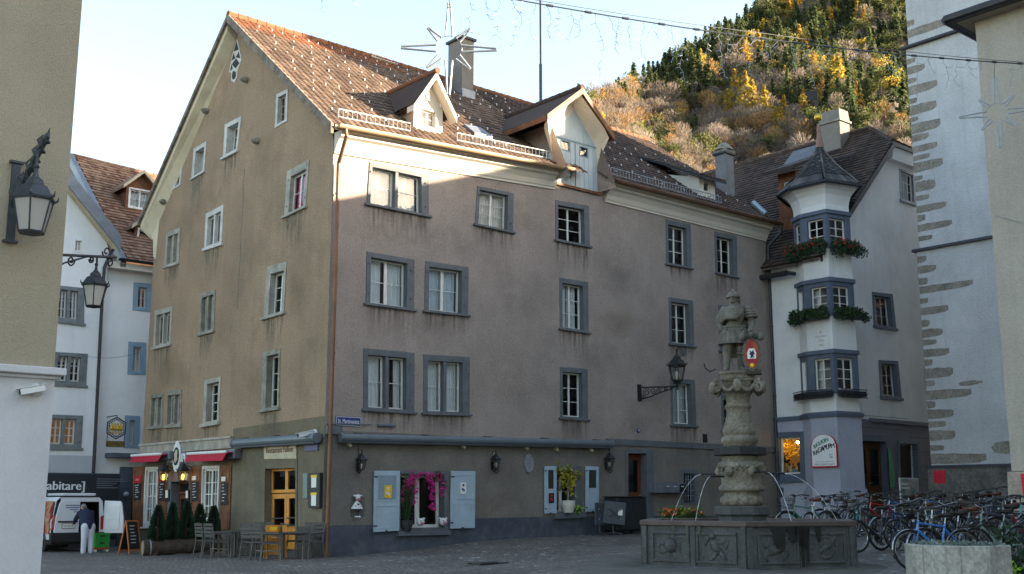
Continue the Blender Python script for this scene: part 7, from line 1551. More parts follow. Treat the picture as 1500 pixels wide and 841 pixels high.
for k,(x0,w_) in enumerate(((.1,.5),(.1,.62))): m.box(a0-a+x0,a0-a+x0+w_,zt_-.3-k*.16,zt_-.22-k*.16,.0365,.039,pb_.frame(a,0))
m.build('poster_lettering',MATS['text_white'],t)
# small wall things on that house
a,z=PB1.px(1145,722); m=MB(); m.box(-.1,.1,-.22,.22,0,.06,PB1.frame(a,z)@FLIP); o=m.build('door_intercom',MATS['iron_grey']); tag(o,'small grey intercom panel left of the oriel foot','intercom')
a,z=PB2.px(1357,560); m=MB(); m.tube([PB2.W(a,z+.6,.02),PB2.W(a,z+.6,.3),PB2.W(a,z+.3,.32)],.02,5); m.tube([PB2.W(a,z-.5,.03),PB2.W(a,z+.7,.03)],.02,5); m.tube(scroll(PB2.W(a,z-.2,.14),.14,PB2.a,UP,1.3,0,16),.018,5); o=m.build('iron_hook',MATS['iron_black']); tag(o,'small black wrought iron hook on the pale house beside the tower','wall hook')
# ================================================================== church tower and nave
mat('plaster_tower',(.43,.44,.455),.95,.08,.6,.8,16,fine=.08,finescale=14,streak=.22,stain=(.32,.33,.35),stain_amt=.5,stain_scale=.5); mat('quoin_stone',(.2,.18,.155),.9,.22,2,.6,12,fine=.3,finescale=14,stain=(.24,.22,.18),stain_amt=.5,stain_scale=1.5); mat('plaster_nave',(.33,.298,.255),.95,.07,.6,.7,18,fine=.08,finescale=14,streak=.18,stain=(.29,.25,.2),stain_amt=.5,stain_scale=.4); mat('stone_rough',(.12,.115,.105),.95,.25,1.5,.9,7,fine=.3,finescale=10,stain=(.05,.05,.05),stain_amt=.6,stain_scale=1)
TX=24.5; PT=PX(TX); ty=PT.px(1345,400)[0]; TW_=8.6
tow=thing('church_tower','tall white rendered church tower with rough dark corner stones','church tower',L(TX+3.6,ty-3.6,.4))
zs1=PT.px(1400,357)[1]; zs2=PT.px(1380,52)[1]; zpl=PT.px(1400,683)[1]; TH=37.0
m=MB(); m.box(TX,TX+TW_,ty-TW_,ty,zpl,zs1,HM); m.box(TX+.1,TX+TW_-.1,ty-TW_+.1,ty-.08,zs1+.1,zs2,HM); m.box(TX+.2,TX+TW_-.2,ty-TW_+.2,ty-.16,zs2+.1,TH,HM); m.build('shaft',MATS['plaster_tower'],tow)
m=MB(); m.box(TX-.12,TX+TW_+.1,ty-TW_-.1,ty+.12,-1,zpl,HM); m.build('plinth',MATS['stone_rough'],tow)
m=MB()
for z,e in ((zs1,.16),(zs2,.1),(zpl,.16)): m.hexa([L(TX-e,ty-TW_-e,z-.06),L(TX+TW_+e,ty-TW_-e,z-.06),L(TX+TW_+e,ty+e,z-.06),L(TX-e,ty+e,z-.06)],[L(TX-e+.03,ty-TW_-e,z+.05),L(TX+TW_+e,ty-TW_-e,z+.05),L(TX+TW_+e,ty+e-.03,z+.05),L(TX-e+.03,ty+e-.03,z+.05)])
m.build('string_course',MATS['gutter_dark'],tow)
cx=TX+TW_/2; cy=ty-TW_/2; m=MB(); m.lathe([(TW_*.75,TH),(TW_*.4,TH+4),(.05,TH+12)],8,HM@Matrix.Translation((cx,cy,0)),ph=math.pi/8); m.rnd=[.3]*len(m.f); m.build('spire',MATS['slate'],tow)
rn=random.Random(5); q_=MB()
def quoin(z,w,h,d,skew=0):
    pts=[]; n=7
    for k in range(n+1): f=k/n; pts.append((w*f+rn.uniform(-.02,.02),-h*.5*(1-.25*f**3)+skew*f+rn.uniform(-.02,.02)*h*2))
    pts[-1]=(w,-h*.2+skew); 
    for k in range(n,-1,-1): f=k/n; pts.append((w*f+rn.uniform(-.02,.02),h*.5*(1-.3*f**3)+skew*f+rn.uniform(-.02,.02)*h*2))
    y0=ty-(0 if z<zs1 else (.08 if z<zs2 else .16)); off=0 if z<zs1 else (.1 if z<zs2 else .2)
    sheet(Plane(L(TX+off,y0,0),-D2,-D1),[(x,z+y) for x,y in pts],[],.012,mb=q_,thick=.012)
z=zpl+.3; k=0
while z<22:
    if min(abs(z-zs1),abs(z-zs2))>.3:
        lw=rn.choice([.8,1.1,1.5,1.9,2.3,1.3,.9,1.2]) if k%2==0 else rn.choice([.4,.6,.75,.35]); quoin(z,lw,rn.uniform(.28,.46) if k%2==0 else rn.uniform(.2,.3),.006)
    z+=rn.uniform(.36,.5); k+=1
for (u,v,w,h) in ((1422,561,1.0,.2),(1400,548,.0,.1),(1478,655,1.4,.5)):
    if w: a,z=PT.px(u,v); sheet(Plane(L(TX,a+w/2,0),-D2,-D1),[(0,z),(.15*w,z+h*.4),(.6*w,z+h*.5),(w,z+h*.2),(w,z-h*.1),(.5*w,z-h*.5),(.1*w,z-h*.4)],[],.012,mb=q_,thick=.012)
q_.build('quoin_stones',MATS['quoin_stone'],tow)
pnv=aty(1450,300,31); nvl=loc(pnv); NVX,NVY=nvl.x,nvl.y
nave=thing('church_nave','tall beige plastered church nave wall at the right edge with a dark eave','church',L(NVX+7,NVY-8,.4)); PNV=PX(NVX)
NZ=PNV.px(1436,30)[1]; NL=50; NWd=25.0
npl=PNV.px(1490,690)[1]
m=MB(); m.box(NVX,NVX+NWd,NVY-NL,NVY,npl,NZ,HM); m.build('wall',MATS['plaster_nave'],nave)
m=MB(); m.hexa([L(NVX-.22,NVY-NL,-1),L(NVX+NWd,NVY-NL,-1),L(NVX+NWd,NVY+.14,-1),L(NVX-.22,NVY+.14,-1)],[L(NVX-.1,NVY-NL,npl-.02),L(NVX+NWd,NVY-NL,npl-.02),L(NVX+NWd,NVY+.08,npl-.02),L(NVX-.1,NVY+.08,npl-.02)]); m.build('plinth',mat('stone_nave',(.3,.26,.21),.95,.12,1,.6,12,fine=.2,finescale=12,stain=(.18,.15,.12),stain_amt=.5,stain_scale=.8),nave)
ovr=.6; m=MB(); m.box(NVX-ovr+.15,NVX+NWd+ovr,NVY-NL,NVY+ovr-.1,NZ+.001,NZ+.12,HM); m.build('soffit',mat('soffit_nave',(.33,.28,.21),.9,.1,1),nave)
m=MB()
for a,b in (((NVX-ovr,NVY-NL),(NVX-ovr,NVY+ovr)),((NVX-ovr,NVY+ovr),(NVX+NWd+ovr,NVY+ovr))): 
    A=L(*a,NZ+.1);B=L(*b,NZ+.1); m.tube([A,B],.13,8)
m.box(NVX-ovr,NVX-ovr+.2,NVY-NL,NVY+ovr,NZ-.01,NZ+.17,HM); m.box(NVX-ovr+.2,NVX+NWd+ovr,NVY+ovr-.2,NVY+ovr,NZ-.01,NZ+.17,HM); m.build('gutter',MATS['gutter_dark'],nave)
RXN=NVX+NWd/2; RZN=NZ+NAVE_RISE; HY=NVY-NAVE_HIP
m=MB(); z0_=NZ+.12; e_=ovr
A=L(NVX-e_,NVY+e_,z0_);B=L(NVX+NWd+e_,NVY+e_,z0_);C=L(NVX+NWd+e_,NVY-NL,z0_);D=L(NVX-e_,NVY-NL,z0_);R1=L(RXN,HY,RZN);R2=L(RXN,NVY-NL+2,RZN)
m.add([A,B,C,D,R1,R2],[(0,4,5,3),(0,1,4),(1,2,5,4),(2,3,5)]); m.rnd=[.3]*4; m.build('roof',MATS['tile_dark'],nave)
# red notices
def notice(PL,quad,lab,d):
    q=qpx(PL,quad,d); m=MB(); q.bar(m,0,1,0,1,d+.012,d+.004); o=m.build('red_notice',mat('notice_red',(.5,.012,.03),.7,.06,4)); tag(o,lab,'notice'); t=MB()
    for k in range(5): q.bar(t,.12,.5+.38*((k*7)%5)/5,.78-k*.14,.81-k*.14,d+.0145,d+.0122)
    t.build('notice_print',mat('print_dark',(.28,.005,.012),.7),o)
notice(PT,[(1367,689.5),(1385,689),(1385.5,708.5),(1368,708)],'small red notice on the rough plinth of the church tower',.13)
notice(PX(NVX-.2),[(1495,694),(1512,693),(1514,728),(1499,728)],'red notice with lines of print on the beige church wall at the right edge',.06)

def shade_house(name,lab,x0,x1,y0,y1,ze,zr,M_,along='y'):  # bare house shape, added out of sight to block the sun
    t=thing(name,lab,'house',M_@V(((x0+x1)/2,(y0+y1)/2,.3))); m=MB(M_); m.box(x0,x1,y0,y1,-1,ze); m.build('wall',MATS['plaster_near'],t); m=MB(M_); e=.5
    xm=(x0+x1)/2; m.add([(x0-e,y0-e,ze),(x1+e,y0-e,ze),(x1+e,y1+e,ze),(x0-e,y1+e,ze),(xm,y0+1.5,zr),(xm,y1-1.5,zr)],[(0,3,2,1),(0,4,5,3),(1,2,5,4),(0,1,4),(2,3,5)]); m.rnd=[.3]*5; m.build('roof',MATS['tile_dark'],t)
shade_house('tower_shade_house','plain ochre house added unseen behind the church tower to shade the pale house',TX+TW_+.3,TX+TW_+11,ty-9.5,ty-.5,16.5,22.5,HM)  # added sun blocker, hidden by the tower: keeps the oriel house wall shaded
shade_house('square_shade_house','plain ochre house added beyond the right edge of the view to cast shade',19.5,30,-14,16.5,17.5,23,Matrix.Identity(4))  # added sun blocker out of view: keeps the near left wall shaded
# ================================================================== fountain
mat('stone_fountain',(.068,.07,.07),.85,.25,2.2,.5,14,streak=.45,fine=.25,finescale=18,stain=(.045,.048,.046),stain_amt=.55,stain_scale=1.2); mat('stone_column',(.17,.15,.115),.9,.25,2.5,.5,16,streak=.5,fine=.25,finescale=20,stain=(.08,.078,.065),stain_amt=.6,stain_scale=2); mat('stone_statue',(.125,.115,.095),.9,.3,3,.3,20,streak=.45,stain=(.065,.065,.055),stain_amt=.6,stain_scale=4); mat('rim_red',(.078,.056,.048),.7,.25,2.5,.3,20,stain=(.1,.09,.08),stain_amt=.5,stain_scale=2); mat('stone_wet',(.016,.018,.018),.3,.3,5)
mat('stone_moss',(.085,.083,.068),.95,.3,2,.6,12,stain=(.05,.06,.035),stain_amt=.5,stain_scale=1.2)
FC=aty(1093,762,23.5); FB=.36; FT=aty(1102,764,21.2).z; RF=2.37; FCX,FCY=FC.x,FC.y
fan=thing('fountain','octagonal style stone fountain with a carved basin and a tall column carrying a warrior','fountain',V((FCX,FCY,FB)))
fan['label']='stone fountain with a carved panelled basin and a warrior statue on its tall column'
view=math.atan2(-FCY,-FCX)
hexv=[(FCX+RF*math.cos(view+math.pi/3*k),FCY+RF*math.sin(view+math.pi/3*k)) for k in range(6)]   # 0 faces the viewer
def hexr(r): return [(FCX+r*math.cos(view+math.pi/3*k),FCY+r*math.sin(view+math.pi/3*k)) for k in range(6)]
def ringwall(mb,ro,ri,z0,z1):
    o=hexr(ro); i=hexr(ri)
    for k in range(6):
        j=(k+1)%6; mb.hexa([V((*o[k],z0)),V((*o[j],z0)),V((*i[j],z0)),V((*i[k],z0))],[V((*o[k],z1)),V((*o[j],z1)),V((*i[j],z1)),V((*i[k],z1))])
m=MB(); ringwall(m,RF-.05,RF-.3,FB-.4,FT-.1); 
b=m.build('basin',MATS['stone_fountain'],fan)
m=MB(); ringwall(m,RF+.02,RF-.34,FT-.099,FT); m.build('basin_rim',MATS['rim_red'],fan,bevel=.015)
m=MB(); ringwall(m,RF+.05,RF-.1,FB-.39,FB+.06); m.build('basin_foot',MATS['stone_fountain'],b,bevel=.02)
# panels and reliefs on the two faces toward the square
def face_plane(k):
    a=V((*hexr(RF-.05)[k],0)); c=V((*hexr(RF-.05)[(k+1)%6],0)); d=(c-a).normalized(); n=V((d.y,-d.x,0))
    mid=(a+c)/2; 
    if n.dot(mid-V((FCX,FCY,0)))<0: n=-n
    return Plane(a,d,n),(c-a).length
def relief(mb,PL,ca,cz,pts,r,d=.0,sq=.5):
    M_=PL.frame(ca,cz,d)@Matrix.Diagonal((1,1,sq,1)); P2=[V((x,y,0)) for x,y in pts]; mb.tube(P2,r,7,M=M_)
for k in (5,0,1,4):
    PL,wd=face_plane(k); h0=FB+.12; h1=FT-.2
    m=MB()
    for c in (.28,.72) if k in (5,0) else (.5,):
        hwid=wd*.19; 
        for (a0,a1,z0,z1) in ((c*wd-hwid,c*wd+hwid,h1-.06,h1),(c*wd-hwid,c*wd+hwid,h0,h0+.05),(c*wd-hwid,c*wd-hwid+.05,h0+.0501,h1-.0601),(c*wd+hwid-.05,c*wd+hwid,h0+.0501,h1-.0601)): m.box(a0,a1,z0,z1,0,.035,PL.frame(0,0,-.004))
    for a in (.02,.97): m.box(a*wd-.05,a*wd+.06,FB+.061,FT-.1005,-.01,.045,PL.frame(0,0))
    m.box(.475*wd,.525*wd,FB+.061,FT-.101,-.01,.03,PL.frame(0,0))
    m.build('basin_panel',MATS['stone_fountain'],b,bevel=.012)
def carve(k,c,kind):
    PL,wd=face_plane(k); s_=1 if PL.a.cross(UP).dot(PL.n)>0 else -1; ca=(c if s_>0 else 1-c)*wd; cz=(FB+FT)/2-.03; m=MB()
    R=lambda pts,r: relief(m,PL,ca,cz,[(x*s_,y) for x,y in pts],r)
    if kind=='scorpion':
        m.ball((0,0,0),.13,12,7,PL.frame(ca,cz)@Matrix.Diagonal((1.1,1,.6,1)))
        for i in range(6): y=.12-i*.045; R([(.02+.05,y),(.16,y+.05),(.24,y+.02-i*.01)],[.02,.018,.008]); R([(-.02,y*1.1+.06),(-.03,y+.2 if i<3 else y-.16)],[.018,.008]) 
        R([(-.1,.02),(-.22,.06),(-.3,.0),(-.28,-.1),(-.2,-.14),(-.1,-.12)],[.05,.045,.04,.03,.025,.01]); R([(.06,.1),(.1,.22),(.02,.27),(-.08,.25)],[.035,.03,.03,.012]); R([(.05,-.1),(.12,-.2),(.04,-.27)],[.03,.026,.012])
    elif kind=='archer':
        m.ball((-.08,.2,0),.06,10,6,PL.frame(ca,cz)); R([(-.06,.12),(-.02,-.02),(.08,-.08)],[.08,.08,.07]); R([(.08,-.08),(.16,-.2),(.22,-.28)],[.06,.04,.03]); R([(.02,-.06),(-.08,-.2),(-.18,-.27)],[.06,.04,.03]); R([(-.06,.1),(.08,.08),(.22,.12)],[.035,.03,.025]); R([(-.1,.08),(-.2,.02),(-.08,-.02)],[.035,.03,.025]); R([(.16,.28),(.26,.12),(.2,-.04)],[.015,.02,.015]); R([(-.2,.1),(.3,.12)],[.012,.012]); R([(-.12,.22),(-.22,.14),(-.24,.02)],[.04,.05,.02])
    elif kind=='goat':
        R([(-.2,-.06),(0,-.02),(.12,.06)],[.09,.1,.08]); R([(.12,.06),(.18,.2)],[.06,.05]); R([(.18,.22),(.27,.16)],[.05,.03]); R([(.16,.24),(.06,.3),(-.02,.24)],[.025,.02,.01]); R([(.12,.0),(.22,-.08),(.18,-.18)],[.04,.03,.02]); R([(.06,-.04),(.14,-.16),(.1,-.26)],[.04,.03,.02]); R([(-.2,-.06),(-.3,-.16),(-.22,-.26)],[.07,.04,.025]); R([(-.24,-.02),(-.32,.08),(-.26,.16)],[.03,.025,.01])
    else:
        R([(.2*math.cos(w),.2*math.sin(w)) for w in [2*math.pi*i/18 for i in range(19)]],.03); R([(-.14,-.1),(0,0),(.12,.02)],[.05,.06,.05]); R([(.1,.04),(.2,.14),(.24,.24)],[.04,.05,.02]); R([(-.1,-.02),(-.16,.16)],[.04,.02])
    m.build('zodiac_relief',MATS['stone_fountain'],b,smooth=True)
LF,RFc=(5,0) if hexv[5][0]<hexv[1][0] else (0,5)
L_=5 if hexv[5][0]<FCX else 0; R_f=0 if L_==5 else 5
carve(L_,.28,'scorpion'); carve(L_,.72,'archer'); carve(R_f,.28,'goat'); carve(R_f,.72,'wreath')
# wet dark streaks where water has run over the rim
PL,wd=face_plane(R_f); s_=1 if PL.a.cross(UP).dot(PL.n)>0 else -1; m=MB()
def streak_(PLk,a0,w,h,mb):
    n=9; top=[];r=random.Random(int(a0*1000))
    for i in range(n+1): mb_ = (a0+w*i/n, FT-.1-h*(.55+.45*r.random()) )
    pts=[(a0-w*.1,FT-.1),(a0+w*1.1,FT-.1),(a0+w*(.95+.1*r.random()),FT-.1-h*.5),(a0+w*(.8+.1*r.random()),FT-.1-h),(a0+w*.3,FT-.1-h*.9),(a0+w*(.05+.1*r.random()),FT-.1-h*.55)]
    sheet(PLk,pts,[],.047,mb=mb)
streak_(PL,.47*wd,.1,.8,m); streak_(PL,.52*wd,.09,.7,m); streak_(PL,.43*wd,.3,.4,m); streak_(PL,.22*wd,.28,.45,m); streak_(PL,.36*wd,.2,.3,m); streak_(PL,.62*wd,.12,.3,m)
PL2,wd2=face_plane(L_); streak_(PL2,.31*wd2,.05,.14,m); streak_(PL2,.44*wd2,.06,.32,m); streak_(PL2,.56*wd2,.05,.2,m)
m.build('wet_streak',MATS['stone_wet'],b)
wm=mat('water_surface',(.012,.02,.022),.05,.1,2,.25,9,spec=.6); m=MB(); m.prism(hexr(RF-.29),.02,None,z0=FT-.09); m.build('water',wm,fan)
# column : lathe profile read in metres
CXp=aty(1085.5,700,23.5); cxx=CXp.x; cyy=CXp.y; zc_=lambda v: aty(1085,v,23.5).z; kx=23.5/1647/3.654*1.01
def pr(rows): return [(w*kx,zc_(540+y/3.654)) for y,w in rows]
CM=Matrix.Translation((cxx,cyy,0))
sc_=MATS['stone_column']
m=MB(); m.lathe([(.15,FT-.4),(.5,FT-.4),(.52,zc_(540+790/3.654))]+pr([(782,150),(778,152),(738,152),(736,148),(735,104)]),8,CM,ph=math.pi/8+view); m.build('pedestal_slab',MATS['stone_fountain'],fan,bevel=.015)
m=MB(); m.lathe(pr([(735,96),(722,104),(705,104),(690,99),(672,90),(660,86),(656,112),(648,117),(638,117),(630,112),(618,101),(590,103),(560,108),(530,116),(512,118),(504,116),(500,100),(490,94),(478,94),(470,98)]),28,CM); ped=m.build('pedestal',sc_,fan,smooth=False)
for p in ped.data.polygons: p.use_smooth=True
m=MB()
for k in range(12):
    w=2*math.pi*k/12; m.ball((cxx+.37*math.cos(w),cyy+.37*math.sin(w),zc_(540+706/3.654)),.085,10,7,None,(1,1,1.1))
m.build('pedestal_boss',sc_,ped,smooth=True)
m=MB()
for k in range(6):
    w=view+.5+2*math.pi*k/6; x,y=cxx+.43*math.cos(w),cyy+.43*math.sin(w); z=zc_(540+550/3.654)
    m.ball((x,y,z),.1,10,7,None,(.9,.9,1.2)); m.ball((x+.07*math.cos(w),y+.07*math.sin(w),z-.02),.035,7,5)
    for s in (-1,1):
        w2=w+s*.3; m.tube([(cxx+.44*math.cos(w+s*.12),cyy+.44*math.sin(w+s*.12),z+.08),(cxx+.455*math.cos(w2),cyy+.455*math.sin(w2),z+.1),(cxx+.44*math.cos(w2+s*.1),cyy+.44*math.sin(w2+s*.1),z)],[.045,.04,.02],7)
        m.ball((cxx+.44*math.cos(w+s*.42),cyy+.44*math.sin(w+s*.42),zc_(540+520/3.654)),.06,8,6)
m.build('mask_carving',sc_,ped,smooth=True)
m=MB(); m.lathe(pr([(466,132),(464,136),(424,136),(421,132)]),8,CM,ph=view); m.build('iron_collar',MATS['iron_black'],fan,bevel=.01)
m=MB(); m.lathe(pr([(421,84),(405,84),(398,92),(388,96),(374,95),(366,88),(360,80),(356,82),(345,87),(330,87),(305,80),(275,70),(245,62),(215,61),(210,68),(203,71),(196,69),(192,60),(180,58),(150,64),(128,76),(120,82)]),28,CM); col=m.build('column',sc_,fan)
for p in col.data.polygons: p.use_smooth=True
m=MB(); 
m.lathe(pr([(122,78),(100,86),(78,100),(68,118),(62,120),(60,96)]),4,CM,ph=view+math.pi/4); m.lathe(pr([(60,92),(40,96),(32,104),(20,106)]),8,CM,ph=view+math.pi/8); m.build('capital',sc_,fan,bevel=.012)
m=MB()
for k in range(4):
    w=view+math.pi/4*(2*k+1)-math.pi/4*0; r=.62
    c=V((cxx+r*math.cos(w),cyy+r*math.sin(w),zc_(540+105/3.654))); ax=V((math.cos(w),math.sin(w),0)); m.tube(scroll(c,.13,ax,UP,1.6,1.2,20),.045,6)
    w2=view+math.pi/2*k; c2=V((cxx+.5*math.cos(w2),cyy+.5*math.sin(w2),zc_(540+100/3.654))); m.ball(c2,.12,10,7,None,(.8,.8,1.2))
for k in range(8):
    w0=view+math.pi/4*k; w1=w0+math.pi/4; m.tube([(cxx+(.5)*math.cos(w0+(w1-w0)*f),cyy+.5*math.sin(w0+(w1-w0)*f),zc_(540+90/3.654)-.14*math.sin(math.pi*f)) for f in [i/8 for i in range(9)]],.04,6)
m.build('garland_carving',sc_,col,smooth=True)
zbase=zc_(540+20/3.654)
# spouts and jets
jm_=bpy.data.materials.new('water_jet'); jm_.use_nodes=True; nb=jm_.node_tree.nodes['Principled BSDF']; nb.inputs['Base Color'].default_value=(.75,.8,.85,1); nb.inputs['Roughness'].default_value=.1; nb.inputs['Alpha'].default_value=.42; MATS['water_jet']=jm_
def jet(w,zsp,reach,rise=.0):
    d=V((math.cos(w),math.sin(w),0)); s0=V((cxx,cyy,zsp))+d*.5; s1=V((cxx,cyy,zsp))+d*.85
    m=MB(); m.tube([s0,s1],.02,6); m.tube([s1,s1+d*.05],.028,6); m.build('spout',MATS['iron_black'],fan)
    T_=math.sqrt(2*(zsp-FT+.06)/9.81); v=reach/T_; pts=[s1+d*(v*t)+V((0,0,-4.905*t*t)) for t in [T_*i/16 for i in range(17)]]
    m=MB(); m.tube(pts,[.0055+.002*math.sin(i*2.1) for i in range(17)],6); m.build('water_jet',jm_,fan)
zs_=zc_(695); rt=V((math.cos(view+math.pi/2),math.sin(view+math.pi/2)))
sgn=1 if rt.x>0 else -1          # +sgn turns toward the right of the picture
jet(view-sgn*2.0,zs_+.02,.8); jet(view-sgn*.75,zs_-.05,.5); jet(view+sgn*.62,zs_+.03,.75); jet(view+sgn*1.75,zs_+.02,1.1)
# statue
stt=thing('x','x','x'); bpy.data.objects.remove(stt)
SH=zc_(426)-zbase; k_=SH/1.84
SM=Matrix.Translation((cxx,cyy,zbase))@Matrix.Rotation(view+math.pi/2,4,'Z')@Matrix.Diagonal((k_*1.22,k_*1.22,k_,1))@Matrix.Scale(-1 if sgn>0 else 1,4,(1,0,0))
# local: x to the picture right, -y toward the viewer
tst=SM@V((1,0,0)); flipx=1 if (tst.x-cxx)>0 else -1
T=lambda x,y,z: SM@V((flipx*x,y,z))
tstn=SM@V((0,-1,0)); ys=1 if (V((tstn.x,tstn.y))).length<(V((cxx,cyy))).length else -1
T=lambda x,y,z: SM@V((flipx*x,ys*y,z))
K=k_*1.17
ch=[([T(-.03,0,.92),T(-.02,0,1.1),T(0,-.01,1.3),T(.0,0,1.42)],[.17*K,.155*K,.2*K,.14*K]),
    ([T(0,0,1.42),T(-.01,0,1.54)],[.075*K,.07*K]),
    ([T(-.1,-.02,.9),T(-.16,-.06,.5),T(-.18,-.02,.08)],[.13*K,.085*K,.06*K]), ([T(-.18,-.02,.06),T(-.2,-.18,.04)],[.06*K,.045*K]),
    ([T(.08,.02,.9),T(.08,.04,.5),T(.08,.06,.08)],[.13*K,.085*K,.065*K]), ([T(.08,.06,.06),T(.12,-.08,.04)],[.06*K,.045*K]),
    ([T(-.18,0,1.4),T(-.3,.03,1.18),T(-.24,-.05,.96)],[.095*K,.065*K,.05*K]), ([T(.2,0,1.4),T(.31,0,1.15),T(.27,-.16,.92)],[.1*K,.065*K,.05*K]),
    ([T(.27,-.17,.91),T(.25,-.24,.88)],[.05*K,.045*K])]
st=figure('statue',ch,[(T(-.02,-.02,1.65),.105*K,(.88,1.0,1.15)),(T(-.05,-.125,1.64),.025*K,(.8,1,1.4)),(T(-.04,-.1,1.575),.05*K,(1,.8,.7))],MATS['stone_statue'],fan,.017,2)
def spart(name,fn,smooth=True,m_='stone_statue'):
    m=MB(); fn(m); o=m.build(name,MATS[m_],st,smooth=smooth); return o
def skirt(m):
    n=18; vs=[];
    for z,rx,ry in ((1.02,.2,.17),(.9,.25,.21),(.72,.3,.25),(.62,.315,.265)):
        for i in range(n*2): w=math.pi*i/n; f=1+(.06 if i%2 else -.04)*(1.05-z)/.4; vs.append(T(-.02+rx*f*math.cos(w),ry*f*math.sin(w),z))
    N=n*2; m.add(vs,[(j*N+i,j*N+(i+1)%N,(j+1)*N+(i+1)%N,(j+1)*N+i) for j in range(3) for i in range(N)])
spart('skirt',skirt,False)
spart('belt',lambda m: (m.tube([T(-.02+.205*math.cos(w),.175*math.sin(w),1.02+.02*math.sin(w)) for w in [2*math.pi*i/20 for i in range(20)]],.025*K,6,closed=True), m.tube([T(-.02+.16*math.cos(w),-.17,.98+.08*math.sin(w)) for w in [math.pi+math.pi*i/8 for i in range(9)]],.02*K,6)))
def cloak(m):
    for k in range(6): m.tube([T(.18-.01*k,-.08-.015*k,1.46-.03*k),T(.02,-.2-.01*k,1.4-.045*k),T(-.16,-.14-.01*k,1.4-.04*k),T(-.27,-.02,1.36-.05*k)],[.03*K,.045*K,.045*K,.04*K],7)
    m.hexa([T(-.26,.1,.35),T(.26,.1,.35),T(.22,.2,.35),T(-.22,.2,.35)],[T(-.24,.06,1.42),T(.22,.06,1.42),T(.2,.16,1.42),T(-.2,.16,1.42)])
spart('cloak',cloak)
def helm(m):
    m.ball(T(-.02,0,1.72),.118*K,14,8,None,(.95,1.08,.8)); m.tube([T(-.02+.125*math.cos(w)*.95,.135*math.sin(w),1.69) for w in [2*math.pi*i/18 for i in range(18)]],.018*K,6,closed=True)
    m.tube([T(-.04,-.1,1.79),T(-.02,0,1.84),T(0,.1,1.8),T(.02,.15,1.7)],[.015*K,.035*K,.035*K,.02*K],7)
    for k in range(5): m.ball(T(.07,.03+.015*k,1.62-.025*k),.045*K,7,5)
spart('helmet',helm)
def pads(m):
    for k in range(4): m.tube([T(.2+.03*k+.1*math.cos(w),.1*math.sin(w),1.42-.06*k) for w in [2*math.pi*i/12 for i in range(12)]],.03*K,6,closed=True)
    for s in (-.17,.08):
        m.ball(T(s,-.08,.5),.07*K,8,6); m.tube([T(s-.07,-.05,.42),T(s,-.1,.4),T(s+.07,-.05,.42)],.025*K,6)
spart('armour',pads)
def eyes(m):
    for s in (-1,1): m.ball(T(-.03+s*.04,-.105,1.665),.014*K,6,4)
spart('eye',eyes)
# shield: carved stone cartouche with a red painted field
shl=lambda x,y,z: T(.27+x*.8,-.27+y+.05*abs(x)*2,.0+z*.9)
def shield(m,sx,sz,y0,y1):
    pts=[]
    for i in range(24): w=2*math.pi*i/24; pts.append((sx*math.cos(w)*(1+.08*math.cos(2*w)),.4+sz*math.sin(w)))
    n=24; vs=[shl(x,y0,z) for x,z in pts]+[shl(x,y1,z) for x,z in pts]; m.add(vs,[tuple(range(n)),tuple(range(2*n-1,n-1,-1))]+[(i,(i+1)%n,n+(i+1)%n,n+i) for i in range(n)])
m=MB(); shield(m,.2,.42,-.02,.08)
for s in (-1,1): m.tube([shl(-.2,.02,.82),shl(0,-.03,.86),shl(.2,.02,.82)],[.06*K,.05*K,.06*K],8); m.tube([shl(-.2,.02,-.04),shl(.2,.02,-.04)],.06*K,8)
m.ball(shl(-.2,0,.82),.075*K,9,6); m.ball(shl(.2,0,.82),.075*K,9,6); m.ball(shl(0,-.02,.86),.06*K,9,6)
for i in range(14): w=2*math.pi*i/14; m.ball(shl(.2*math.cos(w),-.02,.4+.38*math.sin(w)),.022*K,6,4)
sh=m.build('shield',MATS['stone_statue'],fan,smooth=False)
red_s=mat('shield_red',(.27,.01,.012),.6,.15,8,stain=(.45,.2,.03),stain_amt=.5,stain_scale=7); m=MB(); shield(m,.145,.36,-.028,-.021); m.build('shield_field',red_s,sh)
m=MB(); q=[shl(x,-.034,z) for x,z in ((-.09,.28),(.09,.28),(.1,.42),(.06,.53),(-.06,.53),(-.1,.42))]; m.add(q,[(0,1,2,3,4,5)]); m.build('shield_gate',MATS['white_paint'],sh)
m=MB(); q=[shl(x,-.038,z) for x,z in ((-.04,.3),(-.02,.36),(-.06,.4),(-.03,.42),(-.05,.49),(.0,.45),(.04,.5),(.05,.43),(.07,.38),(.03,.38),(.05,.3),(.02,.33),(0,.3))]; m.add(q,[tuple(range(13))]); m.build('shield_ibex',MATS['text_black'],sh)
m=MB(); m.ball(shl(0,-.028,.12),.04*K,8,5,None,(1,.4,1)); m.build('shield_boss',MATS['yellow'],sh)
m=MB(); p=T(-.38,0,.08); m.tube([p,p+V((-.12*1,0,-.05)),p+V((-.22,0,.02)),p+V((-.24,0,.12))],.014,5); m.build('iron_hook',MATS['iron_black'],fan)
# flowers behind the rim
c=V((aty(998,748,25.6).x,25.6,FT-.1)); t=thing('flower_trough','trough of orange and yellow autumn flowers at the back rim of the fountain basin','flower trough',c); m=MB(); m.box(-.42,.42,-.12,.12,-.1,.1,Matrix.Translation(c)); m.build('trough',MATS['pot_dark'],t); l=MB(); f=MB(); f2=MB(); rn=random.Random(3)
for k in range(16): x=-.4+k*.053; p=c+V((x,rn.uniform(-.08,.08),.14+rn.uniform(0,.1))); clump(l,p,.1,40,.09,.06,rn); clump(f if k<6 or k%3==0 else f2,p+V((0,-.05,.06)),.07,12,.06,.06,rn)
l.build('leaves',MATS['leaf_mid'],t); f.build('blossoms',MATS['blossom_orange'],t); f2.build('blossoms',MATS['leaf_yellow'],t)
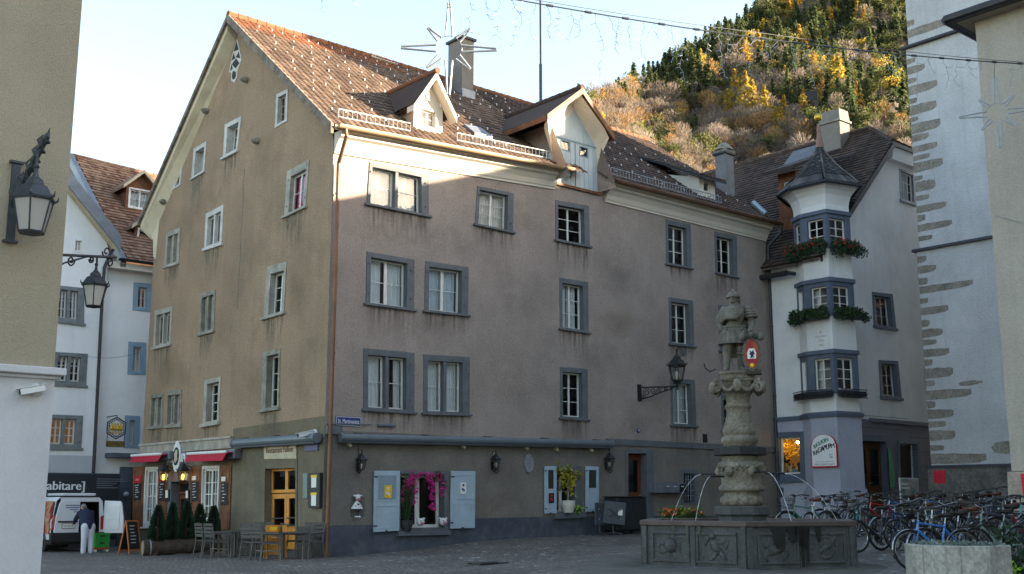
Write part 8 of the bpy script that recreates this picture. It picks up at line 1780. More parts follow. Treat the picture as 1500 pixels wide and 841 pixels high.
# platform of the fountain
plp=[(1.05,20.5),(2.05,27.2),(5.5,28.4),(8.8,26.2),(9.4,21.6),(7.2,18.9),(4,18.4)]
m=MB(); m.prism(plp,.75,None,z0=FB-.72); o=m.build('fountain_step',MATS['stone_moss']); struct(o); bv=o.modifiers.new('b','BEVEL'); bv.width=.04; bv.segments=2
# drain cover
p=gpx(715,826); m=MB(); MM=HM@Matrix.Translation((loc(p).x,loc(p).y,p.z)); 
for k in range(9): m.box(-.4+k*.09,-.36+k*.09,-.2,.2,.002,.03,MM)
m.box(-.45,.45,-.25,-.2,.002,.032,MM); m.box(-.45,.45,.2,.25,.002,.032,MM); o=m.build('drain_grate',MATS['iron_black']); tag(o,'small dark iron drain grate in the paving before the plinth','drain grate')
# ================================================================== bicycles
bk_mats={n:mat('bike_'+n,c,.3,.08,3,coat=.4) for n,c in dict(blue=(.02,.14,.42),black=(.012,.013,.015),white=(.45,.47,.48),silver=(.16,.17,.18),red=(.3,.012,.015),green=(.03,.18,.12),teal=(.05,.3,.34),mint=(.16,.28,.25),navy=(.012,.025,.07),lilac=(.2,.12,.24)).items()}
mat('tyre',(.012,.012,.013),.85,.2,9); mat('chrome',(.24,.25,.26),.25,.1,9,metal=.9); mat('saddle',(.018,.016,.015),.6,.2,9); mat('saddle_brown',(.1,.035,.018),.5,.2,9)
bk_mats['frame']=mat('bike_frame',(.1,.1,.1),.3)
def make_bike(step=False,basket=False,rack=True,flat_bar=True,fender=True):
    t=thing('bicycle','bicycle','bicycle'); R=.335; W0=V((-.52,0,R)); W1=V((.54,0,R))
    def tb(mb,*p,r=.016): mb.tube(p,r,7)
    for c in (W0,W1):
        m=MB(); m.tube([c+V((R*math.cos(w),0,R*math.sin(w))) for w in [2*math.pi*i/28 for i in range(28)]],.022,6,closed=True); o=m.build('wheel',MATS['tyre'],t)
        m=MB(); m.tube([c+V(((R-.03)*math.cos(w),0,(R-.03)*math.sin(w))) for w in [2*math.pi*i/24 for i in range(24)]],.012,5,closed=True); m.lathe([(.022,-.05),(.022,.05)],8,Matrix.Translation(c)@Matrix.Rotation(math.pi/2,4,'X'))
        for i in range(18): w=2*math.pi*i/18; m.tube([c+V((.02*math.cos(w+1),(-1)**i*.03,.02*math.sin(w+1))),c+V(((R-.035)*math.cos(w),0,(R-.035)*math.sin(w)))],.003,3)
        m.build('rim',MATS['chrome'],o)
    bb=V((-.06,0,.29)); st_=V((-.2,0,.8)); hd0=V((.36,0,.68)); hd1=V((.33,0,.86))
    m=MB(); tb(m,bb,st_,r=.019); tb(m,hd0,hd1,r=.024)
    if step: tb(m,hd0+V((-.01,0,.04)),V((.2,0,.42)),bb+V((.06,0,.03)),r=.03)
    else: tb(m,hd1+V((.01,0,-.05)),st_+V((.0,0,-.06)),r=.018)
    tb(m,hd0,bb,r=.03); 
    for s in (-1,1): tb(m,W0+V((0,s*.06,0)),bb+V((0,s*.03,0)),r=.011); tb(m,W0+V((0,s*.06,0)),st_+V((.01,s*.02,-.1)),r=.01); tb(m,hd0+V((.01,s*.05,-.02)),V((.44,s*.055,.5)),W1+V((0,s*.06,0)),r=.013)
    m.build('frame',bk_mats['frame'],t)
    m=MB(); tb(m,hd1,hd1+V((-.03,0,.16)),r=.016); hb=hd1+V((-.03,0,.16)); m.tube([hb+V((-.16,-.3,.03)),hb+V((-.02,-.2,.05)),hb+V((.04,0,0)),hb+V((-.02,.2,.05)),hb+V((-.16,.3,.03))],.013,6); m.build('handlebar',MATS['chrome'] if step else bk_mats['black'],t)
    m=MB()
    for s in (-1,1): m.tube([hb+V((-.04,s*.23,.05)),hb+V((-.19,s*.31,.03))],.02,6); m.tube([hb+V((0,s*.2,.04)),hb+V((0.02,s*.3,.0))],.007,4)
    m.build('grip',MATS['saddle'],t)
    m=MB(); tb(m,st_,st_+V((-.03,0,.14)),r=.014); m.build('seat_post',MATS['chrome'],t)
    m=MB(); s0=st_+V((-.04,0,.16)); m.add([s0+V((.17,-.02,.01)),s0+V((.17,.02,.01)),s0+V((0,.05,.02)),s0+V((-.12,.11,.03)),s0+V((-.14,0,.05)),s0+V((-.12,-.11,.03)),s0+V((0,-.05,.02)),s0+V((.14,0,-.05)),s0+V((-.1,.07,-.05)),s0+V((-.1,-.07,-.05))],[(0,1,2,6),(2,3,4),(4,5,6),(2,4,6),(1,0,7),(1,7,2),(2,7,8),(2,8,3),(3,8,4),(4,8,9),(4,9,5),(5,9,6),(6,9,7),(6,7,0),(7,9,8)]); m.build('saddle',MATS['saddle_brown'] if basket else MATS['saddle'],t,smooth=True)
    if fender:
        for c,a0,a1 in ((W0,20,200),(W1,-25,130)):
            m=MB(); n=12; vs=[]
            for i in range(n+1):
                w=math.radians(a0+(a1-a0)*i/n)
                for y,rr in ((-.032,.362),(0,.372),(.032,.362)): vs.append(c+V((rr*math.cos(w),y,rr*math.sin(w))))
            m.add(vs,[(i*3+j,i*3+j+1,i*3+j+4,i*3+j+3) for i in range(n) for j in range(2)]); m.build('mudguard',MATS['chrome'],t)
    if rack:
        m=MB()
        for s in (-1,1): tb(m,V((-.8,s*.06,.72)),V((-.28,s*.06,.74)),r=.008); tb(m,W0+V((0,s*.07,0)),V((-.62,s*.06,.73)),r=.008)
        for k in range(5): tb(m,V((-.78+k*.11,-.06,.725)),V((-.78+k*.11,.06,.725)),r=.006)
        m.build('luggage_rack',bk_mats['black'],t)
    if basket:
        m=MB(); c=V((.56,0,.84))
        for z,rx,ry in ((-.1,.13,.16),(0,.15,.18),(.1,.17,.2),(.15,.175,.21)): m.tube([c+V((rx*math.cos(w)*1.2,ry*math.sin(w)*1.1,z)) for w in [2*math.pi*i/16 for i in range(16)]],.008,4,closed=True)
        for i in range(20): w=2*math.pi*i/20; m.tube([c+V((.13*1.2*math.cos(w),.16*1.1*math.sin(w),-.1)),c+V((.175*1.2*math.cos(w),.21*1.1*math.sin(w),.15))],.005,3)
        m.box(-.14,.14,-.16,.16,-.105,-.1,Matrix.Translation(c)); m.build('basket',bk_mats['black'],t)
    m=MB(); m.lathe([(.02,-.012),(.1,-.006),(.1,.006),(.02,.012)],16,Matrix.Translation(bb+V((0,-.06,0)))@Matrix.Rotation(math.pi/2,4,'X'))
    for s in (-1,1): m.tube([bb+V((0,s*.06,0)),bb+V((s*.12,s*.08,-.12))],.012,5); m.box(-.045,.045,-.03,.03,-.012,.012,Matrix.Translation(bb+V((s*.12,s*.13,-.12))))
    m.build('crank_set',bk_mats['black'],t)
    m=MB(); m.ball(hd1+V((.09,0,-.02)),.035,8,6); m.build('front_lamp',MATS['chrome'],t,smooth=True)
    return t
protos=[make_bike(False,False),make_bike(True,False),make_bike(True,True,True),make_bike(False,True,False)]
for p in protos: p.location=(0,0,-500)
BG='bicycles parked beside the fountain and church'
used=set()
def bike(kind,x,y,rot,color,lab,lean=.06):
    mm={'bike_frame':bk_mats[color]}
    p=V((x,y,gz(x,y)+ (0.0)))
    src=protos[kind]
    c=copy_tree(src,p,rot,lab,group=BG,mats=mm,scale=rn.uniform(.93,1.1)); c.rotation_euler=(lean,0,rot)
    if kind not in used: used.add(kind)
def onY_(u,Y): p=aty(u,760,Y); return p.x,Y
rn=random.Random(9)
def rot(): return math.radians(rn.choice((198,205,220,190,20)))+rn.uniform(-.2,.2)
# front row, right of the fountain, noses to the left
x,y=onY_(1372,20.9); bike(0,x,y,math.radians(192),'blue','bright blue bicycle in the front row with white mudguards behind the concrete planter',.08)
rows=[(1,'black','black step-through bicycle with a tall handlebar just behind the bright blue one'),(2,'black','black bicycle with a wide front basket above the concrete planter'),(1,'mint','mint green step-through bicycle with chrome mudguards right of the planter'),(0,'black','black bicycle farther back beside the mint green one'),(3,'navy','navy bicycle with a front basket in the right hand row near the church wall'),(0,'silver','silver bicycle in the right hand row before the tower plinth'),(1,'red','dark red step-through bicycle half hidden near the beige church wall'),(0,'black','black bicycle standing last in the right hand row'),]
for k,(kd,c,lab) in enumerate(rows):
    bike(kd,x+.42+.5*k+rn.uniform(-.25,.25),y+.42+.5*k+rn.uniform(-.15,.15),rot(),c,lab,.07+rn.uniform(-.12,.12))
rows=[(0,'black','dark bicycle with a bright front mudguard nearest the right basin corner'),(0,'navy','navy bicycle second from the right basin corner'),(1,'blue','blue step-through bicycle third from the right basin corner'),(2,'black','black bicycle with a basket in the middle row behind the basin corner'),(1,'white','white step-through bicycle with curved tubes in the middle row before the shop door'),(0,'black','black bicycle with a bare frame right of the white step-through one'),(3,'silver','silver bicycle with a basket in the middle row before the picture board'),(0,'navy','navy bicycle in the middle row under the small red notice'),(1,'black','black step-through bicycle in the middle row under the tower plinth'),(0,'teal','teal bicycle toward the right end of the middle row'),(0,'black','black bicycle at the right end of the middle row'),(2,'lilac','lilac bicycle with a basket behind the right end of the middle row')]
x,y=onY_(1287,25.8)
for k,(kd,c,lab) in enumerate(rows): bike(kd,x+.47*k+rn.uniform(-.2,.2),y+.2*k+rn.uniform(-.3,.3),rot()+.1,c,lab,.06+rn.uniform(-.12,.12))
rows=[(3,'green','green bicycle with a basket leftmost behind the fountain column'),(1,'white','white step-through bicycle seen above the back rim of the fountain'),(0,'silver','silver bicycle above the back rim of the fountain, right of the white one'),(2,'teal','turquoise bicycle with a basket above the back rim of the fountain'),(0,'red','red bicycle above the right part of the fountain rim'),(0,'blue','bright blue bicycle with a thick down tube above the right end of the rim'),(1,'black','black step-through bicycle next to the thick tubed blue one'),(0,'blue','second blue bicycle farther right behind the black step-through one'),(0,'black','black bicycle before the shop door in the rear row'),(1,'red','red step-through bicycle before the shop display window'),(3,'black','black bicycle with a basket before the picture board'),(0,'navy','navy bicycle at the right end of the rear row by the tower corner')]
x,y=onY_(1180,30.2)
for k,(kd,c,lab) in enumerate(rows): bike(kd,x+.56*k+rn.uniform(-.06,.06),y+.16*k,math.radians(205)+rn.uniform(-.3,.3),c,lab,.05+rn.uniform(-.06,.06))
x,y=onY_(1226,33.6)
for k in range(13):
    c=('black','navy','black','silver','black','black','red','black','navy','black','blue','black','black')[k]
    lab='dark bicycle deep in the crowded rear rows before the church tower' if c in('black','navy') else '%s bicycle deep in the crowded rear rows before the church tower'%c
    bike((0,2,1,0,3)[k%5],x+.62*k+rn.uniform(-.2,.2),y-.1*k+rn.uniform(-.4,.4),math.radians(rn.choice((205,150,230,25)))+rn.uniform(-.3,.3),c,lab,rn.uniform(-.1,.15))
for p in protos:
    for ch_ in [o for o in COL.objects if o.parent==p]:
        for g in [o for o in COL.objects if o.parent==ch_]: bpy.data.objects.remove(g)
        bpy.data.objects.remove(ch_)
    bpy.data.objects.remove(p)
# ================================================================== concrete planter, lower right
mat('concrete_planter',(.33,.32,.29),.9,.12,2.5,.5,20,streak=.6,fine=.25,finescale=22,stain=(.12,.13,.09),stain_amt=.6,stain_scale=2.2)
p0=aty(1401,800,13.0); zt=p0.z+.02; g=gz(p0.x,13); t=thing('concrete_planter','weathered octagonal concrete planter with low grey green plants in the lower right','planter',V((p0.x,13.0,g)))
R8=.565; vw=math.atan2(-13,-p0.x); ph8=vw+math.pi/8+.2; MP_=Matrix.Translation((p0.x,13.0,0))
m=MB(); m.lathe([(R8*.97,g-.2),(R8,zt),(R8*.82,zt),(R8*.8,zt-.12),(.01,zt-.12)],8,MP_,ph=ph8); 
for k in range(8):
    a0=ph8+math.pi/4*k; A=V((p0.x+R8*math.cos(a0),13+R8*math.sin(a0),0)); B=V((p0.x+R8*math.cos(a0+math.pi/4),13+R8*math.sin(a0+math.pi/4),0)); n=((A+B)/2-V((p0.x,13,0))).normalized()
    for f in (.02,.35,.66): q0=A+(B-A)*f; q1=A+(B-A)*(f+.31); m.hexa([q0+n*-.01+V((0,0,g-.2)),q1-n*.01+V((0,0,g-.2)),q1+n*.006+V((0,0,g-.2)),q0+n*.006+V((0,0,g-.2))],[q0-n*.01+V((0,0,zt-.004)),q1-n*.01+V((0,0,zt-.004)),q1+n*.008+V((0,0,zt-.004)),q0+n*.008+V((0,0,zt-.004))])
m.build('planter_shell',MATS['concrete_planter'],t,bevel=.006)
l=MB(); rn=random.Random(13)
for k in range(150): w=rn.random()*6.28; r=R8*.8*rn.random()**.5; clump(l,(p0.x+r*math.cos(w),13+r*math.sin(w),zt-.06+.04*rn.random()),.05,26,.045,.03,rn)
l.build('ground_plants',mat('leaf_grey',(.13,.17,.15),.8,.4,8),t)
c=aty(1484,820,14.0); c.z=gz(c.x,14.0); t=thing('leafy_shrub','dark leafy shrub at the foot of the church wall in the lower right corner','shrub',c); l=MB(); y_=MB()
for k in range(60): clump(l,c+V((rn.gauss(0,.16),rn.gauss(0,.15),abs(rn.gauss(.3,.25)))),.1,26,.09,.06,rn)
for k in range(14): clump(y_,c+V((rn.gauss(-.05,.12),-.1+rn.gauss(0,.1),rn.uniform(.2,.5))),.05,6,.06,.05,rn)
l.build('leaves',MATS['leaf_thuja'],t); y_.build('young_leaves',MATS['leaf_lime'],t)
# ================================================================== overhead cable, stars, icicle lights
CA=aty(560,-38,21.5); CB=PNV.W(*PNV.px(1530,95.5),.02)
def cab(f): return CA+(CB-CA)*f-V((0,0,.32*4*f*(1-f)))
m=MB(); m.tube([cab(k/40) for k in range(41)],.017,5); m.tube([cab(k/40)+V((0,0,.1*(1-abs(2*k/40-1))+.04)) for k in range(41)],.008,4)
for k in range(1,20): m.tube([cab(k/20-.004),cab(k/20+.004)],.035,5)
o=m.build('overhead_cable',MATS['iron_grey']); tag(o,'dark festoon cable stretched across the square carrying star lights','cable')
def fcab(u):   # parameter where the cable crosses image column u
    best=min(((abs((lambda q: 750+F*q.x/(q.y*math.cos(PITCH)+(q.z-CZ)*math.sin(PITCH)))(cab(k/400))-u),k/400) for k in range(-100,401)))
    return best[1]
tube_m=mat('star_tube',(.3,.32,.34),.4,.08,9,spec=.5)
def star(c,R,lab,seed,hang):
    t=thing('star_light',lab,'star light',c,'unlit star lights hanging on the festoon cable'); d=V((c.x,c.y,0)).normalized(); X=V((d.y,-d.x,0)); Z=UP; rn=random.Random(seed)
    P=lambda r,w: c+X*(r*math.sin(w))+Z*(r*math.cos(w))
    m=MB(); m.tube([P(R*.27,2*math.pi*i/28) for i in range(28)],.008,5,closed=True); m.build('star_ring',MATS['star_tube'],t)
    for k in range(8):
        w=math.pi/4*k; rr=R*(1 if k%4==0 else (.98 if k%2==0 else .62)); h=.26 if k%2==0 else .2
        m=MB(); m.tube([P(R*.27,w-h),P(R*.3,w-h*.9),P(rr,w-.02),P(rr,w+.02),P(R*.3,w+h*.9),P(R*.27,w+h)],.024,6); m.build('star_ray',MATS['star_tube'],t)
    m=MB(); m.tube([P(R,0),hang],.008,4); m.build('hanger',MATS['iron_grey'],t)
c1=aty(657.5,71,22.6); f1=fcab(657); star(c1,1.04,'large unlit star light in front of the townhouse chimney',1,cab(f1))
f2=fcab(1457); hp=cab(f2); c2=aty(1461,165,hp.y); star(c2,.98,'unlit star light before the church tower at the right',2,hp)
lm=mat('light_wire',(.2,.24,.29),.5,.1,9); lw=mat('light_wire_white',(.4,.43,.46),.5,.1,9)
def icicles(u0,u1,lab,seed,drop=1.0):
    rn=random.Random(seed); f0,f1_=fcab(u0),fcab(u1); t=thing('icicle_lights',lab,'light string',cab((f0+f1_)/2),'icicle light strings on the festoon cable'); m=MB(); b=MB()
    n=max(2,int(abs(u1-u0)/17)); 
    for k in range(n+1):
        f=f0+(f1_-f0)*k/n; p=cab(f); L_n=drop*rn.choice([.25,.4,.6,.8,1.1,.5])
        pts=[p]; q=V(p)
        while p.z-q.z<L_n:
            q=q+V((rn.gauss(0,.045),rn.gauss(0,.03),-rn.uniform(.06,.13))); pts.append(V(q))
            if rn.random()<.75: s=V((rn.choice([-1,1])*rn.uniform(.05,.12),rn.gauss(0,.03),-rn.uniform(.02,.08))); b.tube([q,q+s],.0055,4)
        m.tube(pts,.006,4)
        if k<n and rn.random()<.7:
            f2_=f0+(f1_-f0)*(k+1)/n; a=pts[min(2,len(pts)-1)]; c=cab(f2_); m.tube([a,a.lerp(c,.5)-V((0,0,.12)),c],.005,4)
    m.build('light_wire',lm,t); b.build('light_tip',lw,t)
icicles(478,570,'icicle light string at the top edge left of the large star',5,.9); icicles(690,785,'icicle light string between the large star and the aerial mast',6,1.0); icicles(800,960,'long icicle light string against the sky right of the aerial mast',7,1.25); icicles(985,1140,'icicle light string in front of the wooded hill crest',8,1.1); icicles(1160,1310,'icicle light string in front of the wooded hill left of the tower',9,.9); icicles(1340,1440,'icicle light string in front of the church tower',10,.9); icicles(1475,1525,'short icicle light string at the right edge by the church wall',11,.8)
m=MB(); A=PNV.W(*PNV.px(1458,316),.02); B=PNV.W(*PNV.px(1530,335),.02)
m.tube([A,B],.01,4); o=m.build('wall_cable',MATS['gutter_grey']); tag(o,'thin cable along the beige church wall below the right star','cable')
# ================================================================== ground
def ground_mat():
    m=bpy.data.materials.new('paving'); m.use_nodes=True; nt=m.node_tree; lk=nt.links.new; b=nt.nodes['Principled BSDF']; b.inputs['Roughness'].default_value=.62; b.inputs['Specular IOR Level'].default_value=.4
    tc=_n(nt,'ShaderNodeTexCoord'); mp=_n(nt,'ShaderNodeMapping'); mp.inputs['Rotation'].default_value=(0,0,RZ0+.5); mp.inputs['Scale'].default_value=(7.5,5.2,1); lk(tc.outputs['Object'],mp.inputs['Vector'])
    nz=_n(nt,'ShaderNodeTexNoise'); nz.inputs['Scale'].default_value=.5; nz.inputs['Detail'].default_value=2; lk(tc.outputs['Object'],nz.inputs['Vector'])
    ad=_n(nt,'ShaderNodeVectorMath',operation='MULTIPLY_ADD'); ad.inputs[1].default_value=(2.2,2.2,0); lk(nz.outputs['Color'],ad.inputs[0]); lk(mp.outputs[0],ad.inputs[2])
    v1=_n(nt,'ShaderNodeTexVoronoi',feature='DISTANCE_TO_EDGE'); v1.inputs['Scale'].default_value=1; v1.inputs['Randomness'].default_value=.55; v2=_n(nt,'ShaderNodeTexVoronoi'); v2.inputs['Scale'].default_value=1; v2.inputs['Randomness'].default_value=.55
    for v in (v1,v2): v.voronoi_dimensions='2D'; lk(ad.outputs[0],v.inputs['Vector'])
    rp=_n(nt,'ShaderNodeValToRGB'); rp.color_ramp.elements[0].position=.03; rp.color_ramp.elements[1].position=.12; lk(v1.outputs['Distance'],rp.inputs['Fac'])
    sp=_n(nt,'ShaderNodeSeparateColor'); lk(v2.outputs['Color'],sp.inputs[0])
    cr=_n(nt,'ShaderNodeValToRGB'); el=cr.color_ramp.elements; el[0].color=(.11,.098,.083,1); el[1].color=(.205,.185,.155,1); el[1].position=.85; e=el.new(.965); e.color=(.19,.18,.165,1); e=el.new(.985); e.color=(.42,.41,.39,1); lk(sp.outputs[0],cr.inputs['Fac'])
    mx=_n(nt,'ShaderNodeMix',data_type='RGBA'); lk(rp.outputs['Color'],mx.inputs['Factor']); mx.inputs['A'].default_value=(.05,.047,.043,1); lk(cr.outputs['Color'],mx.inputs['B'])
    n2=_n(nt,'ShaderNodeTexNoise'); n2.inputs['Scale'].default_value=.35; n2.inputs['Detail'].default_value=7; lk(tc.outputs['Object'],n2.inputs['Vector']); r2=_n(nt,'ShaderNodeValToRGB'); r2.color_ramp.elements[0].position=.35; r2.color_ramp.elements[1].position=.7; r2.color_ramp.elements[0].color=(.55,.55,.55,1); lk(n2.outputs['Fac'],r2.inputs['Fac'])
    m2=_n(nt,'ShaderNodeMix',data_type='RGBA',blend_type='MULTIPLY'); m2.inputs['Factor'].default_value=.8; lk(mx.outputs['Result'],m2.inputs['A']); lk(r2.outputs['Color'],m2.inputs['B']); lk(m2.outputs['Result'],b.inputs['Base Color'])
    bp=_n(nt,'ShaderNodeBump'); bp.inputs['Strength'].default_value=.6; bp.inputs['Distance'].default_value=.02; lk(rp.outputs['Color'],bp.inputs['Height']); lk(bp.outputs[0],b.inputs['Normal'])
    return m
xs=[-1500,-400,-200,-120,-80]+[-60+k*1.2 for k in range(101)]+[80,120,200,400,1500]; ys_=[-300,-150,-80]+[-50+k*1.2 for k in range(101)]+[90,130,200,400,1600]
vs=[];fs=[]
for y in ys_:
    for x in xs: vs.append((x,y,gz(x,y) if abs(x)<85 and -60<y<95 else .0))
n=len(xs)
for j in range(len(ys_)-1):
    for i in range(n-1): fs.append((j*n+i,j*n+i+1,(j+1)*n+i+1,(j+1)*n+i))
m=MB(); m.add(vs,fs); struct(m.build('ground',ground_mat(),smooth=True))
# ================================================================== wooded hill
SKY=[(400,420),(600,330),(700,262),(780,205),(870,152),(905,132),(940,118),(1000,96),(1040,72),(1080,50),(1120,28),(1160,4),(1240,-40),(1340,-80),(1500,-110),(1800,-150),(2400,-150)]
def vsky(u):
    for (a,b),(c,d) in zip(SKY,SKY[1:]):
        if a<=u<=c: return b+(d-b)*(u-a)/(c-a)
    return SKY[-1][1]
R0=170.0
def crest(u): return float(np.interp(u,[400,870,1340,1600,2400],[380,450,1000,1150,1300]))
def hill_pt(u,r):
    d=ray(u,733); d=V((d.x,d.y,0)).normalized(); rr=ray(u,vsky(u)+8+12*max(0,min(1,(1080-u)/150))); el=rr.z/math.hypot(rr.x,rr.y); R1_=crest(u); zt=el*R1_
    f=(r-R0)/(R1_-R0); f=max(f,-.2); z=zt*(max(f,0)**1.12) if f<1 else zt*(1-(f-1)*.5)
    wob=6*math.sin(r*.021+u*.013)+4*math.sin(r*.05-u*.031)+2.5*math.sin(u*.09+r*.013)
    return V((d.x*r,d.y*r,z+wob*min(1,max(f,0)*3)*(0 if f>=.93 else 1)-2*(f<=0)))
us=[404+k*16 for k in range(100)]; fs_=[-.05+k*.03 for k in range(46)]; HR=lambda u,f: R0+f*(crest(u)-R0)
m=MB(); nv=len(us); m.add([hill_pt(u,HR(u,f)) for f in fs_ for u in us],[(j*nv+i,j*nv+i+1,(j+1)*nv+i+1,(j+1)*nv+i) for j in range(len(fs_)-1) for i in range(nv-1)])
struct(m.build('hill',mat('hill_soil',(.085,.065,.045),.95,.35,.05,stain=(.04,.05,.02),stain_amt=.5,stain_scale=.02),smooth=True))
# tree templates as numpy triangles/quads
def tmpl(kind,seed):
    rn=np.random.default_rng(seed); Q=[];mid=[]
    def q(c,d,l,w,mt):
        d=d/np.linalg.norm(d); up=rn.normal(size=3); s=np.cross(d,up); s/=np.linalg.norm(s)+1e-9
        Q.append([c-d*l*.5,c+s*w*.5,c+d*l*.5,c-s*w*.5]); mid.append(mt)
    def trunk(h,r,mt):
        for k in range(3):
            a=2*math.pi*k/3; b=2*math.pi*(k+1)/3
            Q.append([np.array([r*math.cos(a),r*math.sin(a),-1]),np.array([r*math.cos(b),r*math.sin(b),-1]),np.array([r*.4*math.cos(b),r*.4*math.sin(b),h]),np.array([r*.4*math.cos(a),r*.4*math.sin(a),h])]); mid.append(mt)
    if kind in ('spruce','larch'):
        H=1.0; n=300 if kind=='spruce' else 420; w=.19 if kind=='spruce' else .23
        trunk(.95,.014,3)
        for _ in range(n):
            h=.08+.92*rn.random()**1.25; R=w*(1-h)**.8*(.75+.35*math.sin(h*34+seed)); a=rn.random()*6.283; r=R*(.35+.75*rn.random()**.5)
            q(np.array([r*math.cos(a),r*math.sin(a),h-.02]),np.array([math.cos(a),math.sin(a),-.35 if kind=='spruce' else .05+rn.normal()*.3]),.1 if kind=='spruce' else .075,.05,0)
    elif kind=='bare':
        trunk(.6,.014,3)
        for k in range(7):
            a=rn.random()*6.283; t=rn.uniform(.15,.32); b=rn.uniform(.25,.5); e=np.array([t*math.cos(a),t*math.sin(a),rn.uniform(.7,.98)]); s=np.array([0,0,b]); 
            sd=np.array([-math.sin(a),math.cos(a),0])*.007; Q.append([s-sd,s+sd,e+sd*.3,e-sd*.3]); mid.append(3)
        for _ in range(330):
            d=rn.normal(size=3); d/=np.linalg.norm(d); r=rn.random()**.4; c=np.array([d[0]*r*.3,d[1]*r*.3,.64+d[2]*r*.35]); q(c,np.array([d[0],d[1],abs(d[2])+.8])+rn.normal(size=3)*.4,.13,.018,0)
    else:
        trunk(.7,.02,3); cl=[(rn.normal()*.14,rn.normal()*.14,.55+rn.random()*.35,.1+.1*rn.random()) for _ in range(9)]
        for (x,y,z,r0) in cl:
            for _ in range(34):
                d=rn.normal(size=3); d/=np.linalg.norm(d); r=r0*rn.random()**.4; q(np.array([x,y,z])+d*r*np.array([1.1,1.1,.8]),d+rn.normal(size=3)*.5,.075,.05,0)
    return np.array(Q),np.array(mid)
FM=[mat('wood_spruce',(.05,.08,.04),.9,.45,.07,col2=(.1,.13,.055)),mat('wood_bare',(.22,.175,.145),.95,.3,.05,col2=(.32,.26,.21)),mat('wood_pine',(.09,.11,.04),.9,.4,.06,col2=(.16,.17,.055)),mat('wood_bark',(.11,.09,.075),.95,.3,.2),mat('wood_rust',(.34,.18,.07),.9,.3,.06,col2=(.42,.26,.1)),mat('wood_yellow',(.42,.29,.05),.9,.3,.08,col2=(.52,.38,.07))]
def leafy(m,amt=.5):          # thin leaves let light through
    nt=m.node_tree; b=nt.nodes['Principled BSDF']; o=nt.nodes['Material Output']; t=_n(nt,'ShaderNodeBsdfTranslucent'); nt.links.new(b.inputs['Base Color'].links[0].from_socket,t.inputs[0]); x=_n(nt,'ShaderNodeMixShader'); x.inputs[0].default_value=amt; nt.links.new(b.outputs[0],x.inputs[1]); nt.links.new(t.outputs[0],x.inputs[2]); nt.links.new(x.outputs[0],o.inputs['Surface'])
mat('larch_orange',(.52,.28,.05),.9,.25,.1,col2=(.62,.37,.07))
for m_ in (FM[0],FM[1],FM[2],FM[4],FM[5],MATS['larch_orange']): leafy(m_)
T_=dict(spruce=[tmpl('spruce',s) for s in (1,2,3)],bare=[tmpl('bare',s) for s in (4,5,6)],pine=[tmpl('pine',s) for s in (7,8,9)],larch=[tmpl('larch',s) for s in (10,11,12)])
rg=np.random.default_rng(5); VS=[];MS=[]
def wobn(u,r): return math.sin(u*.031+1.3)*.5+math.sin(r*.017+u*.011)*.5+math.sin(u*.067-r*.023)*.35
cnt=0
for _ in range(4200):
    u=rg.uniform(740,1420); f=rg.uniform(.08,1.02); r=HR(u,f); p=hill_pt(u,r)
    q=p-CAM; vv=420.5-F*(-q.y*math.sin(PITCH)+q.z*math.cos(PITCH))/(q.y*math.cos(PITCH)+q.z*math.sin(PITCH))
    lim=float(np.interp(u,[740,870,950,1000,1060,1120,1160,1200,1260,1420],[205,182,152,134,130,122,140,178,205,235]))   # conifers above this line, bare broadleaves below
    s=(lim-vv)/30+wobn(u,r)*1.1+rg.normal()*.55
    if s>0: k='spruce' if rg.random()<(.66 if u<1180 else .4) else ('pine' if rg.random()<.75 else 'bare')
    else: k='bare' if rg.random()<.88 else 'pine'
    h={'spruce':rg.uniform(11,19),'pine':rg.uniform(9,15),'bare':rg.uniform(9,15)}[k]
    h*=min(1.25,.48+r/1000)*rg.uniform(.7,1.15); Q,mi=T_[k][rg.integers(3)]; a=rg.random()*6.283; R=np.array([[math.cos(a),-math.sin(a),0],[math.sin(a),math.cos(a),0],[0,0,1]]); wsc=rg.uniform(.85,1.25)
    VS.append((Q.reshape(-1,3)*np.array([h*wsc,h*wsc,h]))@R.T+np.array(p)); base={'spruce':0,'bare':1,'pine':2}[k]
    if k=='bare' and rg.random()<.18: base=4
    if k=='pine' and rg.random()<.3: base=5 if rg.random()<.35 else 2
    MS.append(np.where(mi==3,3,base))
VA=np.concatenate(VS); MA=np.concatenate(MS); nq=len(MA)
me=bpy.data.meshes.new('forest'); me.vertices.add(len(VA)); me.vertices.foreach_set('co',VA.ravel()); me.loops.add(nq*4); me.loops.foreach_set('vertex_index',np.arange(nq*4,dtype=np.int32)); me.polygons.add(nq); me.polygons.foreach_set('loop_start',np.arange(nq,dtype=np.int32)*4); 
me.polygons.foreach_set('material_index',MA.astype(np.int32)); 
for m_ in FM: me.materials.append(m_)
me.update(calc_edges=True); me.validate()
fo=bpy.data.objects.new('forest',me); COL.objects.link(fo); tag(fo,'mixed autumn wood of dark conifers and bare broadleaf trees covering the hill','forest',kind='stuff')
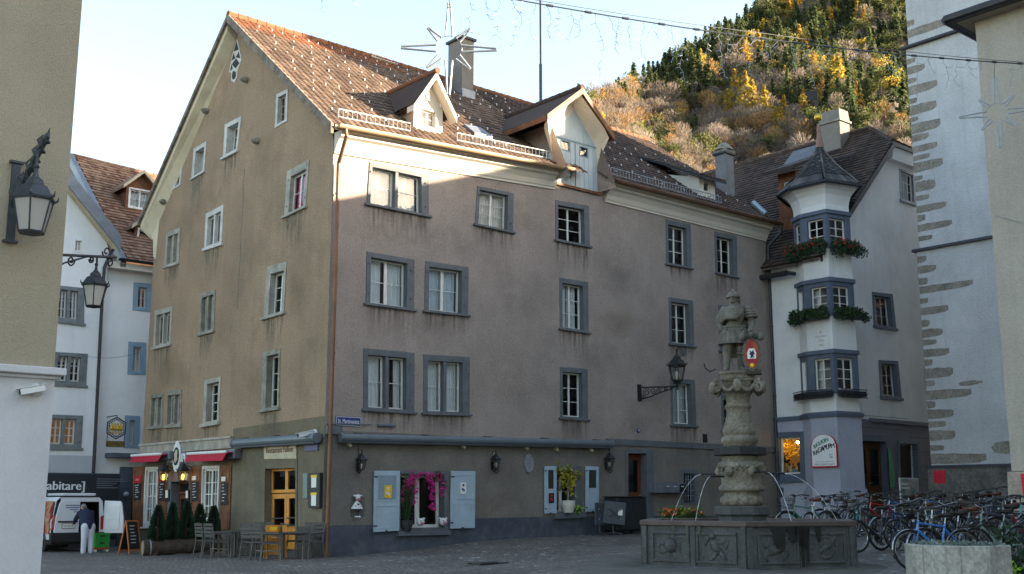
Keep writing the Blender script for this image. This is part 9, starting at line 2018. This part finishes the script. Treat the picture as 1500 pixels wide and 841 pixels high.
# golden larches that stand out one by one
larch_mesh=[]
for (Q,mi) in T_['larch']:
    for cm_ in (FM[5],mat('larch_orange',(.52,.28,.05),.9,.25,.1,col2=(.62,.37,.07))):
        me=bpy.data.meshes.new('larch_crown'); sel=Q[mi!=3]; me.from_pydata([tuple(p) for p in sel.reshape(-1,3)],[],[(4*i,4*i+1,4*i+2,4*i+3) for i in range(len(sel))]); me.materials.append(cm_)
        mt=bpy.data.meshes.new('larch_trunk'); sel=Q[mi==3]; mt.from_pydata([tuple(p) for p in sel.reshape(-1,3)],[],[(4*i,4*i+1,4*i+2,4*i+3) for i in range(len(sel))]); mt.materials.append(FM[3]); larch_mesh.append((me,mt))
LARCH=[(1265,138,19,0),(1258,128,15,0),(1100,165,20,0),(1117,170,21,0),(1088,178,16,0),(1128,168,17,0),(1146,176,16,0),(1163,202,15,0),(1170,205,14,0),(1176,185,15,0),(1227,104,11,1),(1048,107,13,0),(1040,110,10,0),(1178,14,11,1),(1155,30,9,1),(1163,26,9,1),(1192,24,10,1),(1120,90,13,0),(1140,84,14,0),(1146,88,12,0),(1118,92,12,1),(1072,70,8,1),(1180,120,10,1),(1184,128,10,0),(996,198,8,0),(892,158,11,1),(885,165,9,1),(1036,218,9,1),(1232,158,10,0),(1207,155,9,1),(1292,148,11,1),(1216,86,10,0),(1206,68,12,1),(1240,64,9,0),(1275,84,11,1),(1260,78,9,1),(1300,28,11,0),(1310,36,10,1),(1142,208,6,0),(1048,100,10,0),(985,88,7,1),(960,128,8,0),(1085,205,9,0),(1258,34,9,1),(1152,22,9,0)]
place=['near the foot of the hill above the bay roof','high on the hill below the cable','in the middle of the hill above the bare trees','at the left end of the wood above the loft dormer','on the right flank of the hill beside the tower']
for i,(u,v,h,oc) in enumerate(LARCH):
    # find the distance on the slope that appears at this pixel
    best=None
    for k in range(190):
        r=HR(u,.06+k*.005); p=hill_pt(u,r); q=p-CAM; yv_=q.y*math.cos(PITCH)+q.z*math.sin(PITCH); zz=-q.y*math.sin(PITCH)+q.z*math.cos(PITCH); vv=420.5-F*zz/yv_
        if vv<=v+14: best=(p,r); break
    if not best: continue
    p,r=best; s=h*1.32*r/520; me,mt=larch_mesh[(i%3)*2+oc]
    pos='at the far left of the wood by the loft dormer' if u<930 else ('on the bare lower slope left of the slate turret' if v>140 and u<1150 else ('just above the roof of the pale house' if v>140 and u<1240 else ('beside the church tower on the right flank' if u>1240 else ('high on the crest of the hill' if v<75 else 'in the middle of the wooded slope'))))
    t=thing('larch_tree','%s larch %s'%('orange' if oc else 'golden yellow',pos),'tree',p,'autumn larches on the hill'); 
    cr=bpy.data.objects.new('crown',me); COL.objects.link(cr); cr.parent=t; tk=bpy.data.objects.new('trunk',mt); COL.objects.link(tk); tk.parent=t; t.scale=(s*1.1,s*1.1,s); t.rotation_euler=(0,0,i*1.7)
# ================================================================== light, sky, camera
w=bpy.data.worlds.new('World'); scene.world=w; w.use_nodes=True; nt=w.node_tree; bg=nt.nodes['Background']; sk=nt.nodes.new('ShaderNodeTexSky'); sk.sky_type='NISHITA'; sk.sun_disc=False
SAZ=math.radians(SUN_AZ); SEL=math.radians(SUN_EL); sv=V((math.sin(SAZ)*math.cos(SEL),math.cos(SAZ)*math.cos(SEL),math.sin(SEL)))
sk.sun_elevation=SEL; sk.sun_rotation=SAZ; sk.altitude=600; sk.air_density=SKY_AIR; sk.dust_density=SKY_DUST; sk.ozone_density=SKY_OZ
nt.links.new(sk.outputs[0],bg.inputs[0]); bg.inputs[1].default_value=SKY_STR
sd=bpy.data.lights.new('sun','SUN'); sd.energy=SUN_STR; sd.angle=math.radians(.5); sd.color=(1,.88,.72); so=bpy.data.objects.new('sun',sd); COL.objects.link(so); so.rotation_euler=sv.to_track_quat('Z','Y').to_euler(); so.location=(0,0,60)
cd=bpy.data.cameras.new('camera'); co=bpy.data.objects.new('camera',cd); COL.objects.link(co); co.location=CAM; co.rotation_euler=(math.pi/2+PITCH,0,0); cd.sensor_width=36; cd.lens=36*F/1500; cd.clip_start=.1; cd.clip_end=6000; scene.camera=co
vs_=scene.view_settings; vs_.view_transform='Standard'; vs_.look='None'; vs_.gamma=1; vs_.exposure=EXPO; vs_.use_curve_mapping=False; vs_.use_white_balance=True; vs_.white_balance_temperature=7500
scene.render.engine='CYCLES'; scene.cycles.max_bounces=8; scene.cycles.transparent_max_bounces=12; scene.cycles.sample_clamp_indirect=6

def haze(density):
    m=bpy.data.materials.new('haze'); m.use_nodes=True; nt=m.node_tree; nt.nodes.remove(nt.nodes['Principled BSDF']); p=_n(nt,'ShaderNodeVolumePrincipled'); p.inputs['Color'].default_value=(.92,.95,1,1); p.inputs['Density'].default_value=density; p.inputs['Anisotropy'].default_value=.2; nt.links.new(p.outputs[0],nt.nodes['Material Output'].inputs['Volume'])
    b=MB(); b.box(-1600,1600,-350,1700,-80,620); o=b.build('haze',m); tag(o,'thin autumn haze softening the wooded hill','haze',kind='stuff')
if HAZE: haze(HAZE)
